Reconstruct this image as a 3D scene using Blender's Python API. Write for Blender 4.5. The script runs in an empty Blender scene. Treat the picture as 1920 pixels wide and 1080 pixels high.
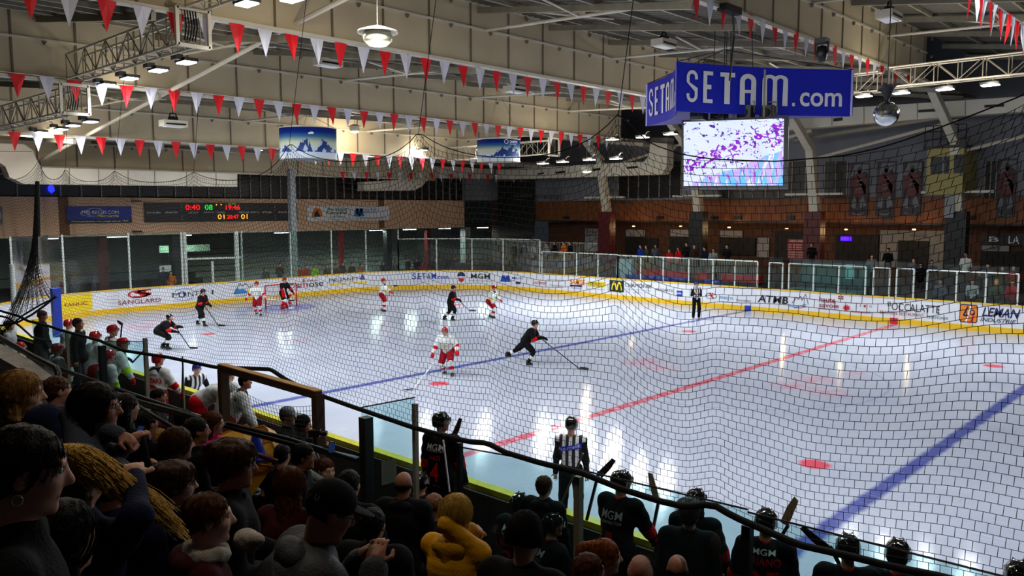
import bpy, bmesh, math, random
import numpy as np
from mathutils import Vector, Matrix
random.seed(7); np.random.seed(7)
S = bpy.context.scene
COL = S.collection
R = math.radians

# ---------------------------------------------------------------- camera
CX, CY, CH = 12.1409, -22.7474, 5.1048
FPX, YAW, PITCH, ROLL = 1526.0865, 0.755189, 0.0958774, -0.0029181
_f = np.array([-math.sin(YAW)*math.cos(PITCH), math.cos(YAW)*math.cos(PITCH), -math.sin(PITCH)])
_r0 = np.array([math.cos(YAW), math.sin(YAW), 0.0]); _u0 = np.cross(_r0, _f)
_r = _r0*math.cos(ROLL)+_u0*math.sin(ROLL); _u = -_r0*math.sin(ROLL)+_u0*math.cos(ROLL)
CAM = np.array([CX, CY, CH])
cd = bpy.data.cameras.new('camera'); cam = bpy.data.objects.new('camera', cd); COL.objects.link(cam)
cd.sensor_width = 36; cd.lens = FPX/1920*36; cd.clip_start = 0.05; cd.clip_end = 300
cam.matrix_world = Matrix(((_r[0], _u[0], -_f[0], CX), (_r[1], _u[1], -_f[1], CY), (_r[2], _u[2], -_f[2], CH), (0, 0, 0, 1)))
S.camera = cam
# survey of the hall: a point of the photograph on a known plane of the building
def ray(x, y): return _f+_r*(x-960)/FPX-_u*(y-540)/FPX
def dep(x, y, d): return CAM+ray(x, y)*d
def onX(x, y, X): d = ray(x, y); return CAM+d*(X-CX)/d[0]
def onY(x, y, Y): d = ray(x, y); return CAM+d*(Y-CY)/d[1]
def onZ(x, y, Z): d = ray(x, y); return CAM+d*(Z-CH)/d[2]
def proj(P):
    d = np.asarray(P, float)-CAM; z = d@_f
    return np.stack([960+FPX*(d@_r)/z, 540-FPX*(d@_u)/z], -1)

# ---------------------------------------------------------------- world, exposure
w = bpy.data.worlds.new('world'); S.world = w; w.use_nodes = True
w.node_tree.nodes['Background'].inputs[0].default_value = (0.45, 0.5, 0.6, 1)
w.node_tree.nodes['Background'].inputs[1].default_value = 0.015
S.view_settings.view_transform = 'Standard'; S.view_settings.look = 'None'
S.view_settings.gamma = 1; S.view_settings.exposure = 0.9
FILL_W = 30.0          # watts of the fill point light added beside each floodlight
LAMP_W = 190.0          # watts of every floodlight
S.cycles.max_bounces = 6; S.cycles.diffuse_bounces = 3; S.cycles.glossy_bounces = 3
S.cycles.transparent_max_bounces = 16; S.cycles.transmission_bounces = 4
S.cycles.sample_clamp_indirect = 4; S.cycles.use_denoising = True
S.cycles.caustics_reflective = False; S.cycles.caustics_refractive = False

# ---------------------------------------------------------------- materials
def lin(c):
    return tuple(((x/255+0.055)/1.055)**2.4 if x/255 > 0.04045 else x/255/12.92 for x in c)
MATS = {}
def nn(nt, t, **k):
    n = nt.nodes.new(t)
    for a, b in k.items(): setattr(n, a, b)
    return n
def math_(nt, op, a, b=None, c=None):
    n = nn(nt, 'ShaderNodeMath', operation=op)
    for i, v in enumerate((a, b, c)):
        if v is None: continue
        if isinstance(v, (int, float)): n.inputs[i].default_value = v
        else: nt.links.new(v, n.inputs[i])
    return n.outputs[0]
def mix_(nt, fac, a, b):
    n = nn(nt, 'ShaderNodeMix', data_type='RGBA')
    for sock, v in ((n.inputs[0], fac), (n.inputs[6], a), (n.inputs[7], b)):
        if hasattr(v, 'default_value') and hasattr(v, 'links'): nt.links.new(v, sock)
        elif isinstance(v, (int, float)): sock.default_value = v
        else: sock.default_value = (*v[:3], 1)
    return n.outputs[2]
def mat(name, rgb, rough=0.6, metal=0.0, var=0.12, scale=8.0, bump=0.0, bscale=60.0, stretch=None, emit=0.0, spec=0.5, coat=0.0, rgb2=None):
    """principled material with procedural colour variation and bump; rgb in 0..255 sRGB"""
    if name in MATS: return MATS[name]
    m = bpy.data.materials.new(name); m.use_nodes = True; nt = m.node_tree
    b = nt.nodes['Principled BSDF']; c = lin(rgb)
    m.diffuse_color = (*c, 1)
    b.inputs['Roughness'].default_value = rough; b.inputs['Metallic'].default_value = metal
    b.inputs['Specular IOR Level'].default_value = spec; b.inputs['Coat Weight'].default_value = coat
    tc = nn(nt, 'ShaderNodeTexCoord'); mp = nn(nt, 'ShaderNodeMapping')
    nt.links.new(tc.outputs['Object'], mp.inputs[0])
    if stretch: mp.inputs['Scale'].default_value = stretch
    no = nn(nt, 'ShaderNodeTexNoise'); no.inputs['Scale'].default_value = scale; no.inputs['Detail'].default_value = 4
    nt.links.new(mp.outputs[0], no.inputs[0])
    c2 = lin(rgb2) if rgb2 else tuple(x*(1-2*var) for x in c)
    fac = math_(nt, 'MULTIPLY_ADD', no.outputs[0], 2.2, -0.6)
    fac = math_(nt, 'MINIMUM', math_(nt, 'MAXIMUM', fac, 0.0), 1.0)
    out = mix_(nt, fac, c, c2)
    nt.links.new(out, b.inputs['Base Color'])
    if emit:
        nt.links.new(out, b.inputs['Emission Color']); b.inputs['Emission Strength'].default_value = emit
    if bump:
        n2 = nn(nt, 'ShaderNodeTexNoise'); n2.inputs['Scale'].default_value = bscale; n2.inputs['Detail'].default_value = 3
        nt.links.new(mp.outputs[0], n2.inputs[0])
        bp = nn(nt, 'ShaderNodeBump'); bp.inputs['Strength'].default_value = bump; bp.inputs['Distance'].default_value = 0.02
        nt.links.new(n2.outputs[0], bp.inputs['Height']); nt.links.new(bp.outputs[0], b.inputs['Normal'])
    MATS[name] = m
    return m
def glass(name, tint=(200, 235, 230), alpha=0.12, rough=0.05):
    if name in MATS: return MATS[name]
    m = bpy.data.materials.new(name); m.use_nodes = True; nt = m.node_tree; nt.nodes.clear()
    o = nn(nt, 'ShaderNodeOutputMaterial'); tr = nn(nt, 'ShaderNodeBsdfTransparent'); gl = nn(nt, 'ShaderNodeBsdfGlossy')
    c = lin(tint); tr.inputs[0].default_value = (*c, 1); gl.inputs['Roughness'].default_value = rough
    fr = nn(nt, 'ShaderNodeFresnel'); fr.inputs[0].default_value = 1.45
    mx = nn(nt, 'ShaderNodeMixShader'); df = nn(nt, 'ShaderNodeBsdfDiffuse'); df.inputs[0].default_value = (*c, 1)
    mx2 = nn(nt, 'ShaderNodeMixShader'); mx2.inputs[0].default_value = alpha
    nt.links.new(fr.outputs[0], mx.inputs[0]); nt.links.new(tr.outputs[0], mx.inputs[1]); nt.links.new(gl.outputs[0], mx.inputs[2])
    nt.links.new(mx.outputs[0], mx2.inputs[1]); nt.links.new(df.outputs[0], mx2.inputs[2]); nt.links.new(mx2.outputs[0], o.inputs[0])
    MATS[name] = m; return m
def emis(name, rgb, s):
    if name in MATS: return MATS[name]
    m = bpy.data.materials.new(name); m.use_nodes = True; nt = m.node_tree; nt.nodes.clear()
    o = nn(nt, 'ShaderNodeOutputMaterial'); e = nn(nt, 'ShaderNodeEmission'); e.inputs[0].default_value = (*lin(rgb), 1); e.inputs[1].default_value = s
    nt.links.new(e.outputs[0], o.inputs[0]); MATS[name] = m; return m

# ---------------------------------------------------------------- objects and tags
def tag(o, label=None, cat=None, group=None, kind=None):
    if label: o['label'] = label
    if cat: o['category'] = cat
    if group: o['group'] = group
    if kind: o['kind'] = kind
    return o
def empty(name, loc=(0, 0, 0), rz=0.0, parent=None):
    o = bpy.data.objects.new(name, None); COL.objects.link(o); o.location = tuple(loc); o.rotation_euler = (0, 0, rz)
    o.empty_display_size = 0.1
    if parent: o.parent = parent
    return o
def copy_tree(o, parent=None):
    c = o.copy(); COL.objects.link(c)
    if parent: c.parent = parent
    for ch in list(o.children): copy_tree(ch, c)
    return c
class MB:
    """collects shapes and links them as one mesh object"""
    def __init__(s): s.v = []; s.f = []; s.m = []; s.n = 0
    def add(s, v, f, m=0):
        v = np.asarray(v, float); s.v.append(v)
        s.f += [tuple(i+s.n for i in q) for q in f]; s.m += [m]*len(f); s.n += len(v); return s
    def box(s, c, d, rz=0.0, m=0, rot=None):
        x, y, z = [k/2 for k in d]
        v = np.array([(i*x, j*y, k*z) for i in (-1, 1) for j in (-1, 1) for k in (-1, 1)])
        M = rot if rot is not None else np.array([[math.cos(rz), -math.sin(rz), 0], [math.sin(rz), math.cos(rz), 0], [0, 0, 1]])
        v = v@np.asarray(M).T+np.asarray(c)
        return s.add(v, [(0, 1, 3, 2), (4, 6, 7, 5), (0, 4, 5, 1), (2, 3, 7, 6), (0, 2, 6, 4), (1, 5, 7, 3)], m)
    def span(s, a, b, m=0):
        a = np.minimum(a, b); b2 = np.maximum(a, b); a, b = np.asarray(a, float), np.asarray(b2, float)
        return s.box((a+b)/2, b-a, m=m)
    def bar(s, a, b, wd, ht, m=0, up=(0, 0, 1)):
        a = np.asarray(a, float); b = np.asarray(b, float); d = b-a; L = np.linalg.norm(d); d = d/max(L, 1e-9)
        up = np.asarray(up, float)
        if abs(d@up) > 0.98: up = np.array([1.0, 0, 0])
        x = np.cross(d, up); x /= np.linalg.norm(x); z = np.cross(x, d)
        return s.box((a+b)/2, (wd, L, ht), rot=np.stack([x, d, z], 1), m=m)
    def tube(s, pts, r, n=8, m=0, cap=True):
        pts = np.asarray(pts, float); k = len(pts); rr = np.full(k, r) if np.isscalar(r) else np.asarray(r, float)
        t = np.gradient(pts, axis=0); t /= np.maximum(np.linalg.norm(t, axis=1), 1e-9)[:, None]
        ref = np.array([0, 0, 1.0]) if abs(t[0][2]) < 0.9 else np.array([1.0, 0, 0])
        a = np.linspace(0, 2*math.pi, n, endpoint=False); V = []
        for i in range(k):
            x = np.cross(t[i], ref)
            if np.linalg.norm(x) < 1e-3: x = np.cross(t[i], (0, 1, 0.1))
            x /= np.linalg.norm(x); y = np.cross(t[i], x); ref = np.cross(x, t[i]) if abs(t[i]@ref) < .99 else ref
            V.append(pts[i]+rr[i]*(np.cos(a)[:, None]*x+np.sin(a)[:, None]*y))
        F = [(i*n+j, i*n+(j+1) % n, (i+1)*n+(j+1) % n, (i+1)*n+j) for i in range(k-1) for j in range(n)]
        if cap: F += [tuple(range(n-1, -1, -1)), tuple((k-1)*n+j for j in range(n))]
        return s.add(np.concatenate(V), F, m)
    def lathe(s, c, prof, n=24, m=0, axis='z'):
        a = np.linspace(0, 2*math.pi, n, endpoint=False); V = []
        for r, z in prof:
            p = np.stack([r*np.cos(a), r*np.sin(a), np.full(n, z)], 1)
            if axis == 'y': p = p[:, [0, 2, 1]]
            if axis == 'x': p = p[:, [2, 0, 1]]
            V.append(p+np.asarray(c))
        k = len(prof)
        return s.add(np.concatenate(V), [(i*n+j, i*n+(j+1) % n, (i+1)*n+(j+1) % n, (i+1)*n+j) for i in range(k-1) for j in range(n)], m)
    def poly(s, pts, m=0):
        return s.add(pts, [tuple(range(len(pts)))], m)
    def prism(s, pts, off, m=0):
        pts = np.asarray(pts, float); n = len(pts); off = np.asarray(off, float)
        return s.add(np.concatenate([pts, pts+off]), [tuple(range(n)), tuple(range(2*n-1, n-1, -1))]+[(i, i+n, (i+1) % n+n, (i+1) % n) for i in range(n)], m)
    def grid(s, fn, nu, nv, m=0):
        V = [fn(i/nu, j/nv) for j in range(nv+1) for i in range(nu+1)]
        return s.add(V, [(j*(nu+1)+i, j*(nu+1)+i+1, (j+1)*(nu+1)+i+1, (j+1)*(nu+1)+i) for j in range(nv) for i in range(nu)], m)
    def build(s, name, mats, parent=None, smooth=False):
        me = bpy.data.meshes.new(name)
        v = np.concatenate(s.v) if s.v else np.zeros((0, 3))
        me.from_pydata(v.tolist(), [], s.f)
        mats = mats if isinstance(mats, (list, tuple)) else [mats]
        for q in mats: me.materials.append(q)
        if len(mats) > 1: me.polygons.foreach_set('material_index', s.m)
        if smooth: me.polygons.foreach_set('use_smooth', [True]*len(me.polygons))
        me.update()
        o = bpy.data.objects.new(name, me); COL.objects.link(o)
        if parent: o.parent = parent
        return o
def segs_mesh(name, A, B, r, mats, parent=None, n=3):
    """thin round bars between many point pairs, as one mesh (nets, strands)"""
    A = np.asarray(A, float); B = np.asarray(B, float); d = B-A; L = np.linalg.norm(d, axis=1, keepdims=True); d = d/np.maximum(L, 1e-9)
    ref = np.where(np.abs(d[:, 2:3]) > 0.9, np.array([[1.0, 0, 0]]), np.array([[0, 0, 1.0]]))
    x = np.cross(d, ref); x /= np.linalg.norm(x, axis=1, keepdims=True); y = np.cross(d, x)
    N = len(A); rr = r if np.isscalar(r) else np.asarray(r)[:, None]
    V = np.zeros((N, 2*n, 3))
    for j in range(n):
        a = 2*math.pi*j/n; o = rr*(math.cos(a)*x+math.sin(a)*y); V[:, j] = A+o; V[:, n+j] = B+o
    base = (np.arange(N)*2*n)[:, None, None]
    q = np.array([[j, (j+1) % n, n+(j+1) % n, n+j] for j in range(n)])[None]+base
    q = q.reshape(-1, 4)
    me = bpy.data.meshes.new(name); me.vertices.add(N*2*n); me.vertices.foreach_set('co', V.reshape(-1))
    me.loops.add(q.size); me.loops.foreach_set('vertex_index', q.reshape(-1).astype(np.int32))
    me.polygons.add(len(q)); me.polygons.foreach_set('loop_start', np.arange(0, q.size, 4, dtype=np.int32))
    me.polygons.foreach_set('loop_total', np.full(len(q), 4, dtype=np.int32))
    me.materials.append(mats); me.update(calc_edges=True); me.validate()
    o = bpy.data.objects.new(name, me); COL.objects.link(o)
    if parent: o.parent = parent
    return o

# ---------------------------------------------------------------- lettering
_tc = {}
def text_tris(body, bold=0.0, shear=0.0, res=4):
    """vertices (unit box 0..1 x 0..1) and faces of a line of lettering, with its aspect"""
    k = (body, bold, shear)
    if k in _tc: return _tc[k]
    c = bpy.data.curves.new('lettering', 'FONT'); c.body = body; c.resolution_u = res; c.offset = bold*0.45; c.shear = shear
    o = bpy.data.objects.new('lettering', c); me = o.to_mesh()
    v = np.array([list(x.co) for x in me.vertices]); f = [tuple(p.vertices) for p in me.polygons]
    o.to_mesh_clear(); bpy.data.objects.remove(o); bpy.data.curves.remove(c)
    if len(v) == 0: v = np.zeros((3, 3)); f = [(0, 1, 2)]
    lo = v.min(0); hi = v.max(0); asp = (hi[0]-lo[0])/max(hi[1]-lo[1], 1e-6)
    u = (v[:, :2]-lo[:2])/np.maximum(hi[:2]-lo[:2], 1e-6)
    _tc[k] = (u, f, asp); return _tc[k]
def text_on(mb, body, fn, m=0, bold=0.0, shear=0.0):
    """fn(u, v) -> 3-D point; lettering fills the unit box"""
    u, f, _ = text_tris(body, bold, shear)
    mb.add([fn(a, b) for a, b in u], f, m)
def plane_fn(P00, P10, P01, off=(0, 0, 0)):
    P00 = np.asarray(P00, float)+off; a = np.asarray(P10, float)+off-P00; b = np.asarray(P01, float)+off-P00
    return lambda u, v: P00+a*u+b*v
def sub(fn, u0, v0, u1, v1): return lambda u, v: fn(u0+(u1-u0)*u, v0+(v1-v0)*v)
def quad(mb, fn, m=0): mb.poly([fn(0, 0), fn(1, 0), fn(1, 1), fn(0, 1)], m)
def flat_shape(mb, pts, fn, m=0): mb.poly([fn(a, b) for a, b in pts], m)
def ell_pts(cx, cy, rx, ry, n=20, a0=0, a1=360): return [(cx+rx*math.cos(R(a)), cy+ry*math.sin(R(a))) for a in np.linspace(a0, a1, n, endpoint=(a1-a0) < 360)]
def ring(mb, fn, cx, cy, rx, ry, t, m=0, a0=0, a1=360, n=28):
    for i in range(n):
        p, q = R(a0+(a1-a0)*i/n), R(a0+(a1-a0)*(i+1)/n)
        mb.poly([fn(cx+k*rx*math.cos(a), cy+k*ry*math.sin(a)) for k, a in ((1, p), (1, q), (1-t, q), (1-t, p))], m)
def stroke(mb, fn, pts, t, m=0, asp=1.0):
    for (x0, y0), (x1, y1) in zip(pts[:-1], pts[1:]):
        dx, dy = (x1-x0)*asp, (y1-y0); L = math.hypot(dx, dy) or 1; nx, ny = -dy/L*t/asp/2, dx/L*t/2
        mb.poly([fn(x0+nx, y0+ny), fn(x0-nx, y0-ny), fn(x1-nx, y1-ny), fn(x1+nx, y1+ny)], m)
# ================================================================ THE HALL
M = dict(
 panel=mat('beige_panel', (206, 190, 156), 0.75, var=0.10, scale=0.6, bump=0.15, bscale=3),
 panel_rib=mat('beige_rib', (120, 108, 88), 0.7),
 deck=mat('roof_deck', (100, 94, 80), 0.6, var=0.2, scale=0.4),
 white_steel=mat('white_steel', (214, 206, 186), 0.45, var=0.06, scale=2),
 dull_steel=mat('painted_steel', (150, 143, 124), 0.5, var=0.15, scale=3),
 dark_steel=mat('dark_steel', (26, 26, 28), 0.45, var=0.1),
 black=mat('black_plastic', (12, 12, 13), 0.4, var=0.1),
 rope=mat('black_rope', (10, 10, 11), 0.85, var=0.1),
 white=mat('white_board', (226, 228, 236), 0.28, var=0.05, scale=1.5),
 yellow=mat('yellow_kick', (236, 190, 30), 0.35, var=0.06, scale=2),
 fanuc=mat('yellow_sign', (240, 210, 20), 0.4, var=0.03),
 alu=mat('aluminium', (205, 212, 205), 0.35, 0.2, var=0.08),
 fascia=mat('beige_fascia', (226, 184, 150), 0.8, var=0.08, scale=0.5),
 conc=mat('grey_concrete', (136, 138, 146), 0.85, var=0.22, scale=0.35, bump=0.3, bscale=4),
 conc_d=mat('dark_concrete', (60, 58, 58), 0.9, var=0.2, scale=1.2, bump=0.2, bscale=8),
 hallwall=mat('hall_wall', (158, 172, 162), 0.8, var=0.2, scale=0.5),
 darkwin=mat('dark_window', (14, 15, 20), 0.4, var=0.3, scale=0.5),
 mull=mat('window_frame', (150, 142, 130), 0.5),
 duct=mat('duct_sheet', (228, 220, 200), 0.45, var=0.07, scale=1.0),
 dark=mat('dark_opening', (14, 13, 13), 0.7, var=0.2),
 red_p=mat('dark_red_paint', (96, 16, 22), 0.5), red_b=mat('red_paint', (190, 20, 36), 0.5),
 black_p=mat('black_paint', (18, 20, 22), 0.5), grey_p=mat('grey_paint', (150, 156, 158), 0.6),
 red=mat('sign_red', (196, 22, 34), 0.5, var=0.04), dred=mat('sign_dark_red', (140, 20, 36), 0.5, var=0.04),
 blue=mat('sign_blue', (24, 60, 170), 0.5, var=0.04), navy=mat('sign_navy', (22, 28, 84), 0.5, var=0.04),
 lblue=mat('sign_light_blue', (40, 130, 200), 0.5, var=0.04), grn=mat('sign_green', (20, 96, 52), 0.5, var=0.04),
 dgrn=mat('sign_dark_green', (22, 38, 26), 0.5, var=0.04), org=mat('sign_orange', (230, 130, 20), 0.5, var=0.04),
 yel=mat('sign_yellow', (240, 214, 30), 0.5, var=0.04), ink=mat('sign_ink', (28, 28, 34), 0.5, var=0.04),
 gryi=mat('sign_grey', (120, 120, 130), 0.5, var=0.04), purp=mat('sign_purple', (92, 80, 140), 0.5, var=0.04),
 wht=mat('sign_white', (236, 236, 240), 0.5, var=0.03),
)
INKS = ['wht', 'red', 'dred', 'blue', 'navy', 'lblue', 'grn', 'dgrn', 'org', 'yel', 'ink', 'gryi', 'purp', 'fanuc', 'black']
INKM = [M[k] for k in INKS]
def I(k): return INKS.index(k)

# wood cladding
def wood_mat():
    m = mat('wood_cladding', (150, 84, 34), 0.6, var=0.3, scale=2.2, stretch=(3.0, 1, 0.12)); nt = m.node_tree; b = nt.nodes['Principled BSDF']
    tc = nn(nt, 'ShaderNodeTexCoord'); sx = nn(nt, 'ShaderNodeSeparateXYZ'); nt.links.new(tc.outputs['Object'], sx.inputs[0])
    fr = math_(nt, 'FRACT', math_(nt, 'MULTIPLY', math_(nt, 'ADD', sx.outputs[0], 100.0), 6.5))
    g = math_(nt, 'LESS_THAN', fr, 0.12)
    old = b.inputs['Base Color'].links[0].from_socket
    nt.links.new(mix_(nt, g, old, lin((50, 26, 10))), b.inputs['Base Color'])
    return m
M['wood'] = wood_mat()

# ---- ice
def ice_mat():
    m = bpy.data.materials.new('ice'); m.use_nodes = True; nt = m.node_tree; b = nt.nodes['Principled BSDF']
    tc = nn(nt, 'ShaderNodeTexCoord'); sx = nn(nt, 'ShaderNodeSeparateXYZ'); nt.links.new(tc.outputs['Object'], sx.inputs[0])
    X, Y = sx.outputs[0], sx.outputs[1]
    def noise(sc, det=3, st=(1, 1, 1)):
        mp = nn(nt, 'ShaderNodeMapping'); mp.inputs['Scale'].default_value = st; nt.links.new(tc.outputs['Object'], mp.inputs[0])
        n = nn(nt, 'ShaderNodeTexNoise'); n.inputs['Scale'].default_value = sc; n.inputs['Detail'].default_value = det; nt.links.new(mp.outputs[0], n.inputs[0]); return n.outputs[0]
    n1 = noise(0.35, 5); n2 = noise(9, 4); nj = noise(3, 4)
    col = mix_(nt, n1, lin((190, 195, 208)), lin((150, 156, 176)))
    jit = math_(nt, 'MULTIPLY_ADD', nj, 0.14, -0.07)
    def band(sock, c0, hw, soft):   # soft mask around |sock-c0|<hw
        d = math_(nt, 'ABSOLUTE', math_(nt, 'SUBTRACT', math_(nt, 'ADD', sock, jit), c0))
        t = math_(nt, 'DIVIDE', math_(nt, 'SUBTRACT', hw+soft, d), 2*soft)
        n = nn(nt, 'ShaderNodeClamp'); nt.links.new(t, n.inputs[0]); return n.outputs[0]
    def dist(x0, y0):
        dx = math_(nt, 'SUBTRACT', X, x0); dy = math_(nt, 'SUBTRACT', Y, y0)
        return math_(nt, 'SQRT', math_(nt, 'ADD', math_(nt, 'MULTIPLY', dx, dx), math_(nt, 'MULTIPLY', dy, dy)))
    inside = math_(nt, 'LESS_THAN', math_(nt, 'ABSOLUTE', Y), 14.9)
    def lay(col, mask, rgb, k):
        return mix_(nt, math_(nt, 'MULTIPLY', mask, k), col, lin(rgb))
    col = lay(col, math_(nt, 'MULTIPLY', band(dist(0, 0), 4.5, 0.03, 0.03), 0.4), (60, 90, 150), 0.8)
    AX = math_(nt, 'ABSOLUTE', X); AY = math_(nt, 'ABSOLUTE', Y)
    def distA(x0, y0):
        dx = math_(nt, 'SUBTRACT', AX, x0); dy = math_(nt, 'SUBTRACT', AY, y0)
        return math_(nt, 'SQRT', math_(nt, 'ADD', math_(nt, 'MULTIPLY', dx, dx), math_(nt, 'MULTIPLY', dy, dy)))
    col = lay(col, band(distA(20, 7), 4.5, 0.03, 0.03), (200, 60, 90), 0.25)
    col = lay(col, band(distA(26, 0), 0.0, 1.75, 0.06), (70, 90, 200), 0.55)
    col = lay(col, band(AX, 26, 0.03, 0.02), (200, 40, 60), 0.8)
    col = lay(col, band(AX, 7.14, 0.15, 0.05), (38, 50, 138), 0.84)
    col = lay(col, band(X, 0.0, 0.14, 0.04), (196, 60, 78), 0.8)
    dash = math_(nt, 'LESS_THAN', math_(nt, 'ABSOLUTE', math_(nt, 'SUBTRACT', math_(nt, 'FRACT', math_(nt, 'MULTIPLY', Y, 1.6)), 0.5)), 0.12)
    col = lay(col, math_(nt, 'MULTIPLY', dash, band(X, 0.0, 0.05, 0.02)), (235, 200, 210), 0.35)
    for (x0, y0, r0) in ((5.64, 7, 0.3), (20, 7, 0.3)):
        col = lay(col, band(distA(x0, y0), 0.0, r0, 0.06), (205, 40, 66), 0.85)
    # worn red and pale painted emblems
    for px, py, rad in ((1200, 680, 0.55), (1238, 690, 0.5), (1222, 676, 0.35), (1530, 712, 0.6), (1550, 735, 0.55), (1478, 724, 0.5), (1600, 700, 0.3), (262, 612, 0.7), (300, 600, 0.5), (560, 640, 0.4), (1560, 610, 0.5)):
        p = onZ(px, py, 0)
        msk = math_(nt, 'MULTIPLY', band(dist(float(p[0]), float(p[1])), 0.0, rad, rad*0.6), math_(nt, 'GREATER_THAN', noise(2.5, 2, (1, 3, 1)), 0.48))
        col = lay(col, msk, (214, 90, 110), 0.42)
    # skate scratches: bright and dark fine streaks
    s1 = noise(3.0, 7, (0.35, 9, 1)); s2 = noise(2.6, 7, (9, 0.4, 1)); s3 = noise(1.3, 6, (3, 3, 1))
    k1 = math_(nt, 'GREATER_THAN', s1, 0.66); k2 = math_(nt, 'GREATER_THAN', s2, 0.66)
    col = lay(col, k1, (214, 218, 228), 0.4); col = lay(col, k2, (120, 128, 150), 0.3)
    nt.links.new(col, b.inputs['Base Color'])
    rg = math_(nt, 'MULTIPLY_ADD', s3, 0.10, 0.03); nt.links.new(rg, b.inputs['Roughness'])
    b.inputs['Specular IOR Level'].default_value = 0.07; b.inputs['IOR'].default_value = 1.31
    bp = nn(nt, 'ShaderNodeBump'); bp.inputs['Strength'].default_value = 0.12; bp.inputs['Distance'].default_value = 0.01
    nt.links.new(math_(nt, 'ADD', n2, s1), bp.inputs['Height']); nt.links.new(bp.outputs[0], b.inputs['Normal'])
    return m
M['ice'] = ice_mat()

# ---- rink perimeter: s = 0 at the far side's right end, running left, round the end, to the near side
RX, RY, RR = 30.0, 15.0, 8.5
_L1 = 60-RR; _A = RR*math.pi/2; _L2 = 2*RY-2*RR
def peri(s, off=0.0):
    """point on the rink edge and its inward normal; the near long side runs at Y=-14.8"""
    if s < _L1: x, y, nx, ny = RX-s, RY, 0, -1
    elif s < _L1+_A:
        a = (s-_L1)/RR; x, y = -RX+RR-RR*math.sin(a), RY-RR+RR*math.cos(a); nx, ny = math.sin(a), -math.cos(a)
    elif s < _L1+_A+_L2: x, y, nx, ny = -RX, RY-RR-(s-_L1-_A), 1, 0
    elif s < _L1+2*_A+_L2:
        a = (s-_L1-_A-_L2)/RR; x, y = -RX+RR-RR*math.cos(a), -RY+RR-RR*math.sin(a); nx, ny = math.cos(a), math.sin(a)
    else: x, y, nx, ny = -RX+RR+(s-_L1-2*_A-_L2), -RY, 0, 1
    if ny > 0.0: y += 0.2*ny
    return np.array([x+nx*off, y+ny*off, 0.0])
_ss = np.linspace(20, _L1+_A+_L2+_A*0.9, 1500)
_pp = np.array([peri(s) for s in _ss]); _px = proj(_pp+np.array([0, 0, 0.6]))[:, 0]
def s_at(px): return float(np.interp(-px, -_px, _ss))
SEND = _L1+2*_A+_L2+60-RR
ice = MB(); outline = [peri(s) for s in np.linspace(0, SEND-8.5, 220)]+[np.array([30, -14.8, 0])]
ice.poly([p-np.array([0, 0, 0.0]) for p in outline])
io = ice.build('ice_floor', M['ice']); tag(io, kind='structure')
fl = MB(); fl.span((-60, -40, -0.35), (32, 45, -0.02)).build('floor', M['conc_d'])
tag(bpy.data.objects['floor'], kind='structure')

def strip(name, s0, s1, z0, z1, off0, off1, mt, n=240, parent=None):
    mb = MB(); ss = np.linspace(s0, s1, n); V = []
    for s in ss:
        a, b = peri(s, off0), peri(s, off1)
        for p, z in ((a, z0), (a, z1), (b, z1), (b, z0)): V.append((p[0], p[1], z))
    F = []
    for i in range(n-1):
        for k in range(4): F.append((i*4+k, i*4+(k+1) % 4, (i+1)*4+(k+1) % 4, (i+1)*4+k))
    F += [(0, 1, 2, 3), ((n-1)*4+3, (n-1)*4+2, (n-1)*4+1, (n-1)*4)]
    mb.add(V, F); return mb.build(name, mt, parent)
boards = empty('rink_boards', (0, 0, 0))
tag(boards, 'white advertising boards ringing the ice, yellow kick strip below and yellow cap rail above', 'rink boards')
strip('board_panel', 0, SEND-18, 0.0, 1.15, -0.08, 0.0, M['white'], parent=boards)
strip('kick_plate', 0, SEND-18, 0.0, 0.25, 0.0, 0.025, M['yellow'], parent=boards)
strip('cap_rail', 0, _L1+2*_A+_L2+2, 1.15, 1.20, -0.10, 0.03, M['yellow'], parent=boards)
mb = MB()   # near cap, seen from the bench side
mb.span((-19, -14.92, 1.14), (30, -14.76, 1.22)); mb.build('cap_rail', mat('yellow_cap_near', (214, 208, 20), 0.4), boards)
mb = MB(); mb.span((-19, -14.98, 0.0), (30, -14.84, 1.14)); mb.build('backing_panel', mat('dark_backing', (52, 50, 44), 0.8), boards)
# colour marks where the lines meet the boards
for px, mt in ((1403, M['blue']), (1677, M['red'])):
    s = s_at(px); strip('line_mark', s-0.17, s+0.17, 0.0, 0.27, 0.0, 0.035, mt, 3, boards)

# board adverts: fn(u, v) over a patch between two picture columns and two heights
def bfn(x0, x1, z0, z1, off=0.012):
    s0, s1 = s_at(x0), s_at(x1)
    def f(u, v):
        p = peri(s0+(s1-s0)*u, off); return (p[0], p[1], z0+(z1-z0)*v)
    return f
def advert(name, label, fn):
    """one printed panel of the boards, a part of the boards"""
    mb = MB(); fn(mb); o = mb.build(name, INKM, boards); o['label'] = label
def T(mb, txt, x0, x1, z0, z1, ink='ink', bold=0.0, shear=0.0): text_on(mb, txt, bfn(x0, x1, z0, z1, 0.018), I(ink), bold, shear)
def Q(mb, x0, x1, z0, z1, ink, off=0.012, n=6):
    f = bfn(x0, x1, z0, z1, off)
    for i in range(n): mb.poly([f(i/n, 0), f((i+1)/n, 0), f((i+1)/n, 1), f(i/n, 1)], I(ink))
def a1(mb):
    Q(mb, 113, 167, 0.27, 1.1, 'fanuc', 0.012, 16); Q(mb, 167, 173, 0.40, 1.1, 'fanuc', 0.012, 2); flat_shape(mb, [(0, 0), (0.5, 0.15), (1, 1), (0, 1)], bfn(167, 173, 0.27, 0.40), I('fanuc')); T(mb, 'FANUC', 121, 164, 0.58, 0.74, 'dred', 0.03)
advert('advert', 'yellow advert with red lettering', a1)
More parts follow.
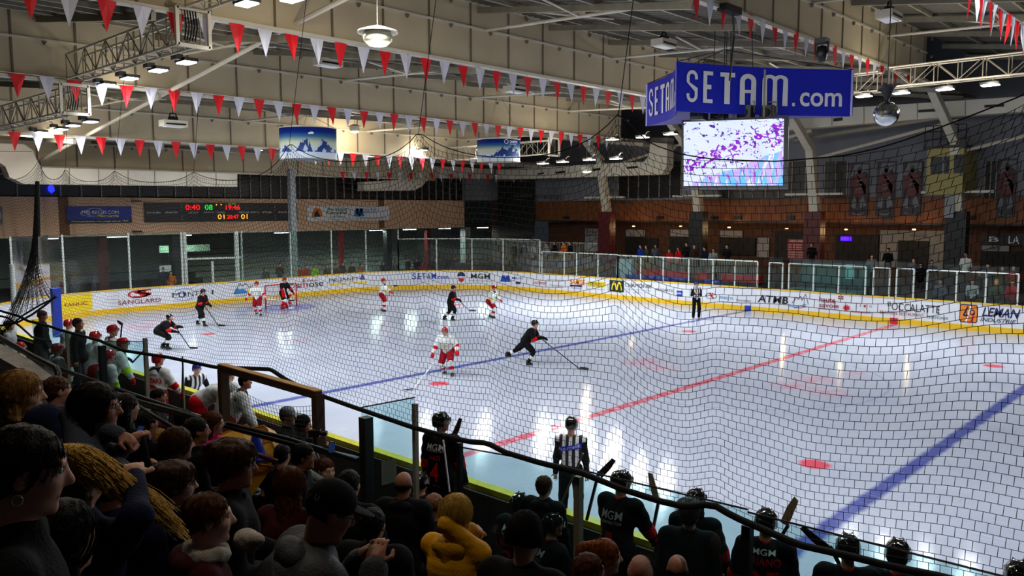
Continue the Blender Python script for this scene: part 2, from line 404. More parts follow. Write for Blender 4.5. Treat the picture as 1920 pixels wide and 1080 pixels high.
def a2(mb):
    f = bfn(240, 285, 0.68, 1.1, 0.016)
    ring(mb, f, 0.45, 0.5, 0.46, 0.48, 0.2, I('red'), 40, 330)
    flat_shape(mb, ell_pts(0.72, 0.42, 0.26, 0.22), f, I('red')); flat_shape(mb, ell_pts(0.5, 0.72, 0.26, 0.2), f, I('red'))
    stroke(mb, f, [(0.98, 0.95), (0.55, 0.9), (0.4, 0.68), (0.7, 0.52), (0.92, 0.35), (0.6, 0.12), (0.2, 0.2)], 0.16, I('red'))
    T(mb, 'SANGLARD', 221, 301, 0.40, 0.62, 'dred')
advert('advert', 'red swirl emblem over dark red capitals', a2)
def a3(mb):
    T(mb, 'M', 323, 337, 0.56, 0.80, 'ink'); T(mb, 'NTA', 352, 384, 0.56, 0.80, 'ink'); T(mb, 'I', 397, 400, 0.56, 0.8, 'ink')
    f = bfn(323, 367, 0.3, 1.08, 0.016); ring(mb, f, 0.42, 0.5, 0.16, 0.2, 0.25, I('ink')); flat_shape(mb, ell_pts(0.46, 0.5, 0.12, 0.18, 14, -90, 90), f, I('blue'))
    ring(mb, f, 0.5, 0.42, 0.5, 0.5, 0.06, I('lblue'), 35, 145); ring(mb, f, 0.5, 0.58, 0.5, 0.5, 0.06, I('lblue'), 215, 325)
advert('advert', 'thin grey capitals with a blue disc and blue arcs', a3)
def a4(mb):
    f = bfn(438, 478, 0.42, 1.08, 0.016)
    stroke(mb, f, [(0, 0.1), (0.3, 0.98), (0.42, 0.7), (0.55, 0.95), (0.7, 0.6), (1, 0.72)], 0.05, I('ink'), 2)
    flat_shape(mb, [(0, 0.08), (0.16, 0.55), (0.3, 0.42), (0.42, 0.5), (0.6, 0.3), (0.62, 0.08)], f, I('lblue')); flat_shape(mb, [(0.65, 0.1), (0.98, 0.15), (0.92, 0.42), (0.62, 0.38)], f, I('yel'))
    T(mb, 'Domaine', 441, 470, 0.33, 0.42, 'lblue')
advert('advert', 'outlined mountain emblem with a blue slope', a4)
def a5(mb):
    T(mb, 'cuisine', 568, 596, 0.86, 0.98, 'dred'); T(mb, 'os', 541, 562, 0.52, 0.78, 'ink'); T(mb, 'm', 563, 577, 0.52, 0.78, 'red'); T(mb, 'ose', 579, 606, 0.52, 0.78, 'ink')
    Q(mb, 568, 570, 0.85, 1.05, 'dred', 0.016, 1)
advert('advert', 'grey and red lowercase lettering', a5)
def a6(mb):
    T(mb, 'MEGANET', 617, 673, 0.74, 0.93, 'ink'); f = bfn(674, 685, 0.74, 1.08, 0.016); flat_shape(mb, [(0, 0), (1, 0), (0.6, 1), (0.4, 1)], f, I('purp'))
    T(mb, 'TELECOM', 620, 650, 0.66, 0.71, 'gryi'); Q(mb, 617, 688, 0.52, 0.60, 'yel', 0.016)
advert('advert', 'black capitals over a yellow bar beside a violet spike', a6)
def a7(mb):
    for ch, x0, x1 in (('S', 773, 780), ('E', 783, 789), ('T', 791, 798), ('A', 800, 807), ('M', 809, 818)): T(mb, ch, x0, x1, 0.62, 1.02, 'blue', 0.035)
    T(mb, '.com', 819, 841, 0.62, 0.82, 'blue', 0.02); T(mb, 'plateformes et reseaux', 775, 838, 0.46, 0.54, 'lblue')
advert('advert', 'tall bold blue capitals with small blue line beneath', a7)
def a8(mb):
    f = bfn(857, 873, 0.4, 1.1, 0.016); flat_shape(mb, [(0, 0.55), (0.5, 0.6), (1, 0.55), (0.9, 0.85), (0.5, 1), (0.1, 0.85)], f, I('navy'))
    flat_shape(mb, [(0.15, 0.38), (0.85, 0.38), (0.8, 0.15), (0.5, 0), (0.2, 0.15)], f, I('red')); flat_shape(mb, [(0.45, 0.05), (0.55, 0.05), (0.55, 0.36), (0.45, 0.36)], f, I('wht')); flat_shape(mb, [(0.25, 0.18), (0.75, 0.18), (0.75, 0.25), (0.25, 0.25)], f, I('wht'))
    T(mb, 'HCCMB', 858, 872, 0.69, 0.78, 'wht', 0.02)
advert('advert', 'round navy badge over a red shield', a8)
def a9(mb): T(mb, 'MGM', 883, 919, 0.66, 1.0, 'ink', 0.025); T(mb, 'constructeur', 880, 922, 0.5, 0.57, 'ink')
advert('advert', 'bold black three letter name over a thin line', a9)
def a10(mb):
    f = bfn(941, 957, 0.5, 0.95, 0.016)
    for k in (0, 0.5): stroke(mb, f, [(k, 0.05), (k+0.22, 0.95), (k+0.3, 0.3), (k+0.42, 0.05)], 0.22, I('blue'), 0.6)
    T(mb, 'MBLIVE', 960, 981, 0.72, 0.86, 'blue', 0.01); Q(mb, 967, 976, 0.42, 0.55, 'navy', 0.016, 2)
advert('advert', 'blue double peak emblem with small blue lettering', a10)
def a11(mb): T(mb, 'Lachenal', 999, 1024, 0.52, 0.72, 'red', 0, 0.2); T(mb, 'CHAMONIX', 1030, 1057, 0.44, 0.55, 'gryi'); T(mb, 'MONT BLANC', 1026, 1058, 0.8, 0.88, 'gryi')
advert('advert', 'thin red script and small grey lettering', a11)
def a12(mb): T(mb, 'SAMSE', 1068, 1097, 0.66, 0.98, 'org', 0.05, 0.2); Q(mb, 1069, 1092, 0.54, 0.63, 'navy', 0.016, 3); T(mb, 'MATERIAUX', 1072, 1092, 0.4, 0.48, 'blue')
advert('advert', 'orange slanting capitals over a navy bar', a12)
def a13(mb): Q(mb, 1101, 1135, 0.62, 0.92, 'yel'); T(mb, "L'ENTREPOT", 1103, 1133, 0.7, 0.88, 'ink', 0.03); T(mb, 'DU BRICOLAGE', 1105, 1131, 0.63, 0.69, 'ink'); T(mb, 'SALLANCHES 04 50', 1101, 1134, 0.46, 0.52, 'gryi')
advert('advert', 'yellow sign with black capitals', a13)
def a14(mb):
    Q(mb, 1143, 1170, 0.42, 1.08, 'dgrn'); f = bfn(1146, 1167, 0.5, 1.02, 0.018)
    for k in (0.27, 0.73):
        ring(mb, f, k, 0.05, 0.23, 0.92, 0.36, I('yel'), 0, 180, 20)
    T(mb, 'CHAMONIX', 1172, 1222, 0.76, 0.98, 'ink'); T(mb, '74 AVENUE DE LA PLAINE', 1174, 1220, 0.6, 0.67, 'gryi'); T(mb, 'OUVERT 7J', 1187, 1206, 0.42, 0.5, 'gryi')
advert('advert', 'dark green square with golden arches and thin capitals', a14)
def a15(mb): T(mb, 'PRADARTIS', 1230, 1262, 0.66, 0.8, 'ink'); Q(mb, 1269, 1280, 0.45, 0.76, 'blue'); T(mb, 'HPN', 1270, 1279, 0.56, 0.66, 'wht', 0.02)
advert('advert', 'small black lettering and a small blue square', a15)
def a16(mb):
    f = bfn(1323, 1344, 0.42, 0.8, 0.016); ring(mb, f, 0.5, 0.5, 0.5, 0.42, 0.12, I('ink')); flat_shape(mb, [(0.25, 0.95), (0.45, 0.9), (0.8, 0.2), (0.6, 0.2)], f, I('red')); flat_shape(mb, [(0.55, 0.9), (0.7, 0.9), (0.6, 0.6)], f, I('red'))
    T(mb, 'PRECYS', 1350, 1375, 0.5, 0.64, 'lblue', 0.01); Q(mb, 1352, 1374, 0.36, 0.38, 'lblue', 0.016, 1); T(mb, 'TERRASSEMENT', 1380, 1409, 0.46, 0.54, 'ink')
advert('advert', 'black oval with a red cross stroke, then light blue lettering', a16)
def a17(mb):
    T(mb, 'ATMB', 1421, 1478, 0.5, 0.86, 'ink', 0.05, 0.1); f = bfn(1478, 1516, 0.36, 1.05, 0.016)
    stroke(mb, f, [(0.2, 0.3), (0.42, 0.75), (0.5, 0.6), (0.62, 0.85), (0.68, 0.55), (0.85, 1), (1, 0.3)], 0.05, I('navy'), 2)
    stroke(mb, f, [(0, 0.12), (0.35, 0.05), (0.9, 0.3)], 0.05, I('lblue'), 2); stroke(mb, f, [(0.3, 0.0), (0.6, 0.02), (0.9, 0.15)], 0.05, I('red'), 2)
advert('advert', 'heavy black capitals with a drawn mountain line', a17)
def a18(mb):
    T(mb, 'haute', 1536, 1566, 0.72, 1.0, 'dred', 0.02); T(mb, 'savoie', 1536, 1573, 0.5, 0.70, 'dred', 0.02); T(mb, 'LE DEPARTEMENT', 1537, 1571, 0.40, 0.46, 'dred')
    for i in (0, 1):
        for j in (0, 1): Q(mb, 1571+i*6, 1575+i*6, 0.93+j*0.09, 0.99+j*0.09, 'dred', 0.016, 1)
advert('advert', 'dark red lowercase lettering in two lines', a18)
def a19(mb):
    f = bfn(1579, 1596, 0.38, 0.72, 0.016); pts = [(0.5+(0.5 if i % 2 == 0 else 0.26)*math.cos(i*math.pi/9), 0.5+(0.5 if i % 2 == 0 else 0.26)*math.sin(i*math.pi/9)) for i in range(18)]
    flat_shape(mb, pts, f, I('red')); T(mb, 'Hautesavoie.fr', 1596, 1634, 0.36, 0.48, 'red', 0.01); T(mb, 'f', 1612, 1615, 0.64, 0.78, 'gryi'); T(mb, 'o', 1630, 1635, 0.66, 0.76, 'gryi'); flat_shape(mb, ell_pts(0.5, 0.5, 0.5, 0.5, 10), bfn(1619, 1624, 0.64, 0.76, 0.016), I('red'))
advert('advert', 'red splash with small red lettering', a19)
def a20(mb):
    T(mb, 'B', 1664, 1671, 0.78, 0.98, 'grn'); T(mb, 'OCCALATTE', 1672, 1762, 0.62, 0.95, 'ink'); T(mb, 'BRASSERIE RESTAURANT', 1650, 1733, 0.42, 0.56, 'dred'); T(mb, 'CHAMONIX', 1738, 1779, 0.38, 0.5, 'grn')
advert('advert', 'thin black capitals over red and green small capitals', a20)
def a21(mb):
    f = bfn(1799, 1833, 0.34, 1.1, 0.014); flat_shape(mb, [(0.08, 0), (0.92, 0), (1, 0.1), (1, 0.9), (0.92, 1), (0.08, 1), (0, 0.9), (0, 0.1)], f, I('ink'))
    f = bfn(1800.5, 1831.5, 0.38, 1.06, 0.018); flat_shape(mb, [(0.06, 0), (0.94, 0), (1, 0.1), (1, 0.9), (0.94, 1), (0.06, 1), (0, 0.9), (0, 0.1)], f, I('org'))
    f = bfn(1800.5, 1831.5, 0.34, 1.06, 0.022)
    stroke(mb, f, [(0.45, 0.95), (0.2, 0.4), (0.5, 0.42)], 0.1, I('navy')); stroke(mb, f, [(0.62, 0.98), (0.42, 0.2), (0.36, 0.05)], 0.09, I('wht')); ring(mb, f, 0.72, 0.62, 0.17, 0.17, 0.4, I('navy')); stroke(mb, f, [(0.84, 0.6), (0.72, 0.1), (0.55, 0.0)], 0.12, I('red'))
    T(mb, 'LEMAN', 1841, 1913, 0.66, 1.04, 'navy', 0.045, 0.3); T(mb, 'INDUSTRIE', 1838, 1906, 0.44, 0.6, 'navy', 0.02, 0.35)
advert('advert', 'yellow rounded square emblem beside slanting navy capitals', a21)

# ---- glass screens above the boards
GL = glass('screen_glass', (218, 236, 230), 0.014); GLB = glass('bench_glass', (196, 228, 228), 0.012)
def z_top(px, py): # height above the board line of a picture point over column px
    p = peri(s_at(px)); d = ray(px, py); t = ((p[:2]-CAM[:2])@np.array([d[0], d[1]]))/(d[0]**2+d[1]**2); return float(CAM[2]+d[2]*t)
def screen(xs, top, name_label, thick=0.03, rail=True, extra=0.0):
    """glass screen between the picture columns xs: posts at each, panes between, a rail on top"""
    root = empty('glass_screen', peri(s_at(xs[0]), -0.06)); base = root.location.copy()
    tag(root, name_label, 'rink glass')
    L = lambda p: np.array(p)-np.array(base)
    zt = np.mean([z_top(x, t) for x, t in top])
    for i, x in enumerate(xs):
        p = peri(s_at(x), -0.06); MB().box(L((p[0], p[1], (zt+1.2)/2)), (thick*1.6, thick*1.6, zt-1.2)).build('post', M['alu'], root)
    for a, b in zip(xs[:-1], xs[1:]):
        s0, s1 = s_at(a), s_at(b); n = 4; mb = MB(); V = [];
        for i in range(n+1):
            p = peri(s0+(s1-s0)*i/n, -0.06); V += [L((p[0], p[1], 1.2)), L((p[0], p[1], zt+extra))]
        mb.add(V, [(2*i, 2*i+1, 2*i+3, 2*i+2) for i in range(n)]).build('pane', GL, root)
    if rail:
        s0, s1 = s_at(xs[0]), s_at(xs[-1]); pts = [L((*peri(s, -0.06)[:2], zt)) for s in np.linspace(s0, s1, 12)]
        MB().tube(pts, 0.028, 6).build('top_rail', M['alu'], root)
    return root
screen([30, 125, 247, 345], [(125, 440), (247, 437)], 'tall glass screen behind the left end boards, left of the inner goal frame', 0.05, False)
screen([450, 548, 624, 688, 748], [(624, 433), (748, 430)], 'tall glass screen on the end boards between goal frame and low corner rail', 0.04, False)
screen([748, 819, 885, 943, 1011], [(819, 446), (943, 450)], 'glass corner screen with white top rail left of the side screens', 0.04)
screen([1015, 1057, 1080, 1120, 1157], [(1080, 474), (1157, 478)], 'low glass screen at the far corner beside the bollard opening', 0.04)
screen([1157, 1200, 1242, 1290, 1335, 1376, 1418], [(1200, 481), (1335, 487)], 'low glass screen in front of the blue and red seats', 0.04)
screen([1440, 1465], [(1440, 493), (1465, 493)], 'narrow single glass pane left of the pale teal box screens', 0.04, True, 0.28)
screen([1477, 1523, 1570, 1620], [(1523, 495), (1620, 502)], 'glass screen of three panes in front of the teal box', 0.04, True, 0.28)
screen([1635, 1665], [(1635, 502), (1665, 503)], 'narrow glass door pane just right of the teal box', 0.04, True, 0.28)
screen([1678, 1710], [(1678, 503), (1710, 505)], 'narrow glass door pane left of the rightmost screens', 0.04, True, 0.28)
screen([1735, 1790, 1845, 1905], [(1790, 508), (1905, 515)], 'rightmost glass screen of three panes above the boards', 0.04, True, 0.28)
# inner goal frame at the end wall (white posts with a cross bar)
g = empty('entrance_gate', (-30.4, -3.2, 0)); tag(g, 'white steel gate frame with a cross bar behind the end boards', 'gate frame')
def PL(root, p): return np.array(p)-np.array(root.location)
for x, y0, wd in ((345, 435, 0.16), (398, 490, 0.1), (442, 433, 0.16), (452, 433, 0.08)):
    a = onX(x, y0, -30.4); MB().span(PL(g, (a[0]-wd/2, a[1]-wd/2, 0.9)), PL(g, (a[0]+wd/2, a[1]+wd/2, a[2]))).build('post', M['alu'], g)
a, b = onX(345, 486, -30.4), onX(452, 483, -30.4); MB().tube([PL(g, a), PL(g, b)], 0.06, 8).build('cross_bar', M['alu'], g)

# ---- stepped roof: vertical panel steps across the hall, corrugated decks between them
SX = [16.8, 8.4, 0.0, -8.4, -16.8, -25.2, -33.6]; SZ = [12.5, 11.75, 10.9, 10.1, 9.3, 8.25, 7.35]; SH = 2.05
YL, YR = -26.0, 17.5
for i, (x, z) in enumerate(zip(SX, SZ)):
    mb = MB(); ph = 1.87; h = SH if i < 6 else 1.6
    mb.span((x-0.06, YL, z), (x, YR, z+h))
    y = YL+(0.6 if i % 2 else 0.2)
    while y < YR:   # vertical joints
        mb.span((x, y-0.03, z), (x+0.035, y+0.03, z+h), m=1)
        for zz in (z+1.16, z+0.02, z+h-0.1):   # little triangular brackets in every bay
            c = y+ph/2; mb.prism([(x+0.005, c-0.07, zz), (x+0.005, c+0.07, zz), (x+0.005, c, zz-0.11)], (0.09, 0, 0), 1)
        y += ph
    mb.span((x, YL, z+1.17), (x+0.06, YR, z+1.24), m=2)
    mb.span((x-0.12, YL, z-0.08), (x+0.12, YR, z+0.02), m=2)
    mb.span((x-0.05, YL, z+h-0.03), (x+0.05, YR, z+h+0.03), m=2)
    tag(mb.build('ceiling_step', [M['panel'], M['panel_rib'], M['white_steel']]), kind='structure')
for i in range(6):
    x0, z0 = SX[i], SZ[i]; x1, z1 = SX[i+1], SZ[i+1]+(SH if i < 5 else 1.6); mb = MB()
    def dk(x, y, dz=0): return (x, y, z0+(z1-z0)*(x-x0)/(x1-x0)+dz)
    # corrugated sheet, ribs running along the hall
    ys = np.arange(YL, 27.5, 0.16); n = len(ys); V = []; F = []
    for k, y in enumerate(ys):
        dz = 0.06 if k % 2 else 0.0
        V += [dk(x0, y, dz), dk(x1, y, dz), dk(x0, y+0.11, dz), dk(x1, y+0.11, dz)]; F.append((4*k, 4*k+1, 4*k+3, 4*k+2))
        if k < n-1: F.append((4*k+2, 4*k+3, 4*k+5, 4*k+4))
    mb.add(V, F)
    tag(mb.build('ceiling_deck', M['deck']), kind='structure')
    mb = MB()
    for t in (0.2, 0.4, 0.6, 0.8):
        x = x0+(x1-x0)*t; mb.bar(dk(x, YL, -0.08), dk(x, 27, -0.08), 0.08, 0.14)
    for y in np.arange(YL+1.0, 27, 3.74):
        mb.bar(dk(x0, y, -0.22), dk(x1, y, -0.22), 0.12, 0.2)
    tag(mb.build('ceiling_rafters', M['dull_steel']), kind='structure')
    # bracing in the bay: thin tubes joining the steps, V struts from their nodes
    z0m, z1m = SZ[i], SZ[i+1]+1.2
    if i < 5:
        for y in (-9.7, -2.3, 5.1, 12.5):
            br = empty('roof_brace', (x1, y, z1m)); tag(br, 'pale steel tube brace under the stepped roof', 'roof brace', 'steel braces under the roof')
            MB().tube([(0.05, 0, 0), (x0-x1-0.05, 0, z0-z1m)], 0.055, 8).build('chord', M['white_steel'], br)
            xm = (x0-x1)*0.5; zm = (z0-z1m)*0.5; top = z0+(z1-z0)*0.5-z1m-0.2
            mb = MB(); mb.tube([(xm, 0, zm), (xm, 0, top)], 0.045, 6)
            for sx in (-1, 1):
                mb.tube([(xm, 0, zm), (xm+sx*2.1, 0, top+(-0.3*sx))], 0.04, 6); mb.tube([(xm, 0, zm), (xm, sx*1.8, top)], 0.035, 6)
            mb.box((xm, 0, zm+0.06), (0.5, 0.05, 0.16)); mb.build('strut', M['white_steel'], br)
o = MB().tube([(8.4, -9.7, 12.3), (-8.4, -9.78, 10.34), (-33.0, -9.4, 7.4)], 0.075, 8).build('roof_tube', M['white_steel']); tag(o, 'long white tube slanting down to the left under the roof steps', 'roof tube')
# walls
def wall(name, a, b, mt): return tag(MB().span(a, b).build(name, mt), kind='structure')
wall('wall_near', (-60, -27, -0.3), (32, -26.5, 15), M['conc_d'])
wall('wall_back', (30.5, -27, -0.3), (31, 45, 16), M['conc'])
wall('wall_end_upper', (-36.4, -27, 8.1), (-36.05, 45, 12), M['panel_rib'])
wall('wall_end_hall', (-50, -27, -0.3), (-49.6, 45, 7), M['hallwall'])
wall('ceiling_end_hall', (-50, -27, 3.72), (-36.2, 26, 4.0), M['dark'])
wall('ceiling_hall_slab', (-50, -27, 5.75), (-36.2, 26, 5.95), M['dark'])
# beige mezzanine band over the end hall
mb = MB(); mb.span((-36.25, -26, 3.74), (-36.0, 22.8, 5.86))
for y in (-7.1, 14.4): mb.span((-36.0, y-0.25, 3.74), (-35.97, y+0.25, 5.86), m=1)
mb.span((-36.0, -26, 3.70), (-35.93, 22.8, 3.78), m=2)
tag(mb.build('wall_end_band', [M['fascia'], mat('brown_joint', (120, 78, 44), 0.7), M['white_steel']]), kind='structure')
# dark glazed band above it
mb = MB(); mb.span((-36.3, -26, 5.86), (-36.2, 45, 8.15))
y = -25.0
while y < 24:
    mb.span((-36.2, y-0.03, 5.9), (-36.1, y+0.03, 8.15), m=1); y += 1.05 if (y < 3) else 0.72
mb.span((-36.2, -26, 7.0), (-36.12, 3, 7.06), m=1)
tag(mb.build('window_1', [M['darkwin'], M['mull']]), kind='structure')
# pillars of the end hall
def pillar(x, y, z0, z1, wd, mt, lab):
    o = MB().box((0, 0, (z0+z1)/2), (wd, wd, z1-z0)).build('pillar', mt); o.location = (x, y, 0); return tag(o, lab, 'pillar')
for px, col_, wd, lab in ((45, 'grey_p', 0.55, 'pale square pillar at the far left of the end hall'), (193, 'red_p', 0.4, 'dark red pillar behind the end glass'), (328, 'black_p', 0.5, 'black pillar by the gate frame'),
                          (640, 'red_b', 0.28, 'bright red slim pillar behind the end boards'), (727, 'black_p', 0.45, 'black pillar right of the bright red one'), (802, 'red_p', 0.35, 'dark red slim pillar under the beige band'), (873, 'grey_p', 0.6, 'grey square pillar at the end of the beige band')):
    p = onX(px, 480, -36.6); pillar(-36.6, p[1], 0, 3.74, wd, M[col_], lab)
p = onX(548, 400, -31.4); pillar(-31.4, p[1], 0, 7.6, 0.36, M['grey_p'], 'tall pale steel pillar rising past the end glass to the roof')
# end hall fittings: bleacher steps and low rails, a pale screen
mb = MB()
for k in range(6): mb.span((-49.5, 4, 0.35*k), (-43+(-1.1*k), 24, 0.35*(k+1)))
tag(mb.build('bleacher_steps', M['hallwall']), 'grey concrete spectator steps in the end hall behind the boards', 'bleachers')
for (x0, y0, x1, y1, z, lab) in ((-44, -24, -44, 3, 1.0, 'dark blue hand rail across the end hall floor'),):
    mb = MB(); mb.tube([(x0, y0, z), (x1, y1, z)], 0.04, 6)
    for y in np.arange(y0, y1, 3): mb.tube([(x0, y, 0), (x0, y, z)], 0.03, 6)
    tag(mb.build('hand_rail', mat('blue_rail', (20, 40, 90), 0.5)), lab, 'hand rail')
fnx = plane_fn(onX(299, 475, -38), onX(393, 473, -38), onX(299, 460, -38))
mb = MB(); P0 = onX(299, 474, -38); P1 = onX(393, 458, -38); mb.span((-38.05, P0[1], P0[2]), (-37.98, P1[1], P1[2]))
tag(mb.build('hall_sign', mat('pale_green_sheet', (150, 190, 160), 0.6)), 'pale green panel hanging in the end hall above the gate', 'panel')
mb = MB(); P0 = onX(300, 510, -34); P1 = onX(321, 497, -34); mb.span((-34.05, P0[1], P0[2]), (-34, P1[1], P1[2]))
tag(mb.build('paper_notice', M['wht']), 'white notice board left of the gate frame posts', 'notice')
# fluorescent battens under the band
for px, py in ((86, 443), (218, 441), (340, 438), (530, 441), (768, 429), (834, 427), (905, 426), (705, 431)):
    p = onX(px, py, -36.9); t = empty('tube_light', (p[0], p[1], 3.62)); tag(t, 'thin white tube light under the edge of the beige band', 'light', 'tube lights under the end band')
    MB().box((0, 0, 0.03), (0.12, 1.3, 0.06)).build('housing', M['white_steel'], t)
    MB().box((0, 0, -0.02), (0.06, 1.25, 0.04)).build('tube', emis('tube_glow', (235, 245, 255), 5), t); tl = bpy.data.lights.new('tube', 'AREA'); tl.shape = 'RECTANGLE'; tl.size = 0.1; tl.size_y = 1.25; tl.energy = 55; tl.color = (0.86, 1.0, 0.9); to = bpy.data.objects.new('tube', tl); COL.objects.link(to); to.parent = t; to.location = (0, 0, -0.06)
wall('wall_end_block', (-36.2, 22.9, 5.87), (-35.9, 25.9, 8.2), M['conc'])
# far side wall
YF = 26.0
mb = MB(); mb.span((-38, YF, 5.75), (31, YF+0.4, 14.5)); tag(mb.build('wall_far', M['conc']), kind='structure')
mb = MB(); mb.span((-31.5, YF-0.05, 4.25), (31, YF+0.3, 5.72)); mb.span((-31.5, YF-0.1, 4.2), (31, YF+0.0, 4.28), m=1)
tag(mb.build('wall_far_cladding', [M['wood'], M['ink']]), kind='structure')
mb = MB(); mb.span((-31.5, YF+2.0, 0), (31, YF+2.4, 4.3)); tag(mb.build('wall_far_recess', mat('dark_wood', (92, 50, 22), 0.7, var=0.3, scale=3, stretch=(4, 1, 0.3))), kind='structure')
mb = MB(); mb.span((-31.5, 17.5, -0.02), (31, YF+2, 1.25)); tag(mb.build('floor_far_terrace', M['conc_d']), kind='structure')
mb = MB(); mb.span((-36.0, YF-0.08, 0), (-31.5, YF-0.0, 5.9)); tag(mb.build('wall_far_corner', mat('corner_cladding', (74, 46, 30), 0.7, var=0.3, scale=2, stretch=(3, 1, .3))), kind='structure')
# dark windows high on the far wall
wn = 2
for x0, x1 in ((1160, 1278), (1345, 1512), (1545, 1590), (1845, 1870)):
    P0 = onY(x0, 372, YF-0.05); P1 = onY(x1, 302, YF-0.05); mb = MB(); mb.span((P0[0], YF-0.06, P0[2]), (P1[0], YF+0.0, P1[2]))
    n = max(2, int((P1[0]-P0[0])/0.75))
    for k in range(n+1):
        x = P0[0]+(P1[0]-P0[0])*k/n; mb.span((x-0.03, YF-0.11, P0[2]), (x+0.03, YF-0.05, P1[2]), m=1)
    tag(mb.build('window_%d' % wn, [M['darkwin'], M['mull']]), kind='structure'); wn += 1
# leaning white roof legs on dark feet along the far side
for px, foot, lab in ((1130, 'red_p', 'leaning white roof leg on a dark red foot, nearest the far corner'), (1302, 'black_p', 'leaning white roof leg on a black foot behind the big screen'),
                      (1520, 'red_p', 'leaning white roof leg on a dark red foot right of the big screen'), (1788, 'black_p', 'leaning white roof leg on a black foot under the control booth')):
    p = onY(px+8, 395, 24); r_ = empty('roof_pillar', (p[0], 24, 1.2)); tag(r_, lab, 'pillar')
    MB().prism([(-0.22, -0.3, 3.75), (0.28, -0.3, 3.75), (0.12, -0.9, 7.2), (-0.3, -0.9, 7.2)], (0, 0.5, 0)).build('leg_shaft', M['white_steel'], r_)
    MB().prism([(-0.3, -0.9, 7.2), (0.12, -0.9, 7.2), (-0.4, -3.4, 9.6), (-0.75, -3.4, 9.6)], (0, 0.45, 0.2)).build('leg_arm', M['white_steel'], r_)
    MB().box((0, 0, 1.9), (1.0, 0.7, 3.7)).build('foot', M[foot], r_)
    MB().tube([(0, -0.2, 6.8), (7.4, -0.2, 8.4)], 0.09, 6).build('tie', M['white_steel'], r_)
    mb = MB(); mb.box((0, -0.3, 4.75), (3.4, 0.3, 0.12)); mb.build('shelf_bar', M['white_steel'], r_)
# openings and signs under the wood cladding
def far_panel(name, x0, x1, y0, y1, mt, lab, cat, Y=YF+1.9, th=0.08, texts=()):
    P0 = onY(x0, y1, Y); P1 = onY(x1, y0, Y); r_ = empty(name, (P0[0], Y, P0[2])); tag(r_, lab, cat)
    W, H = P1[0]-P0[0], P1[2]-P0[2]; MB().span((0, -th, 0), (W, 0, H)).build('panel', mt, r_)
    if texts:
        mb = MB()
        for t in texts: text_on(mb, t[0], sub(plane_fn((0, -th-0.015, 0), (W, -th-0.015, 0), (0, -th-0.015, H)), t[1], t[2], t[3], t[4]), I(t[5]), t[6] if len(t) > 6 else 0)
        mb.build('lettering', INKM, r_)
    return r_
pale = mat('pale_sheet', (150, 150, 156), 0.7)
far_panel('door', 1098, 1129, 442, 470, pale, 'double pale doors beneath a small grey sign, far corner', 'door')
far_panel('sign', 1098, 1130, 429, 440, pale, 'small grey sign over the double doors, far corner', 'sign', texts=[('ESPACE', 0.1, 0.25, 0.9, 0.75, 'ink')])
for x0, x1, lab in ((1175, 1210, 'pale signboard over the first kiosk hatch, beside the corner doors'), (1258, 1298, 'pale signboard over the middle kiosk hatch'), (1351, 1393, 'pale signboard over the third kiosk hatch, left of the red board')):
    far_panel('sign', x0, x1, 431 if x0 < 1300 else 433, 443 if x0 < 1300 else 446, pale, lab, 'sign')
    far_panel('kiosk_hatch', x0-2, x1+24, 446, 476, M['dark'], lab.replace('pale signboard over the', 'dark').replace('hatch', 'hatch opening'), 'hatch')
far_panel('notice', 1420, 1443, 446, 482, pale, 'white sheet board on the wood left of the dark entrance', 'notice', texts=[('INFO', 0.1, 0.7, 0.9, 0.9, 'gryi')])
far_panel('price_board', 1476, 1519, 449, 486, M['dred'], 'dark red board with rows of white lettering', 'sign', texts=[('TARIFS PATINOIRE', 0.1, 0.85, 0.9, 0.95, 'wht')]+[('ENTREE  ADULTE  5,60', 0.08, 0.08+0.12*k, 0.92, 0.15+0.12*k, 'wht') for k in range(6)])
far_panel('entrance', 1452, 1512, 434, 490, M['dark'], 'dark entrance recess behind the red price board', 'opening', YF+1.95)
far_panel('entrance', 1566, 1648, 440, 490, M['dark'], 'dark bar window with a violet lamp', 'opening', YF+1.95)
far_panel('neon_lamp', 1577, 1597, 444, 451, emis('violet_glow', (60, 20, 255), 2.5), 'violet glowing lamp in the dark bar window', 'light')
far_panel('door_surround', 1649, 1780, 433, 500, mat('pale_tile', (142, 140, 138), 0.7), 'white tiled surround of the main inner door', 'door surround', texts=[('PATINOIRE', 0.45, 0.82, 0.7, 0.9, 'ink')])
far_panel('door', 1683, 1742, 452, 500, M['dark'], 'dark doors inside the white tiled surround', 'door', YF+1.75)
far_panel('shop_sign', 1840, 1925, 438, 459, M['black'], 'black shop sign with large white capitals at the right', 'sign', texts=[('LA', 0.62, 0.15, 0.86, 0.8, 'wht', 0.03), ('B', 0.18, 0.3, 0.4, 0.7, 'wht')])
far_panel('shop_banner', 1840, 1894, 461, 470, pale, 'narrow white banner beneath the black shop sign', 'sign', texts=[('SNACK', 0.3, 0.2, 0.7, 0.8, 'ink')])
far_panel('shop_window', 1838, 1925, 472, 505, M['dark'], 'dark shop front under the narrow white banner', 'opening', YF+1.95)
mb = MB()
for px, py, c in ((1188, 424, 0), (1276, 424, 0), (1367, 426, 0), (1586, 430, 1), (1714, 430, 0), (1475, 428, 0)):
    p = onY(px, py, YF-0.45); wl = bpy.data.lights.new('spot', 'POINT'); wl.energy = 22; wl.color = (1.0, 0.62, 0.28); wl.shadow_soft_size = 0.1; wo = bpy.data.objects.new('spot', wl); COL.objects.link(wo); wo.location = (p[0], p[1]-0.1, p[2]-0.12); o = MB().lathe((0, 0, 0), [(0.001, -0.05), (0.09, -0.04), (0.1, 0.02), (0.001, 0.03)], 10).build('downlight', emis('warm_spot', (255, 190, 120), 4)); o.location = p
    tag(o, 'small warm ceiling spot under the wood cladding', 'light', 'warm spots under the cladding')
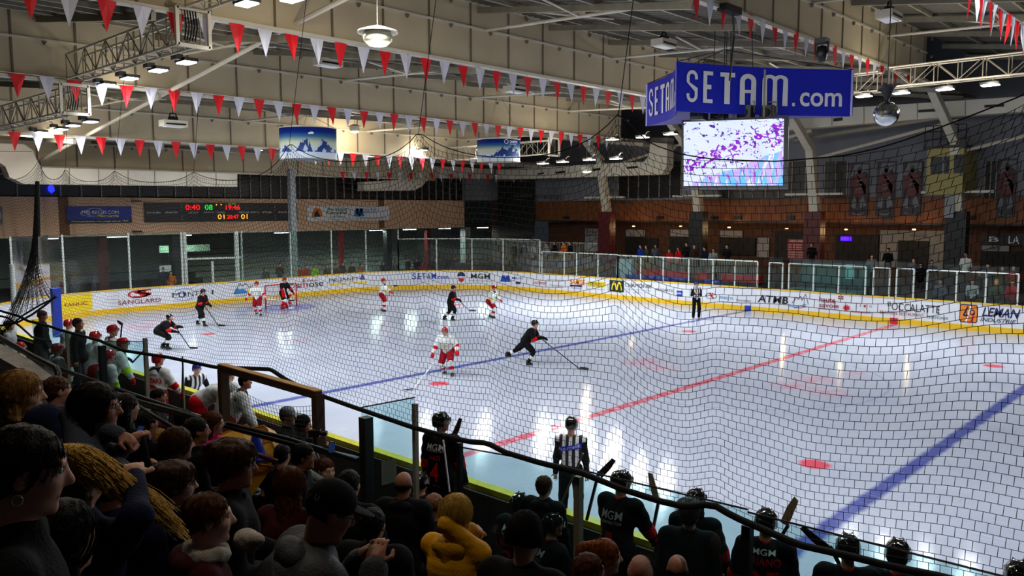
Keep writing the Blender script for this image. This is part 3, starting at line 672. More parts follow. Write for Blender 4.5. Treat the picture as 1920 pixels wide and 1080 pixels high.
for px in (1061, 1238, 1340, 1383, 1482, 1663, 1818):
    p = onY(px, 408, YF-0.1); o = MB().box((0, 0, 0), (0.55, 0.14, 0.2)).build('speaker_box', M['black']); o.location = p; tag(o, 'small black box fixed on the wood cladding', 'speaker', 'black boxes on the wood cladding')
# player posters
def poster(px0, px1, py0, py1, lab):
    P0 = onY(px0, py1, YF-0.12); P1 = onY(px1, py0, YF-0.12); W, H = P1[0]-P0[0], P1[2]-P0[2]
    r_ = empty('poster', P0); tag(r_, lab, 'poster'); MB().span((0, 0, 0), (W, 0.03, H)).build('sheet', mat('poster_ground', (44, 34, 40), 0.5, var=0.3, scale=2), r_)
    f = plane_fn((0, -0.012, 0), (W, -0.012, 0), (0, -0.012, H)); mb = MB()
    flat_shape(mb, [(0.02, 0.75), (0.25, 0.97), (0.98, 0.97), (0.98, 0.8), (0.75, 0.85), (0.5, 0.75)], f, 2)
    f = plane_fn((0, -0.02, 0), (W, -0.02, 0), (0, -0.02, H))
    flat_shape(mb, [(0.28, 0.34), (0.74, 0.34), (0.8, 0.6), (0.95, 0.55), (0.97, 0.42), (0.86, 0.38), (0.9, 0.7), (0.7, 0.8), (0.32, 0.8), (0.12, 0.7), (0.06, 0.45), (0.18, 0.42), (0.24, 0.6)], f, 0)
    f = plane_fn((0, -0.026, 0), (W, -0.026, 0), (0, -0.026, H))
    flat_shape(mb, ell_pts(0.51, 0.86, 0.13, 0.075), f, 1); flat_shape(mb, ell_pts(0.51, 0.835, 0.09, 0.04), f, 3)
    flat_shape(mb, [(0.08, 0.18), (0.36, 0.14), (0.4, 0.3), (0.26, 0.38)], f, 2); flat_shape(mb, [(0.62, 0.14), (0.94, 0.2), (0.76, 0.38), (0.58, 0.3)], f, 2)
    f2 = plane_fn((0, -0.03, 0), (W, -0.03, 0), (0, -0.03, H))
    for k in range(3): stroke(mb, f2, [(0.36, 0.5+0.08*k), (0.68, 0.52+0.08*k)], 0.015, 2)
    stroke(mb, f2, [(0.2, 0.06), (0.35, 0.03), (0.65, 0.03), (0.8, 0.06)], 0.02, 2)
    mb.build('figure_print', [mat('poster_red', (96, 12, 22), 0.5), M['black'], mat('poster_white', (112, 112, 120), 0.5), mat('poster_skin', (96, 70, 60), 0.5)], r_)
poster(1591, 1630, 305, 405, 'dark poster of a red hockey player, leftmost of three by the roof leg')
poster(1641, 1680, 302, 405, 'dark poster of a red hockey player, middle of the three by the booth')
poster(1689, 1730, 302, 405, 'dark poster of a red hockey player, touching the control booth')
poster(1866, 1908, 297, 408, 'dark poster of a red hockey player right of the control booth')
# control booth with balcony
r_ = empty('control_booth', onY(1735, 365, 23.2)); tag(r_, 'yellowish control booth with dark windows and a railed roof platform', 'control booth')
P = PL(r_, onY(1808, 276, 23.2)); W, H = P[0], P[2]
MB().span((0, 0, 0), (W, 2.6, H)).build('booth_wall', mat('booth_cream', (170, 156, 96), 0.7, var=0.1), r_)
MB().span((0.12*W, -0.04, 0.45*H), (0.62*W, 0.0, 0.82*H)).build('window', M['darkwin'], r_); MB().span((0.75*W, -0.04, 0.45*H), (1.0*W, 0, 0.85*H)).build('window', M['darkwin'], r_)
MB().span((0.44*W, -0.06, 0.45*H), (0.5*W, -0.02, 0.82*H)).build('window_post', M['conc'], r_)
MB().span((-0.15, -0.2, H), (W+0.15, 2.6, H+0.12)).build('roof_slab', M['black'], r_)
mb = MB()
for z in (0.45, 0.85, 1.15): mb.tube([(-0.1, -0.15, H+z), (W+0.1, -0.15, H+z)], 0.025, 6)
for k in range(6): mb.tube([(-0.1+(W+0.2)*k/5, -0.15, H), (-0.1+(W+0.2)*k/5, -0.15, H+1.15)], 0.025, 6)
mb.build('railing', M['black_p'], r_); mb = MB(); mb.span((W*0.45, 0.5, H+0.1), (W*0.62, 0.9, H+1.1)); mb.build('equipment', M['black'], r_)
MB().span((0.5*W, 0.3, -1.2), (0.75*W, 0.7, 0)).build('bracket', M['grey_p'], r_)
# dark advertising tower in the far corner
P0 = onY(934, 442, 25.6); P1 = onY(1001, 338, 25.6); r_ = empty('banner_tower', (P0[0], 25.6, P0[2])); tag(r_, 'tall dark printed banner hanging in the far corner by the beige band', 'banner')
W, H = P1[0]-P0[0], P1[2]-P0[2]; MB().span((0, 0, 0), (W, 0.1, H)).build('sheet', mat('banner_dark', (26, 30, 32), 0.5, var=0.45, scale=1.2, rgb2=(6, 8, 8)), r_)
f = plane_fn((0, -0.02, 0), (W, -0.02, 0), (0, -0.02, H)); mb = MB(); ring(mb, f, 0.55, 0.35, 0.38, 0.32, 0.08, I('dgrn')); ring(mb, f, 0.5, 0.3, 0.2, 0.2, 0.2, I('ink')); text_on(mb, 'GRAND PRIX', sub(f, 0.1, 0.78, 0.75, 0.84), I('dgrn')); text_on(mb, 'MECANIQUE', sub(f, 0.45, 0.7, 0.95, 0.75), I('gryi'))
mb.build('print', INKM, r_)
fnc = plane_fn(onY(1003, 372, YF-0.02), onY(1052, 374, YF-0.02), onY(1003, 366, YF-0.02)); mb = MB(); text_on(mb, 'PATINOIRE DE PUNTE', fnc, I('ink'), 0.01)
ring(mb, plane_fn(onY(1044, 376, YF-0.02), onY(1054, 376, YF-0.02), onY(1044, 366, YF-0.02)), 0.5, 0.5, 0.5, 0.5, 0.15, I('ink'))
tag(mb.build('wall_lettering', INKM), 'small black lettering with a ring on the grey wall of the far corner', 'lettering')
# seats and barriers on the far terrace
RS = mat('red_seat', (180, 18, 28), 0.5); BS = mat('blue_seat', (20, 40, 160), 0.4)
for x0, x1, lab in ((1180, 1282, 'red bench plank behind the blue seats, far terrace'), (1300, 1322, 'short red bench plank by the referee, far terrace'), (1348, 1418, 'red bench plank at the right of the blue seats, far terrace')):
    P0 = onY(x0, 516, 16.6); P1 = onY(x1, 516, 16.6); o = MB().span((0, 0, 0), (P1[0]-P0[0], 0.45, 0.35)).build('bench_plank', RS); o.location = (P0[0], 16.9, 1.25); tag(o, lab, 'bench')
k = 0
for px in (1177, 1191, 1205, 1219, 1233, 1249, 1263, 1276, 1325, 1342):
    P = onY(px, 522, 16.0); r_ = empty('bucket_seat', (P[0], 16.2, 1.0)); tag(r_, 'blue plastic bucket seat in the row behind the side glass', 'seat', 'blue bucket seats on the far terrace')
    MB().lathe((0, 0, 0), [(0.02, 0.0), (0.17, 0.02), (0.22, 0.14), (0.23, 0.36), (0.20, 0.36), (0.15, 0.06), (0.01, 0.04)], 14).build('seat_shell', BS, r_, True); MB().lathe((0, 0, -0.98), [(0.12, 0), (0.03, 0.04), (0.03, 0.98)], 10).build('pedestal', M['alu'], r_)
for (xa, xb, Y, zt, lab) in ((1160, 1420, 17.6, 2.35, 'white barrier rail with thin bars before the kiosk crowd'), (880, 1120, 19.5, 2.9, 'white barrier rail with thin bars at the far corner')):
    P0 = onY(xa, 480, Y); P1 = onY(xb, 480, Y); r_ = empty('crowd_barrier', (P0[0], Y, 1.25)); tag(r_, lab, 'barrier'); L = P1[0]-P0[0]
    MB().tube([(0, 0, zt-1.25), (L, 0, zt-1.25)], 0.03, 6).build('top_rail', M['alu'], r_)
    n = 90; mb = MB()
    for i in range(n): mb.tube([(L*i/n, 0, 0), (L*i/n, 0, zt-1.25)], 0.012, 4)
    mb.build('bars', M['alu'], r_)
# teal box behind the side glass
P0 = onY(1478, 545, 16.3); P1 = onY(1612, 495, 16.3); r_ = empty('timekeeper_box', (P0[0], 16.3, 0.2)); tag(r_, 'teal glazed timekeepers box behind the side boards', 'booth'); W = P1[0]-P0[0]
MB().span((0, 0, 0), (W, 1.4, 0.95)).build('counter', mat('teal_panel', (70, 120, 120), 0.5), r_); MB().span((0, 1.36, 0.95), (W, 1.4, 2.2)).build('pane', glass('teal_glass', (90, 170, 170), 0.25), r_)
MB().span((0.7*W, 1.0, 1.5), (0.82*W, 1.1, 2.2)).build('screen', mat('teal_light', (120, 200, 205), 0.5), r_)
mb = MB(); P0 = onY(1158, 545, 16.2)
o = MB().span((-0.5, 0, 0), (0.6, 0.5, 2.2)).build('bollard', mat('pale_blue_panel', (150, 170, 180), 0.5)); o.location = (onY(1168, 500, 16.2)[0], 16.2, 0); tag(o, 'pale blue grey cabinet at the left of the blue seats', 'cabinet')
# ================================================================ UNDER THE ROOF
def deckz(x):
    for i in range(6):
        if SX[i+1] <= x <= SX[i]: return SZ[i]+(SZ[i+1]+(SH if i < 5 else 1.6)-SZ[i])*(SX[i]-x)/8.4
    return 9.0
def duct(plane, pts, off, lab, seams=0, slots=()):
    P = [plane(x, y) for x, y in pts]; c = np.mean(P, 0); mb = MB(); mb.prism([p-c for p in P], off)
    r_ = mb.build('air_duct', M['duct']); r_.location = c; tag(r_, lab, 'air duct')
    n = np.array(off, float); n = -n/np.linalg.norm(n)*0.012
    for (xa, ya, xb, yb) in seams or (): a = plane(xa, ya)-c+n; b = plane(xb, yb)-c+n; MB().bar(a, b, 0.03, 0.03).build('seam', M['dull_steel'], r_)
    for (x0, y0, x1, y1) in slots:
        a, b, cc, d = [plane(*q)-c+n*2 for q in ((x0, y0), (x1, y0-2), (x1, y1-2), (x0, y1))]; MB().prism([a, b, cc, d], -n).build('vent_slot', M['black'], r_)
    return r_
PX = lambda X: (lambda x, y: onX(x, y, X)); PY = lambda Y: (lambda x, y: onY(x, y, Y))
duct(PX(-31), [(-40, 268), (45, 270), (62, 282), (68, 298), (78, 314), (445, 326), (445, 350), (45, 345), (18, 332), (10, 312), (-5, 302), (-40, 300)], (-0.8, 0, 0),
     'beige rectangular air duct with an elbow, at the left end under the bunting', [(130, 315, 130, 345), (185, 316, 185, 346), (240, 318, 240, 347), (290, 320, 290, 347), (350, 322, 350, 348), (405, 324, 405, 349), (0, 284, 60, 284)])
duct(PX(-34), [(683, 341), (772, 336), (782, 320), (800, 311), (926, 316), (926, 335), (806, 334), (790, 350), (776, 357), (683, 358)], (-0.8, 0, 0),
     'beige air duct stepping up, between the two printed drums and the tower', [(730, 339, 730, 357), (870, 314, 870, 334), (905, 317, 905, 335)])
duct(PY(23), [(930, 318), (1208, 303), (1217, 290), (1220, 258), (1251, 258), (1250, 312), (1240, 327), (1002, 335), (930, 336)], (0, 0.8, 0),
     'beige air duct with dark slots turning up left of the blue ring sign', [(1060, 315, 1060, 331), (1120, 311, 1120, 329)], [(1008, 325, 1020, 328), (1042, 322, 1060, 326), (1108, 317, 1126, 321), (1176, 313, 1196, 317)])
duct(PY(23), [(1462, 210), (1700, 195), (1960, 178), (1960, 206), (1740, 222), (1462, 245)], (0, 0.8, 0),
     'long beige air duct with dark slots on the right behind the mirror ball', [(1560, 205, 1560, 236), (1620, 200, 1620, 232), (1720, 194, 1720, 224), (1810, 188, 1810, 216)], [(1563, 222, 1580, 228), (1722, 206, 1757, 211), (1846, 197, 1883, 202)])
mb = MB(); a = onY(1490, 262, 23.5); b = onY(1925, 195, 23.5)
mb.tube([a, b], 0.12, 8); tag(mb.build('roof_pipe', M['dull_steel']), 'pale pipe rising to the right below the long duct', 'pipe')

# ---- floodlights on lattice trusses
LG = emis('lamp_glow', (236, 250, 255), 9)
def floodlight(p, lab, grp=None, sgn=1, light=True, w=LAMP_W, tilt=26, sp=None):
    sp = sp if sp is not None else (FILL_W*0.35 if sgn > 0 else FILL_W)
    r_ = empty('floodlight', p); tag(r_, lab, 'floodlight', grp)
    MB().box((0, 0, 0.06), (0.62, 0.40, 0.09)).box((0, -sgn*0.27, 0.12), (0.3, 0.22, 0.14)).build('housing', M['dark_steel'], r_)
    MB().box((0, 0, 0.0), (0.54, 0.33, 0.03)).build('diffuser', LG, r_)
    ay = 0.95 if sgn > 0 else 0.55; MB().tube([(0, -sgn*0.22, 0.15), (0, -sgn*0.4, 0.3), (0, -sgn*ay, 0.32)], 0.02, 6).build('bracket', M['white_steel'], r_)
    if light:
        l = bpy.data.lights.new('flood', 'AREA'); l.shape = 'RECTANGLE'; l.size = 0.5; l.size_y = 0.3; l.energy = w; l.color = (0.92, 0.97, 1.0); l.spread = R(150)
        lo = bpy.data.objects.new('flood', l); COL.objects.link(lo); lo.parent = r_; lo.location = (0, 0, -0.03); lo.rotation_euler = (R(tilt)*sgn, 0, 0)
        l2 = bpy.data.lights.new('added_fill', 'POINT'); l2.energy = sp; l2.color = (1.0, 0.92, 0.78); l2.shadow_soft_size = 0.12; lo2 = bpy.data.objects.new('added_fill', l2); COL.objects.link(lo2); lo2.parent = r_; lo2.location = (0, sgn*0.55, 0.0)  # second light is an added fill that brightens roof and stands
    return r_
def truss(x0, x1, y, z, lab, h=0.75, w=0.5, frame=True):
    r_ = empty('lighting_truss', (x0, y, z)); tag(r_, lab, 'truss'); L = x1-x0
    mb = MB()
    for yy in (-w/2, w/2):
        for zz in (0, h): mb.tube([(0, yy, zz), (L, yy, zz)], 0.035, 6)
    mb.build('chords', M['white_steel'], r_)
    mb = MB(); n = max(4, int(abs(L)/0.8))
    for i in range(n+1):
        x = L*i/n
        for yy in (-w/2, w/2):
            mb.tube([(x, yy, 0), (x, yy, h)], 0.02, 5)
            if i < n: mb.tube([(x, yy, 0 if i % 2 else h), (L*(i+1)/n, yy, h if i % 2 else 0)], 0.02, 5)
        if i < n: mb.tube([(x, -w/2, 0), (L*(i+1)/n, w/2, 0)], 0.018, 5)
        mb.tube([(x, -w/2, 0), (x, w/2, 0)], 0.018, 5)
    mb.build('lattice', M['dull_steel'], r_)
    if frame:
        mb = MB()
        for yy in (-0.42, 0.42): mb.box((0.15, yy, 0.38), (0.09, 0.09, 0.95))
        for zz in (-0.08, 0.84): mb.box((0.15, 0, zz), (0.09, 0.84, 0.09))
        mb.build('end_frame', M['white_steel'], r_)
        mb = MB(); 
        for k in range(5): mb.tube([(0.1, -0.2+k*0.07, 0.9), (0.1, -0.15+k*0.07, 0.4), (0.1, -0.22+k*0.07, 0.05)], 0.02, 5)
        mb.build('cables', M['black'], r_)
    return r_
truss(0, -8.0, -12.9, 10.15, 'near lattice truss, third one back, only its end showing at the top edge', frame=False)
truss(-8.3, -16.4, -12.9, 9.32, 'near lattice truss ending in a white frame at the top left')
truss(-16.7, -25, -12.9, 8.32, 'lattice truss at the left edge ending in the lower white frame')
truss(-16.9, -25, 11.3, 8.1, 'far lattice truss with white end frame, right of the smaller printed drum')
truss(0.2, -8.0, 11.3, 9.75, 'far lattice truss half hidden behind the blue ring sign', frame=False)
truss(7.2, 0.6, 11.3, 9.85, 'far lattice truss behind the mirror ball at the right edge', frame=False)
for i, (px, py, z) in enumerate([(463, 8, 10.0), (350, 118, 9.2), (297, 133, 9.2), (243, 148, 9.2), (200, 160, 9.2)]):
    floodlight(onZ(px, py, z), ['white floodlight alone at the top edge left of centre', 'floodlight nearest the white frame in the upper left row', 'second floodlight from the white frame in the upper left row', 'third floodlight from the white frame in the upper left row', 'lowest floodlight of the upper left row'][i])
for i, (px, py, z) in enumerate([(170, 229, 8.3), (137, 236, 8.3), (115, 243, 8.35), (76, 249, 8.3), (50, 254, 8.3)]):
    floodlight(onZ(px, py, z), ['floodlight under the lower white frame at the left', 'second floodlight from the lower white frame', 'third floodlight from the lower white frame, over the globe lamp', 'fourth floodlight from the lower white frame', 'farthest left floodlight of the lower row'][i])
for i, (px, py) in enumerate([(1857, 160), (1772, 168), (1690, 175), (1620, 181), (1257, 252), (1205, 258), (1148, 262), (1155, 298), (1105, 300), (1055, 304), (1018, 307)]):
    floodlight(onY(px, py, 10.8), ['rightmost floodlight of the row behind the mirror ball', 'second floodlight from the right edge', 'floodlight just right above the mirror ball', 'floodlight left of the mirror ball by the blue sign', 'floodlight under the left corner of the blue sign', 'floodlight left of the blue sign corner', 'floodlight at the net peak left of the blue sign', 'right one of the four lower far floodlights', 'second from right of the four lower far floodlights', 'third from right of the four lower far floodlights', 'left one of the four lower far floodlights'][i], sgn=-1)
for i, (px, py) in enumerate([(489, 281), (697, 293)]):
    floodlight(onX(px, py, -27.5), ['lone floodlight over the end hall between the bunting and the dark windows', 'lone floodlight right of the mountain drum'][i], sgn=-1, w=20, sp=30)
for x, y, s in ((3, -12, 1), (6, -12, 1), (9, -12, 1), (13, -12, 1), (-2, -12, 1), (-5, -12, 1), (8, 11, -1), (12, 11, -1), (16, 0, 1), (-22, 11, -1), (-25, 9, -1), (-4, 11, -1)):
    l = floodlight((x, y, 10.0 if x > -9 else 8.6), 'extra floodlight added to the truss rows, beyond the picture', 'added floodlights beyond the picture', sgn=s)  # extra lamps put in for light, continuing the rows

# ---- globe lamps
def globe(p, s, lab, W_=110):
    r_ = empty('pendant_lamp', p); tag(r_, lab, 'pendant lamp', 'added globe lamps over the stands' if 'over the stands' in lab else None)
    MB().lathe((0, 0, 0), [(0.001, 0.14), (0.12, 0.13), (0.45*s*2, 0.02), (0.46*s*2, -0.02), (0.3*s*2, 0.0)], 32).build('brim', M['duct'], r_, True)
    MB().lathe((0, 0, 0), [(0.3*s*2, -0.01), (0.34*s*2, -0.09), (0.32*s*2, -0.2), (0.2*s*2, -0.3), (0.001, -0.32)], 32).build('globe', mat('globe_glass', (206, 204, 176), 0.3, var=0.1), r_, True)
    l = bpy.data.lights.new('globe', 'POINT'); l.energy = W_; l.color = (1.0, 0.87, 0.68); l.shadow_soft_size = 0.15; lo = bpy.data.objects.new('globe', l); COL.objects.link(lo); lo.parent = r_; lo.location = (0, 0, -0.5)  # globe itself is unlit; this point light is added beneath it
    MB().tube([(0, 0, 0.12), (0, 0, deckz(p[0])-0.1-p[2])], 0.012, 5).build('cord', M['dull_steel'], r_)
globe(dep(708, 60, 18.5), 0.5, 'pale globe lamp with a flat brim at the top, over the red and white bunting')
globe(dep(665, 238, 43), 0.4, 'small globe lamp hanging right of the larger mountain drum')
globe(dep(93, 243, 34), 0.45, 'globe lamp among the floodlights at the far left')
globe(onY(1100, 314, 16), 0.55, 'pale disc lamp before the slotted duct under the far floodlights')
for x, y in ((9.5, -20.5), (4.5, -20.0), (-1.5, -19.5)): globe(np.array([x, y, 9.2]), 0.5, 'added globe lamp over the stands, unseen above the picture', 58)  # unseen lamps added to light the spectators
# heater boxes
for px, py, X, lab in ((615, 118, -13, 'white box heater hanging under the second roof step'), (965, 168, -12, 'white box heater on a brace, centre of the roof'), (1245, 82, -4.5, 'white box heater on a brace left above the blue ring sign'), (1667, 30, 3.0, 'white box heater with a dark slot, upper right'), (325, 232, -20, 'small white box heater under the bunting at the left')):
    p = onX(px, py, X); r_ = empty('box_heater', p); tag(r_, lab, 'heater')
    MB().box((0, 0, 0), (0.5, 0.95, 0.24)).build('case', M['duct'], r_); MB().box((0.26, 0, -0.03), (0.02, 0.8, 0.06)).build('slot', M['black'], r_)
    MB().box((0, 0, -0.13), (0.36, 0.7, 0.03)).build('grille', M['wht'], r_); MB().tube([(0, -0.2, 0.12), (0, -0.1, 0.4), (0, 0.1, 0.4), (0, 0.2, 0.12)], 0.03, 6).box((0, 0, 0.2), (0.2, 0.3, 0.14)).tube([(0, 0, 0.4), (0, 0, max(0.5, deckz(p[0])-0.1-p[2]))], 0.015, 5).build('hanger', M['black'], r_)

# ---- bunting strings
FR = mat('pennant_red', (226, 12, 28), 0.6, var=0.03); FW = mat('pennant_white', (216, 214, 226), 0.6, var=0.03); CW = mat('cord_white', (220, 216, 214), 0.7)
def bunting(A, B, first, pitch, lab, sag=0.0, red_first=True, skip=0, h=0.76, w=0.46):
    A = np.array(A, float); B = np.array(B, float); d = B-A; L = np.linalg.norm(d); u = d/L; r_ = empty('bunting', A); tag(r_, lab, 'bunting')
    def P(t): q = u*t; q = q.copy(); q[2] -= sag*math.sin(math.pi*min(max(t/L, 0), 1)); return q
    MB().tube([P(L*i/40) for i in range(41)], 0.013, 5).build('cord', CW, r_)
    t = first; k = 0 if red_first else 1
    while t+w/2 < L:
        c = P(t); s = random.uniform(-0.05, 0.05); dz = h*random.uniform(0.96, 1.02); nx = np.array([0.02, 0, 0])
        a = P(t-w/2); b = P(t+w/2); tip = c+np.array([s, s*0.6, -dz]); mid = (a+b)/2+np.array([0.04*math.sin(k*1.7), 0, 0])
        m1 = (a+tip)/2; m2 = (b+tip)/2; cc = (mid+tip)/2+np.array([0.03*math.sin(k), 0, 0])
        mb = MB(); top = [a, mid, b]; V = [a, mid, b, m1, cc, m2, tip]; F = [(0, 3, 4, 1), (1, 4, 5, 2), (3, 6, 4), (4, 6, 5)]
        V2 = [v+np.array([0.004, 0, 0]) for v in V]; mb.add(V, F); mb.add(V2, [f[::-1] for f in F])
        mb.build('pennant', FR if k % 2 == 0 else FW, r_); t += pitch; k += 1
    return r_
def zt(k, dz=0): return SZ[k]+dz
bunting((-8.28, -20, zt(3, 0.0)), (-8.28, 8.6, zt(3, -0.15)), 20-18.17-0.03, 0.82, 'nearest long string of red and white pennants, running to the blue ring sign', sag=0.05, red_first=True)
bunting((-16.6, -17.2, zt(4, 0.06)), (-16.6, 16.6, zt(4, -0.02)), 17.2-14.5-2*0.82, 0.82, 'middle long string of red and white pennants across the hall')
bunting((-25.0, -15.5, zt(5, 0.03)), (-25.0, 16.6, zt(5, -0.1)), 15.5-11.5-4*0.82+0.82*0, 0.82, 'farthest long string of red and white pennants above the ducts', red_first=False)
bunting((0.1, -2.9, 10.98), (0.1, 16.8, 10.85), 0.3, 0.8, 'string of pennants along the roof edge right of the blue ring sign')
bunting((-32.2, 8, 7.6), (-32.2, 30, 7.9), 0.4, 0.95, 'small distant string of pennants under the far floodlights', h=0.62, w=0.4)
a = dep(1815, -25, 12.0); b = dep(1940, 60, 13.5); bunting(a, b, 0.1, 0.17, 'short string of long pennants at the top right corner', h=0.46, w=0.12)

# ---- printed drums
def drum_mat(name, emblem):
    m = bpy.data.materials.new(name); m.use_nodes = True; nt = m.node_tree; b = nt.nodes['Principled BSDF']; b.inputs['Roughness'].default_value = 0.5
    tc = nn(nt, 'ShaderNodeTexCoord'); sx = nn(nt, 'ShaderNodeSeparateXYZ'); nt.links.new(tc.outputs['Generated'], sx.inputs[0])
    z = sx.outputs[2]; cr = nn(nt, 'ShaderNodeValToRGB'); nt.links.new(z, cr.inputs[0]); e = cr.color_ramp.elements
    e[0].position = 0.0; e[0].color = (*lin((200, 214, 234)), 1); e[1].position = 1; e[1].color = (*lin((10, 40, 150)), 1)
    for p, c in ((0.22, (206, 218, 236)), (0.5, (216, 222, 190)), (0.68, (60, 130, 180)), (0.82, (14, 50, 160))): q = e.new(p); q.color = (*lin(c), 1)
    n = nn(nt, 'ShaderNodeTexNoise'); n.inputs['Scale'].default_value = 1.5; n.inputs['Detail'].default_value = 7; mp = nn(nt, 'ShaderNodeMapping'); mp.inputs['Scale'].default_value = (1, 1, 0.35)
    nt.links.new(tc.outputs['Object'], mp.inputs[0]); nt.links.new(mp.outputs[0], n.inputs[0])
    h = math_(nt, 'MULTIPLY_ADD', n.outputs[0], 1.7, -0.46); mk = math_(nt, 'LESS_THAN', z, h)
    n2 = nn(nt, 'ShaderNodeTexNoise'); n2.inputs['Scale'].default_value = 3.5; n2.inputs['Detail'].default_value = 6; nt.links.new(tc.outputs['Object'], n2.inputs[0])
    rock = mix_(nt, math_(nt, 'GREATER_THAN', n2.outputs[0], 0.56), lin((24, 60, 130)), lin((190, 206, 232)))
    mk = math_(nt, 'MULTIPLY', mk, math_(nt, 'GREATER_THAN', math_(nt, 'ADD', z, math_(nt, 'MULTIPLY', n2.outputs[0], 0.12)), 0.24))
    nt.links.new(mix_(nt, mk, cr.outputs[0], rock), b.inputs['Base Color']); return m
def drum(p, rad, h, lab, right):
    r_ = empty('printed_drum', p); tag(r_, lab, 'hanging drum')
    MB().lathe((0, 0, 0), [(rad, -h/2), (rad, h/2), (rad-0.03, h/2), (rad-0.03, -h/2)], 64).build('printed_sheet', drum_mat('drum_print' + str(right), right), r_, True)
    MB().lathe((0, 0, -h/2), [(rad+0.015, -0.03), (rad+0.015, 0.03), (rad-0.03, 0.03), (rad-0.03, -0.03), (rad+0.015, -0.03)], 64).build('hoop', M['duct'], r_); MB().lathe((0, 0, h/2), [(rad+0.01, -0.02), (rad+0.01, 0.02), (rad-0.03, 0.02)], 64).build('hoop', M['duct'], r_)
    mb = MB()
    dz_ = deckz(p[0])-0.3-p[2]
    for a in (40, 160, 280): mb.tube([(rad*math.cos(R(a)), rad*math.sin(R(a)), h/2), (0, 0, dz_)], 0.01, 4)
    mb.build('wire', M['dull_steel'], r_)
    # print facing the stands
    dirc = math.atan2(CY-p[1], CX-p[0]); mb = MB()
    def cf(u0, u1, v0, v1):
        def f(u, v):
            a = dirc+(u0+(u1-u0)*u); rr = rad+0.02; return (rr*math.cos(a), rr*math.sin(a), -h/2+h*(v0+(v1-v0)*v))
        return f
    if right:
        ring(mb, cf(0.25, 0.45, 0.76, 0.95), 0.5, 0.5, 0.5, 0.5, 0.2, I('wht')); text_on(mb, 'CHAMONIX', cf(0.52, 1.0, 0.8, 0.92), I('wht'), 0.02); text_on(mb, 'MONT-BLANC', cf(0.52, 0.9, 0.72, 0.77), I('wht')); text_on(mb, 'WWW.CHAMONIX.COM', cf(0.1, 0.75, 0.56, 0.61), I('lblue'))
    else:
        flat_shape(mb, ell_pts(0.5, 0.5, 0.5, 0.4, 12), cf(0.05, 0.2, 0.74, 0.84), I('wht')); flat_shape(mb, ell_pts(0.4, 0.7, 0.4, 0.4, 10), cf(0.0, 0.13, 0.72, 0.8), I('wht'))
    mb.build('print', INKM, r_)
drum(dep(578, 270, 35), 1.2, 1.28, 'larger printed drum with snowy peaks hanging by the pale steel pillar', 0)
drum(dep(935, 283, 40), 1.06, 1.05, 'smaller printed drum with a round white emblem, right of centre', 1)

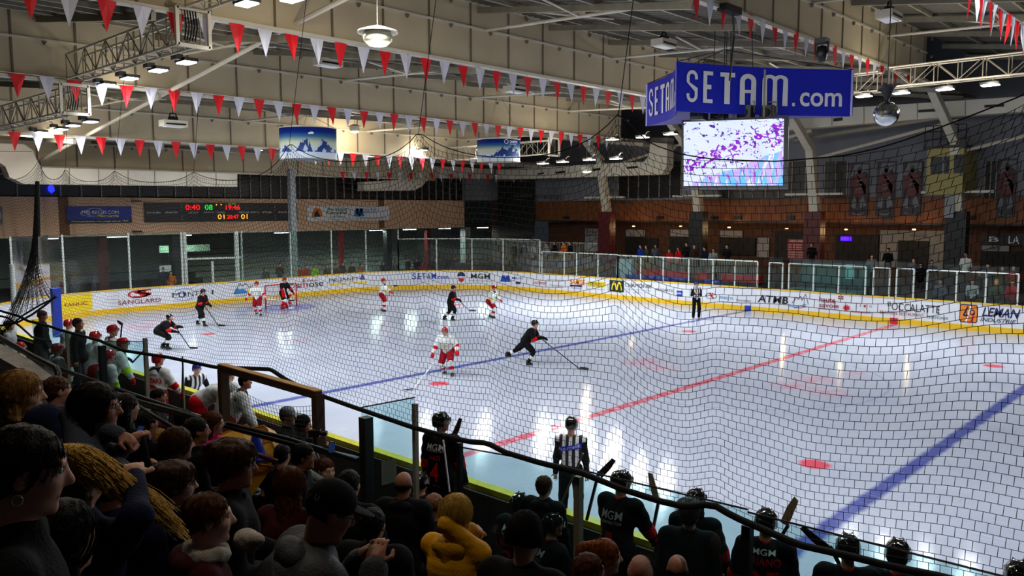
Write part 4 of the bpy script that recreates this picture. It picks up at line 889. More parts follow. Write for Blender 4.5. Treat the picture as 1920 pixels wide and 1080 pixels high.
# ---- the blue ring sign
A_, B_, C_ = dep(1212, 209, 30.0), dep(1268, 165, 25.4), dep(1600, 172, 27.0)
zc = 8.92; hh = 0.76
cen = (A_+B_+C_)/3; cen[2] = zc; ring_s = empty('ring_sign', cen); tag(ring_s, 'blue three sided ring sign with big white capitals, hung over centre ice', 'sign')
sblue = mat('banner_blue', (20, 34, 190), 0.45, var=0.03); slav = mat('banner_back', (190, 186, 240), 0.5, var=0.03)
CF = {}
for nm, P, Q_ in (('banner', B_, C_), ('banner', A_, B_), ('banner', C_, A_)):
    P = np.array([P[0], P[1], zc])-cen; Q2 = np.array([Q_[0], Q_[1], zc])-cen; m_ = (P+Q2)/2; inward = -m_/np.linalg.norm(m_); sg = 0.35
    def fn(u, v, P=P, Q2=Q2, inward=inward, off=0.0):
        q = P+(Q2-P)*u+inward*(sg*math.sin(math.pi*u)+off); q = q.copy(); q[2] = -hh+2*hh*v; return q
    mb = MB(); n = 24
    for off, mi in ((0, 0), (0.04, 1)):
        V = [fn(i/n, v, off=off) for v in (0, 1) for i in range(n+1)]; mb.add(V, [(i, i+1, n+2+i, n+1+i) for i in range(n)], mi)
    mb.build(nm, [sblue, slav], ring_s)
    def tf(u, v, fn=fn): return fn(u, v, off=-0.03)
    mb = MB()
    def letter(ch, x0, x1, y0=0.2, y1=0.85):
        f = sub(tf, x0, y0, x1, y1); W_ = I('wht')
        t = 0.26
        if ch == 'S':
            ring(mb, f, 0.5, 0.78, 0.5, 0.22, 0.5, W_, 0, 180, 12); ring(mb, f, 0.5, 0.22, 0.5, 0.22, 0.5, W_, 180, 360, 12)
            flat_shape(mb, [(0, 0.62), (0.26, 0.62), (0.26, 0.78), (0, 0.78)], f, W_); flat_shape(mb, [(0.74, 0.22), (1, 0.22), (1, 0.45), (0.74, 0.4)], f, W_)
            flat_shape(mb, [(0, 0.62), (0.26, 0.62), (1, 0.45), (0.74, 0.34)], f, W_); flat_shape(mb, [(0, 0.2), (0.26, 0.2), (0.26, 0.27), (0, 0.27)], f, W_); flat_shape(mb, [(0.74, 0.72), (1, 0.72), (1, 0.8), (0.74, 0.8)], f, W_)
        if ch == 'E':
            for q in ([(0, 0), (0.4, 0), (0.4, 1), (0, 1)], [(0.4, 0), (1, 0), (1, 0.12), (0.4, 0.12)], [(0.4, 0.44), (0.85, 0.44), (0.85, 0.58), (0.4, 0.58)], [(0.4, 0.88), (1, 0.88), (1, 1), (0.4, 1)]): flat_shape(mb, q, f, W_)
        if ch == 'T':
            for q in ([(0.3, 0), (0.68, 0), (0.68, 0.86), (0.3, 0.86)], [(0, 0.86), (1, 0.86), (1, 1), (0, 1)]): flat_shape(mb, q, f, W_)
        if ch == 'A':
            ring(mb, f, 0.5, 0.75, 0.5, 0.25, 0.6, W_, 0, 180, 14)
            for q in ([(0, 0), (0.33, 0), (0.3, 0.76), (0, 0.76)], [(0.67, 0), (1, 0), (1, 0.76), (0.7, 0.76)], [(0.3, 0.38), (0.7, 0.38), (0.7, 0.48), (0.3, 0.48)]): flat_shape(mb, q, f, W_)
        if ch == 'M':
            for cx_ in (0.29, 0.71): ring(mb, f, cx_, 0.82, 0.29, 0.18, 0.62, W_, 0, 180, 12)
            for q in ([(0, 0), (0.2, 0), (0.18, 0.82), (0, 0.82)], [(0.4, 0), (0.6, 0), (0.58, 0.82), (0.42, 0.82)], [(0.8, 0), (1, 0), (1, 0.82), (0.82, 0.82)]): flat_shape(mb, q, f, W_)
    for ch, x0, x1 in (('S', 0.02+0.04, 0.13), ('E', 0.165, 0.225), ('T', 0.27, 0.36), ('A', 0.39, 0.485), ('M', 0.52, 0.66)): letter(ch, x0, x1)
    flat_shape(mb, [(0, 0), (1, 0), (1, 1), (0, 1)], sub(tf, 0.685, 0.2, 0.70, 0.27), I('wht'))
    text_on(mb, 'com', sub(tf, 0.725, 0.2, 0.94, 0.5), I('wht'), 0.035)
    mb.build('lettering', INKM, ring_s)
mb = MB()
for P in (A_, B_, C_): mb.tube([np.array([P[0]-cen[0], P[1]-cen[1], hh]), (0, 0, 1.5)], 0.015, 5)
for px in (1338, 1358, 1362, 1370, 1412): q = onY(px, 125, cen[1])-cen; mb.tube([(q[0], 0, hh*0.6), (q[0]*0.9, 0, 3.0)], 0.014, 5)
mb.build('hanging_wires', M['black'], ring_s)
# moving heads and speakers inside the ring, over the screen
for i, (px, lab) in enumerate(((1312, 'left black loudspeaker under the blue ring sign'), (1350, 'middle black loudspeaker under the blue ring sign'), (1400, 'right black loudspeaker under the blue ring sign'), (1442, 'black stage light at the right corner under the blue ring sign'))):
    p = dep(px, 212, 26.6); r_ = empty('loudspeaker', p); tag(r_, lab, 'loudspeaker')
    MB().prism([(-0.24, -0.2, -0.22), (0.24, -0.2, -0.22), (0.2, 0.2, -0.26), (-0.2, 0.2, -0.26)], (0, 0, 0.45)).build('cabinet', M['black'], r_); MB().lathe((0, -0.21, 0), [(0.14, 0), (0.12, -0.02), (0.02, 0.0)], 16, axis='y').build('cone', M['dark_steel'], r_)
    MB().tube([(-0.26, 0, 0), (-0.26, 0, 0.35), (0.26, 0, 0.35), (0.26, 0, 0)], 0.02, 5).build('yoke', M['dull_steel'], r_)
# LED screen
TL, TR, BL_ = dep(1282, 229, 26.9), dep(1470, 222, 25.8), dep(1282, 349, 26.9); BR_ = dep(1468, 348, 25.8)
def led_mat():
    m = bpy.data.materials.new('led_picture'); m.use_nodes = True; nt = m.node_tree; nt.nodes.clear()
    o = nn(nt, 'ShaderNodeOutputMaterial'); e = nn(nt, 'ShaderNodeEmission'); nt.links.new(e.outputs[0], o.inputs[0]); e.inputs[1].default_value = 0.62
    tc = nn(nt, 'ShaderNodeTexCoord'); sx = nn(nt, 'ShaderNodeSeparateXYZ'); nt.links.new(tc.outputs['UV'], sx.inputs[0]); u, v = sx.outputs[0], sx.outputs[1]
    def ns(sc, det, st=(1, 1, 1), rot=0, dist=0.0):
        mp = nn(nt, 'ShaderNodeMapping'); mp.inputs['Scale'].default_value = st; mp.inputs['Rotation'].default_value = (0, 0, rot); nt.links.new(tc.outputs['UV'], mp.inputs[0]); n = nn(nt, 'ShaderNodeTexNoise'); n.inputs['Scale'].default_value = sc; n.inputs['Detail'].default_value = det; n.inputs['Distortion'].default_value = dist; nt.links.new(mp.outputs[0], n.inputs[0]); return n.outputs[0]
    base = mix_(nt, ns(3, 2), lin((232, 240, 255)), lin((200, 214, 255)))
    diag = math_(nt, 'SUBTRACT', v, math_(nt, 'MULTIPLY', u, 0.55))  # mountain band rises to the right
    band = math_(nt, 'SUBTRACT', 1.0, math_(nt, 'MULTIPLY', math_(nt, 'ABSOLUTE', math_(nt, 'SUBTRACT', diag, 0.28)), 3.6))
    sp = math_(nt, 'ADD', ns(11, 6, (1.2, 1, 1), 0.6, 1.5), math_(nt, 'MULTIPLY', band, 0.16)); k = math_(nt, 'GREATER_THAN', sp, 0.655)
    c = mix_(nt, k, base, mix_(nt, ns(20, 2), lin((90, 30, 190)), lin((180, 60, 200))))
    k = math_(nt, 'GREATER_THAN', math_(nt, 'ADD', ns(16, 5, (1, 1, 1), 0, 1.0), math_(nt, 'MULTIPLY', v, 0.05)), 0.66); c = mix_(nt, k, c, lin((70, 40, 150)))
    low = math_(nt, 'LESS_THAN', math_(nt, 'ADD', diag, math_(nt, 'MULTIPLY', ns(2, 3), 0.3)), 0.12)
    st = ns(4, 4, (5, 0.9, 1), -0.7); c2 = mix_(nt, math_(nt, 'GREATER_THAN', st, 0.5), lin((90, 190, 255)), lin((200, 170, 255)))
    c2 = mix_(nt, math_(nt, 'GREATER_THAN', ns(5, 4, (4, 0.8, 1), -0.6), 0.58), c2, lin((226, 236, 255)))
    c2 = mix_(nt, math_(nt, 'GREATER_THAN', ns(6, 3, (4, 0.8, 1), -0.7), 0.62), c2, lin((190, 60, 230)))
    c = mix_(nt, math_(nt, 'MULTIPLY', low, 0.85), c, c2); nt.links.new(c, e.inputs[0]); return m
scr = empty('video_screen', (TL+BR_)/2); tag(scr, 'large bright video screen showing a snowy mountain, hanging under the blue ring sign', 'screen')
o_ = np.array(scr.location); n_ = np.cross(TR-TL, BL_-TL); n_ /= np.linalg.norm(n_)
if n_@(CAM-TL) < 0: n_ = -n_
me = bpy.data.meshes.new('picture'); me.from_pydata([(p-o_+n_*0.02).tolist() for p in (BL_, BR_, TR, TL)], [], [(0, 1, 2, 3)]); uv = me.uv_layers.new(); 
for i, q in enumerate(((0, 0), (1, 0), (1, 1), (0, 1))): uv.data[i].uv = q
me.materials.append(led_mat()); po = bpy.data.objects.new('picture', me); COL.objects.link(po); po.parent = scr
ex = (TR-TL)/np.linalg.norm(TR-TL)*0.07; ez = np.array([0, 0, 0.07])
MB().prism([BL_-o_-ex-ez, BR_-o_+ex*2-ez, TR-o_+ex*2+ez, TL-o_-ex+ez], -n_*0.45).build('cabinet', M['black'], scr)
mb = MB()
for u in (0.2, 0.5, 0.8): p = TL+(TR-TL)*u-o_-n_*0.2; mb.tube([p, p+np.array([0, 0, 1.6])], 0.03, 6)
mb.build('hanger', M['dull_steel'], scr)
# mirror ball
p = dep(1662, 214, 24); r_ = empty('mirror_ball', p); tag(r_, 'silver mirror ball hanging right of the blue ring sign', 'mirror ball'); rad = 0.36
prof = [(rad*math.sin(math.pi*i/20)+1e-4, rad*math.cos(math.pi*i/20)) for i in range(21)]
MB().lathe((0, 0, 0), prof, 40).build('ball', mat('mirror_tiles', (220, 224, 224), 0.12, 1.0, var=0.15, scale=40), r_)
MB().lathe((0, 0, rad), [(0.001, 0.0), (0.07, 0.0), (0.06, 0.06), (0.2, 0.4), (0.26, 0.46), (0.001, 0.48)], 16).build('motor', M['black'], r_); MB().tube([(0, 0, rad), (0, 0, deckz(p[0])-0.1-p[2])], 0.015, 5).build('cord', M['black'], r_)
p = dep(1541, 97, 22); r_ = empty('stage_light', p); tag(r_, 'black moving stage light on the roof edge above the blue ring sign', 'stage light')
MB().box((0, 0, 0.28), (0.3, 0.3, 0.14)).tube([(-0.17, 0, 0.25), (-0.17, 0, -0.05)], 0.03, 6).tube([(0.17, 0, 0.25), (0.17, 0, -0.05)], 0.03, 6).build('base', M['black'], r_); MB().lathe((0, 0, -0.28), [(0.001, 0), (0.1, 0.02), (0.15, 0.2), (0.12, 0.42), (0.001, 0.46)], 16).build('head', M['black'], r_, True)
p = onX(1368, 18, 0.2); r_ = empty('cable_winch', p); tag(r_, 'small black winch on the roof beam with cables to the screen', 'winch'); MB().box((0, 0, 0), (0.3, 0.9, 0.2)).build('body', M['black'], r_); MB().tube([(0, 0.2, 0.0), (0, 0.3, -0.7), (0, 0.1, -2.0)], 0.03, 6).build('cable', M['black'], r_)

# ---- end wall signs
def end_sign(x0, x1, y0, y1, lab, ground, paint, cat='sign', X=-35.9):
    P0 = onX(x0, y1, X); P1 = onX(x1, y0, X); W, H = P1[1]-P0[1], P1[2]-P0[2]; r_ = empty('sign', P0); tag(r_, lab, cat)
    MB().span((-0.06, 0, 0), (0, W, H)).build('board', ground, r_); mb = MB(); f = plane_fn((0.015, 0, 0), (0.015, W, 0), (0.015, 0, H)); f2 = plane_fn((0.03, 0, 0), (0.03, W, 0), (0.03, 0, H)); paint(mb, f, f2)
    mb.build('print', INKM+[emis('led_red', (255, 30, 30), 1.0), emis('led_green', (30, 255, 70), 0.6), emis('led_amber', (255, 170, 60), 0.9)], r_); return r_
def sg1(mb, f, f2):
    flat_shape(mb, [(0, 0), (1, 0), (1, 0.2), (0, 0.2)], f, I('ink')); text_on(mb, 'Votre partenaire metrologie depuis 1969', sub(f2, 0.06, 0.04, 0.94, 0.16), I('wht'), 0.02, 0.2)
    text_on(mb, 'PMS-BECUS.COM', sub(f2, 0.22, 0.55, 0.79, 0.75), I('wht'), 0.02); text_on(mb, 'Metrologie', sub(f2, 0.45, 0.3, 0.79, 0.52), I('yel'), 0.03, 0.3); ring(mb, f, 0.42, 0.66, 0.14, 0.24, 0.08, I('wht')); ring(mb, f, 0.36, 0.6, 0.16, 0.2, 0.06, I('wht'), 120, 330)
end_sign(126, 246, 387, 419, 'blue sign with white lettering and a yellow word, left of the scoreboard', mat('sign_royal', (16, 50, 160), 0.5), sg1)
LR, LGN, LA = len(INKS), len(INKS)+1, len(INKS)+2
def sg2(mb, f, f2):
    for t, x0, y0, x1, y1, m_ in (('0:40', 0.24, 0.62, 0.33, 0.9, LR), ('08', 0.36, 0.62, 0.41, 0.9, LGN), ('19:46', 0.495, 0.62, 0.59, 0.9, LR), ('01', 0.44, 0.12, 0.485, 0.38, LA), ('20:47', 0.50, 0.14, 0.58, 0.36, LR), ('01', 0.595, 0.12, 0.64, 0.38, LA)):
        text_on(mb, t, sub(f2, x0, y0, x1, y1), m_, 0.03)
    for t, x0, x1 in (('JOUEURS', 0.01, 0.09), ('PENALITES', 0.12, 0.19), ('LOCAUX', 0.255, 0.32), ('JOUEURS', 0.35, 0.42), ('LOCAUX', 0.43, 0.49), ('VISITEURS', 0.58, 0.65), ('JOUEURS', 0.66, 0.72), ('VISITEURS', 0.74, 0.81), ('PENALITES', 0.86, 0.92), ('JOUEURS', 0.94, 0.99)): text_on(mb, t, sub(f2, x0, 0.44, x1, 0.53), I('wht'), 0.01)
    for x in (0.215, 0.83):
        for y in (0.12, 0.25, 0.6, 0.73, 0.86): flat_shape(mb, [(0, 0), (1, 0), (1, 1), (0, 1)], sub(f, x, y, x+0.008, y+0.06), I('gryi'))
    text_on(mb, 'TM', sub(f2, 0.455, 0.68, 0.475, 0.76), I('gryi')); text_on(mb, 'TM', sub(f2, 0.625, 0.68, 0.645, 0.76), I('gryi'))
    for x in (0.43, 0.46): flat_shape(mb, ell_pts(0.5, 0.5, 0.5, 0.5, 8), sub(f2, x, 0.86, x+0.01, 0.95), LA)
    text_on(mb, 'SCORE', sub(f2, 0.51, 0.93, 0.56, 0.97), LGN)
end_sign(272, 557, 381, 417, 'long black electronic scoreboard with red and amber digits', M['black'], sg2, 'scoreboard')
def sg3(mb, f, f2):
    flat_shape(mb, [(0.04, 0.25), (0.06, 0.75), (0.1, 0.95), (0.15, 0.8), (0.17, 0.3)], f, I('org')); flat_shape(mb, [(0.07, 0.3), (0.08, 0.6), (0.11, 0.75), (0.13, 0.5), (0.14, 0.3)], f2, I('ink'))
    text_on(mb, 'Au Vieux', sub(f2, 0.22, 0.68, 0.46, 0.93), I('grn'), 0.03); text_on(mb, 'Campeur', sub(f2, 0.21, 0.4, 0.46, 0.68), I('grn'), 0.03); text_on(mb, 'Chambery', sub(f2, 0.25, 0.2, 0.43, 0.36), I('ink')); text_on(mb, 'www.auvieuxcampeur.fr', sub(f2, 0.2, 0.06, 0.47, 0.14), I('gryi'))
    flat_shape(mb, [(0.49, 0), (0.493, 0), (0.493, 1), (0.49, 1)], f2, I('gryi'))
    for k in (0, 0.05): stroke(mb, f2, [(0.56+k, 0.3), (0.585+k, 0.85), (0.595+k, 0.45), (0.61+k, 0.3)], 0.12, I('lblue'), 3)
    text_on(mb, 'RATIO', sub(f2, 0.68, 0.55, 0.84, 0.85), I('lblue')); text_on(mb, 'GEOMETRES EXPERTS', sub(f2, 0.55, 0.1, 0.92, 0.2), I('gryi'))
end_sign(577, 730, 387, 415, 'white banner with orange, green and blue print right of the scoreboard', M['wht'], sg3)
end_sign(-10, 4, 387, 421, 'pale sign cut by the left picture edge on the beige band', M['gryi'], lambda mb, f, f2: text_on(mb, 'O', sub(f2, 0.3, 0.3, 0.8, 0.7), I('wht')))
# rectangular speakers hanging before the band
for px, py, lab in ((256, 377, 'small dark bracket on the beige band left of the scoreboard'), (257, 434, 'small dark box at the lower edge of the beige band')):
    o = MB().box((0, 0, 0), (0.2, 0.5, 0.08)).build('bracket', M['black']); o.location = onX(px, py, -35.7); tag(o, lab, 'bracket')
# blue lamp in the dark glazing
o = MB().lathe((0, 0, 0), [(0.001, 0.25), (0.15, 0.1), (0.16, -0.1), (0.001, -0.25)], 12).build('blue_lamp', emis('blue_glow', (20, 30, 255), 3)); o.location = onX(96, 354, -35.9); tag(o, 'blue glowing lamp before the dark windows at the left', 'lamp')

# ---- goal
gr = empty('hockey_goal', (-26.0, 0, 0)); tag(gr, 'red hockey goal with white net in front of the end boards', 'goal')
mb = MB()
for y in (-0.915, 0.915): mb.tube([(0, y, 0), (0, y, 1.22)], 0.035, 10)
mb.tube([(0, -0.915, 1.22), (0, 0.915, 1.22)], 0.035, 10); mb.build('post', M['red'], gr, True)
mb = MB(); mb.tube([(0, -0.915, 0.03), (-0.9, -0.8, 0.03), (-1.1, 0, 0.03), (-0.9, 0.8, 0.03), (0, 0.915, 0.03)], 0.03, 8); mb.tube([(0, -0.9, 1.2), (-0.5, -0.7, 1.18), (-0.6, 0, 1.18), (-0.5, 0.7, 1.18), (0, 0.9, 1.2)], 0.03, 8); mb.tube([(-0.6, 0, 1.18), (-1.1, 0, 0.03)], 0.025, 8); mb.build('base_frame', M['wht'], gr)
A = []; B = []
def gp(u, v):   # back surface of the goal net
    a = -math.pi/2+math.pi*u; d = 0.55+0.5*(1-v); return np.array([-d*math.cos(a)**0.6 if math.cos(a) > 1e-6 else 0, 0.9*math.sin(a), 0.03+1.16*v])
nu, nv = 30, 13
for i in range(nu+1):
    for j in range(nv+1):
        if i < nu: A.append(gp(i/nu, j/nv)); B.append(gp((i+1)/nu, j/nv))
        if j < nv: A.append(gp(i/nu, j/nv)); B.append(gp(i/nu, (j+1)/nv))
segs_mesh('goal_net', A, B, 0.008, M['wht'], gr)
# ================================================================ NET, BENCHES, STANDS
NY = -17.2
bot = [(-60, 560), (0, 582), (38, 593), (55, 602), (100, 613), (113, 618), (188, 638), (233, 657), (320, 670), (405, 688), (460, 690), (510, 692), (540, 712), (575, 729), (607, 742), (672, 765), (775, 800), (830, 815), (880, 827), (917, 830), (949, 847), (1012, 866), (1094, 886), (1169, 916), (1238, 938), (1287, 949), (1335, 944), (1350, 950), (1375, 966), (1412, 982), (1500, 1020), (1600, 1042), (1680, 1062), (1760, 1078), (1900, 1112), (2000, 1140)]
peaks = [(-40, 300), (73, 300), (123, 317), (215, 320), (363, 323), (543, 268), (785, 248), (1160, 213), (1990, 138)]
sags = [345, 342, 345, 346, 345, 312, 308, 300]
top = []
for (x0, y0), (x1, y1), sg in zip(peaks[:-1], peaks[1:], sags):
    n = 14
    for i in range(n):
        t = i/n
        if x0 == 1160: yy = np.interp(x0+(x1-x0)*t, [1160, 1180, 1215, 1300, 1450, 1600, 1700, 1800, 1920, 1990], [213, 245, 268, 297, 303, 291, 262, 225, 178, 150])
        else:
            e0 = math.exp(-t*5.0); e1 = math.exp(-(1-t)*5.0); yy = sg+(y0-sg)*e0+(y1-sg)*e1
        top.append((x0+(x1-x0)*t, yy))
top.append(peaks[-1])
B3 = np.array([onY(x, y, NY) for x, y in bot]); T3 = np.array([onY(x, y, NY) for x, y in top])
XA, XB = max(B3[0][0], T3[0][0])+0.1, min(B3[-1][0], T3[-1][0])-0.02
pk = np.array([onY(x, y, NY)[0] for x, y in peaks])
def zb(X): return np.interp(X, B3[:, 0], B3[:, 2])
def zt_(X): return np.interp(X, T3[:, 0], T3[:, 2])
CELL = 0.068; nu = int((XB-XA)/CELL); nv = 48
uu, vv = np.meshgrid(np.arange(nu+1), np.arange(nv+1), indexing='ij')
def netp(u, v):
    X = XA+(XB-XA)*u/nu; t = v/nv
    w = 4*t*(1-t)
    X2 = X+0.05*w*np.sin(X*2.3+t*5)
    for p in pk[1:]:
        d = X-p; X2 = X2-d*np.exp(-(d/0.9)**2)*0.55*np.clip((t-0.6)/0.4, 0, 1)**2
    b_, t_ = zb(X), zt_(X)
    tt = t+0.016*np.sin(X*1.9+2*t)*w+0.010*np.sin(X*4.3-3*t)*w
    smooth_b = np.interp(X, np.linspace(XA, XB, 40), zb(np.linspace(XA, XB, 40)))
    Z = b_*(1-tt)+t_*tt
    Yo = NY+0.07*np.sin(X*1.3+2.5*t)*w+0.018*np.sin(X*4+4*t)*w
    return np.stack([X2, Yo, Z], -1)
Pn = netp(uu.astype(float), vv.astype(float))
half = netp(uu.astype(float)+0.5, vv.astype(float))
A = [Pn[:-1, :].reshape(-1, 3)]; B = [Pn[1:, :].reshape(-1, 3)]
odd = (np.arange(nv) % 2 == 1)
for j in range(nv):   # brick-like staggered meshes
    if j % 2: A.append(half[:-1, j]); B.append(half[:-1, j+1])
    else: A.append(Pn[:, j]); B.append(Pn[:, j+1])
net = empty('safety_net', (0, 0, 0)); tag(net, 'huge black safety net hanging between the stands and the benches, gathered up at peaks', 'safety net')
segs_mesh('mesh', np.concatenate(A), np.concatenate(B), 0.0024, M['rope'], net, 3)
ropeb = [p+np.array([0, -0.02, 0]) for p in B3]; xs_ = np.linspace(XA, XB, 220)
MB().tube([(x, NY-0.02, zb(x)) for x in xs_], [0.028 if x < 4 else 0.028 for x in xs_], 8).build('hem_rope', M['rope'], net, True)
MB().tube([(x, NY, zt_(x)) for x in xs_], 0.005, 5).build('head_rope', M['rope'], net)
for (px, py), (qx, qy) in (((785, 248), (818, -5)), ((1160, 213), (1188, -5)), ((543, 268), (575, -5)), ((363, 323), (372, 200)), ((215, 320), (232, 150)), ((123, 317), (126, 200))):
    MB().tube([onY(px, py, NY), onY(qx, qy, NY-0.4)], 0.0035, 5).build('hanging_cord', M['rope'], net)
# gathered bunch at the left end of the benches
bx = empty('net_bunch', onY(68, 470, NY+0.3)); tag(bx, 'dark gathered net falling to a wide skirt at the left edge, beside the blue pad', 'safety net'); b0 = np.array(bx.location)
A = []; B = []; ap = onY(70, 340, NY+0.3)-b0; nn_ = 60; feet = [onY(x, y, NY+0.3)-b0 for x, y in [(-20, 640), (0, 628), (20, 610), (45, 590), (75, 572), (104, 558)]]
fe = np.array(feet); ft = np.linspace(0, len(fe)-1, nn_); fp = np.stack([np.interp(ft, range(len(fe)), fe[:, k]) for k in range(3)], 1)
rows = 34; G = np.zeros((nn_, rows+1, 3))
for j in range(rows+1):
    t = j/rows; k = 0.02+0.98*np.clip((t-0.25)/0.75, 0, 1)**2.3
    cen_ = ap*(1-t)+fp[nn_*7//10]*t
    G[:, j] = cen_[None]*(1-k)+(fp*t+ap[None]*(1-t))*k; G[:, j, 1] += 0.04*np.sin(np.arange(nn_)*1.3)
A = np.concatenate([G[:, :-1].reshape(-1, 3), G[:-1].reshape(-1, 3)]); B = np.concatenate([G[:, 1:].reshape(-1, 3), G[1:].reshape(-1, 3)])
segs_mesh('mesh', A, B, 0.0045, M['rope'], bx)
MB().tube(fp, 0.022, 6).build('hem_rope', M['rope'], bx, True); MB().tube([ap, ap*0.6+G[30, 12]*0.4, G[30, 14]], [0.03, 0.05, 0.07], 8).build('gathered_core', M['rope'], bx, True)
# stray ropes over the visitors' bench
for pts, lab in (([(-10, 612), (30, 606), (60, 590), (85, 572), (104, 556)], 'black rope running up to the blue pad over the visitors bench'), ([(-10, 590), (15, 596), (38, 612), (60, 632), (95, 640)], 'slack black rope crossing the left picture edge over the visitors bench')):
    P = [onY(x, y, NY+0.15) for x, y in pts]; o = MB().tube([p-P[0] for p in P], 0.024, 6).build('rope', M['rope'], None, True); o.location = P[0]; tag(o, lab, 'rope')

# ---- screens and posts of the player benches (rear glass line)
def npost(px, ytop, z0, lab, wd=0.07, mt='dull_steel', Y=NY+0.06):
    p = onY(px, ytop, Y); o = MB().box((0, 0, (p[2]-z0)/2), (wd, wd, p[2]-z0)).build('steel_post', M[mt]); o.location = (p[0], Y, z0); tag(o, lab, 'post'); return p
steel2 = 'dull_steel'
pz = 0.9
npost(272, 634, pz, 'slim steel post left of the player numbered twelve', 0.06); npost(191, 648, pz, 'dark steel post behind the visiting bench, left of the raised stick', 0.11, 'dark_steel'); npost(125, 622, pz, 'thin steel post behind the standing suited man', 0.05)
npost(342, 668, pz, 'very thin post right of the player numbered twelve', 0.02)
npost(778, 757, pz, 'slim steel post left of the player numbered four', 0.05); npost(686, 782, pz, 'thick black post right of the wooden frame', 0.12, 'dark_steel'); npost(862, 830, pz, 'dark post at the right of the player numbered four', 0.05, 'dark_steel')
npost(1085, 893, pz, 'steel post in front of the striped official', 0.065); npost(1402, 985, pz, 'dark post crossing the back of the player numbered twenty five', 0.07, 'dark_steel')
def bpane(x0, x1, y0, y1, zb_, lab, Y=NY+0.07):
    a = onY(x0, y0, Y); b = onY(x1, y1, Y); o = MB().add([(0, 0, 0), (b[0]-a[0], 0, 0), (b[0]-a[0], 0, b[2]-zb_), (0, 0, a[2]-zb_)], [(0, 1, 2, 3)]).build('bench_screen', GLB); o.location = (a[0], Y, zb_); tag(o, lab, 'glass pane')
    o2 = MB().tube([(0, 0, a[2]-zb_), (b[0]-a[0], 0, b[2]-zb_)], 0.008, 5).build('edge', M['black'], o)
bpane(677, 778, 764, 745, 1.2, 'tinted glass pane between the thick black post and the player numbered four')
bpane(862, 1085, 838, 878, 1.2, 'tinted glass pane behind the bench left of the striped official')
bpane(1085, 1402, 880, 955, 1.2, 'tinted glass pane from the striped official to the player numbered twenty five')
bpane(1402, 1900, 960, 1085, 1.2, 'tinted glass pane at the lower right behind the last home players')
bpane(191, 272, 640, 640, 1.2, 'tinted glass pane behind the visiting bench'); bpane(60, 191, 600, 640, 1.2, 'tinted glass pane behind the suited men')
# rear wall of the benches
mb = MB(); mb.span((-19, NY-0.02, 0), (14, NY+0.1, 1.0)); tag(mb.build('bench_back_panel', mat('bench_panel', (30, 28, 26), 0.8)), 'dark low panel behind the player benches', 'panel')
mb = MB(); mb.span((-19, -17.1, 0), (14, -15.05, 0.18)); tag(mb.build('floor_bench', M['conc_d']), kind='structure')
for x0, x1, lab in ((-8.5, 0.5, 'long dark bench for the visiting players'), (4.6, 13.5, 'long dark bench for the home players')):
    r_ = empty('players_bench', (x0, -16.5, 0.18)); tag(r_, lab, 'bench'); MB().span((0, -0.2, 0.42), (x1-x0, 0.2, 0.47)).build('seat', M['dark_steel'], r_)
    for k in range(4): MB().box(((x1-x0)*(k+0.5)/4, 0, 0.21), (0.06, 0.3, 0.42)).build('leg', M['black'], r_)
# blue corner pad and white post at the left
p = onX(105, 560, -11); o = MB().box((0, 0, 0.85), (0.26, 0.26, 1.7)).build('corner_pad', mat('pad_blue', (16, 54, 170), 0.5)); o.location = onZ(108, 618, 1.0); o.location.z = 0.75; tag(o, 'blue padded corner post at the end of the visiting bench', 'pad')
p = onZ(28, 600, 1.2); o = MB().tube([(0, 0, -1), (0, 0, 2.2)], 0.09, 10).build('steel_post', M['alu']); o.location = (p[0], p[1], 1.0); tag(o, 'round steel post at the left picture edge behind the net bunch', 'post')
# wooden frame with its own small net
wood = mat('frame_wood', (78, 48, 24), 0.6, var=0.25, scale=4, stretch=(1, 1, .2)); woodl = mat('frame_wood_light', (206, 150, 66), 0.6, var=0.15)
r_ = empty('wooden_frame', onY(413, 690, NY-0.15)); tag(r_, 'brown wooden frame with a slack net inside, between the two benches', 'frame'); b0 = np.array(r_.location)
a, b = onY(414, 689, NY-0.15), onY(598, 741, NY-0.15)
MB().bar(a-b0, b-b0, 0.09, 0.09).build('top_beam', [wood], r_); MB().bar(a-b0+(0, 0, 0.052), b-b0+(0, 0, 0.052), 0.10, 0.014).build('top_edge', woodl, r_)
for px, py in ((418, 690), (596, 742)):
    p = onY(px, py, NY-0.15)-b0; MB().span(p+(-0.05, -0.06, -2.1), p+(0.05, 0.06, 0.02)).build('post', wood, r_)
A = []; B = []; n1, n2 = 34, 22; G = np.zeros((n1+1, n2+1, 3))
for i in range(n1+1):
    for j in range(n2+1):
        u, v = i/n1, j/n2; p = (a-b0)*(1-u)+(b-b0)*u; G[i, j] = p+np.array([0, 0.25*math.sin(math.pi*u)*v, -0.12-1.35*v-0.18*math.sin(math.pi*u)*(1-v)])
A = np.concatenate([G[:-1].reshape(-1, 3), G[:, :-1].reshape(-1, 3)]); B = np.concatenate([G[1:].reshape(-1, 3), G[:, 1:].reshape(-1, 3)])
segs_mesh('frame_net', A, B, 0.003, M['rope'], r_)
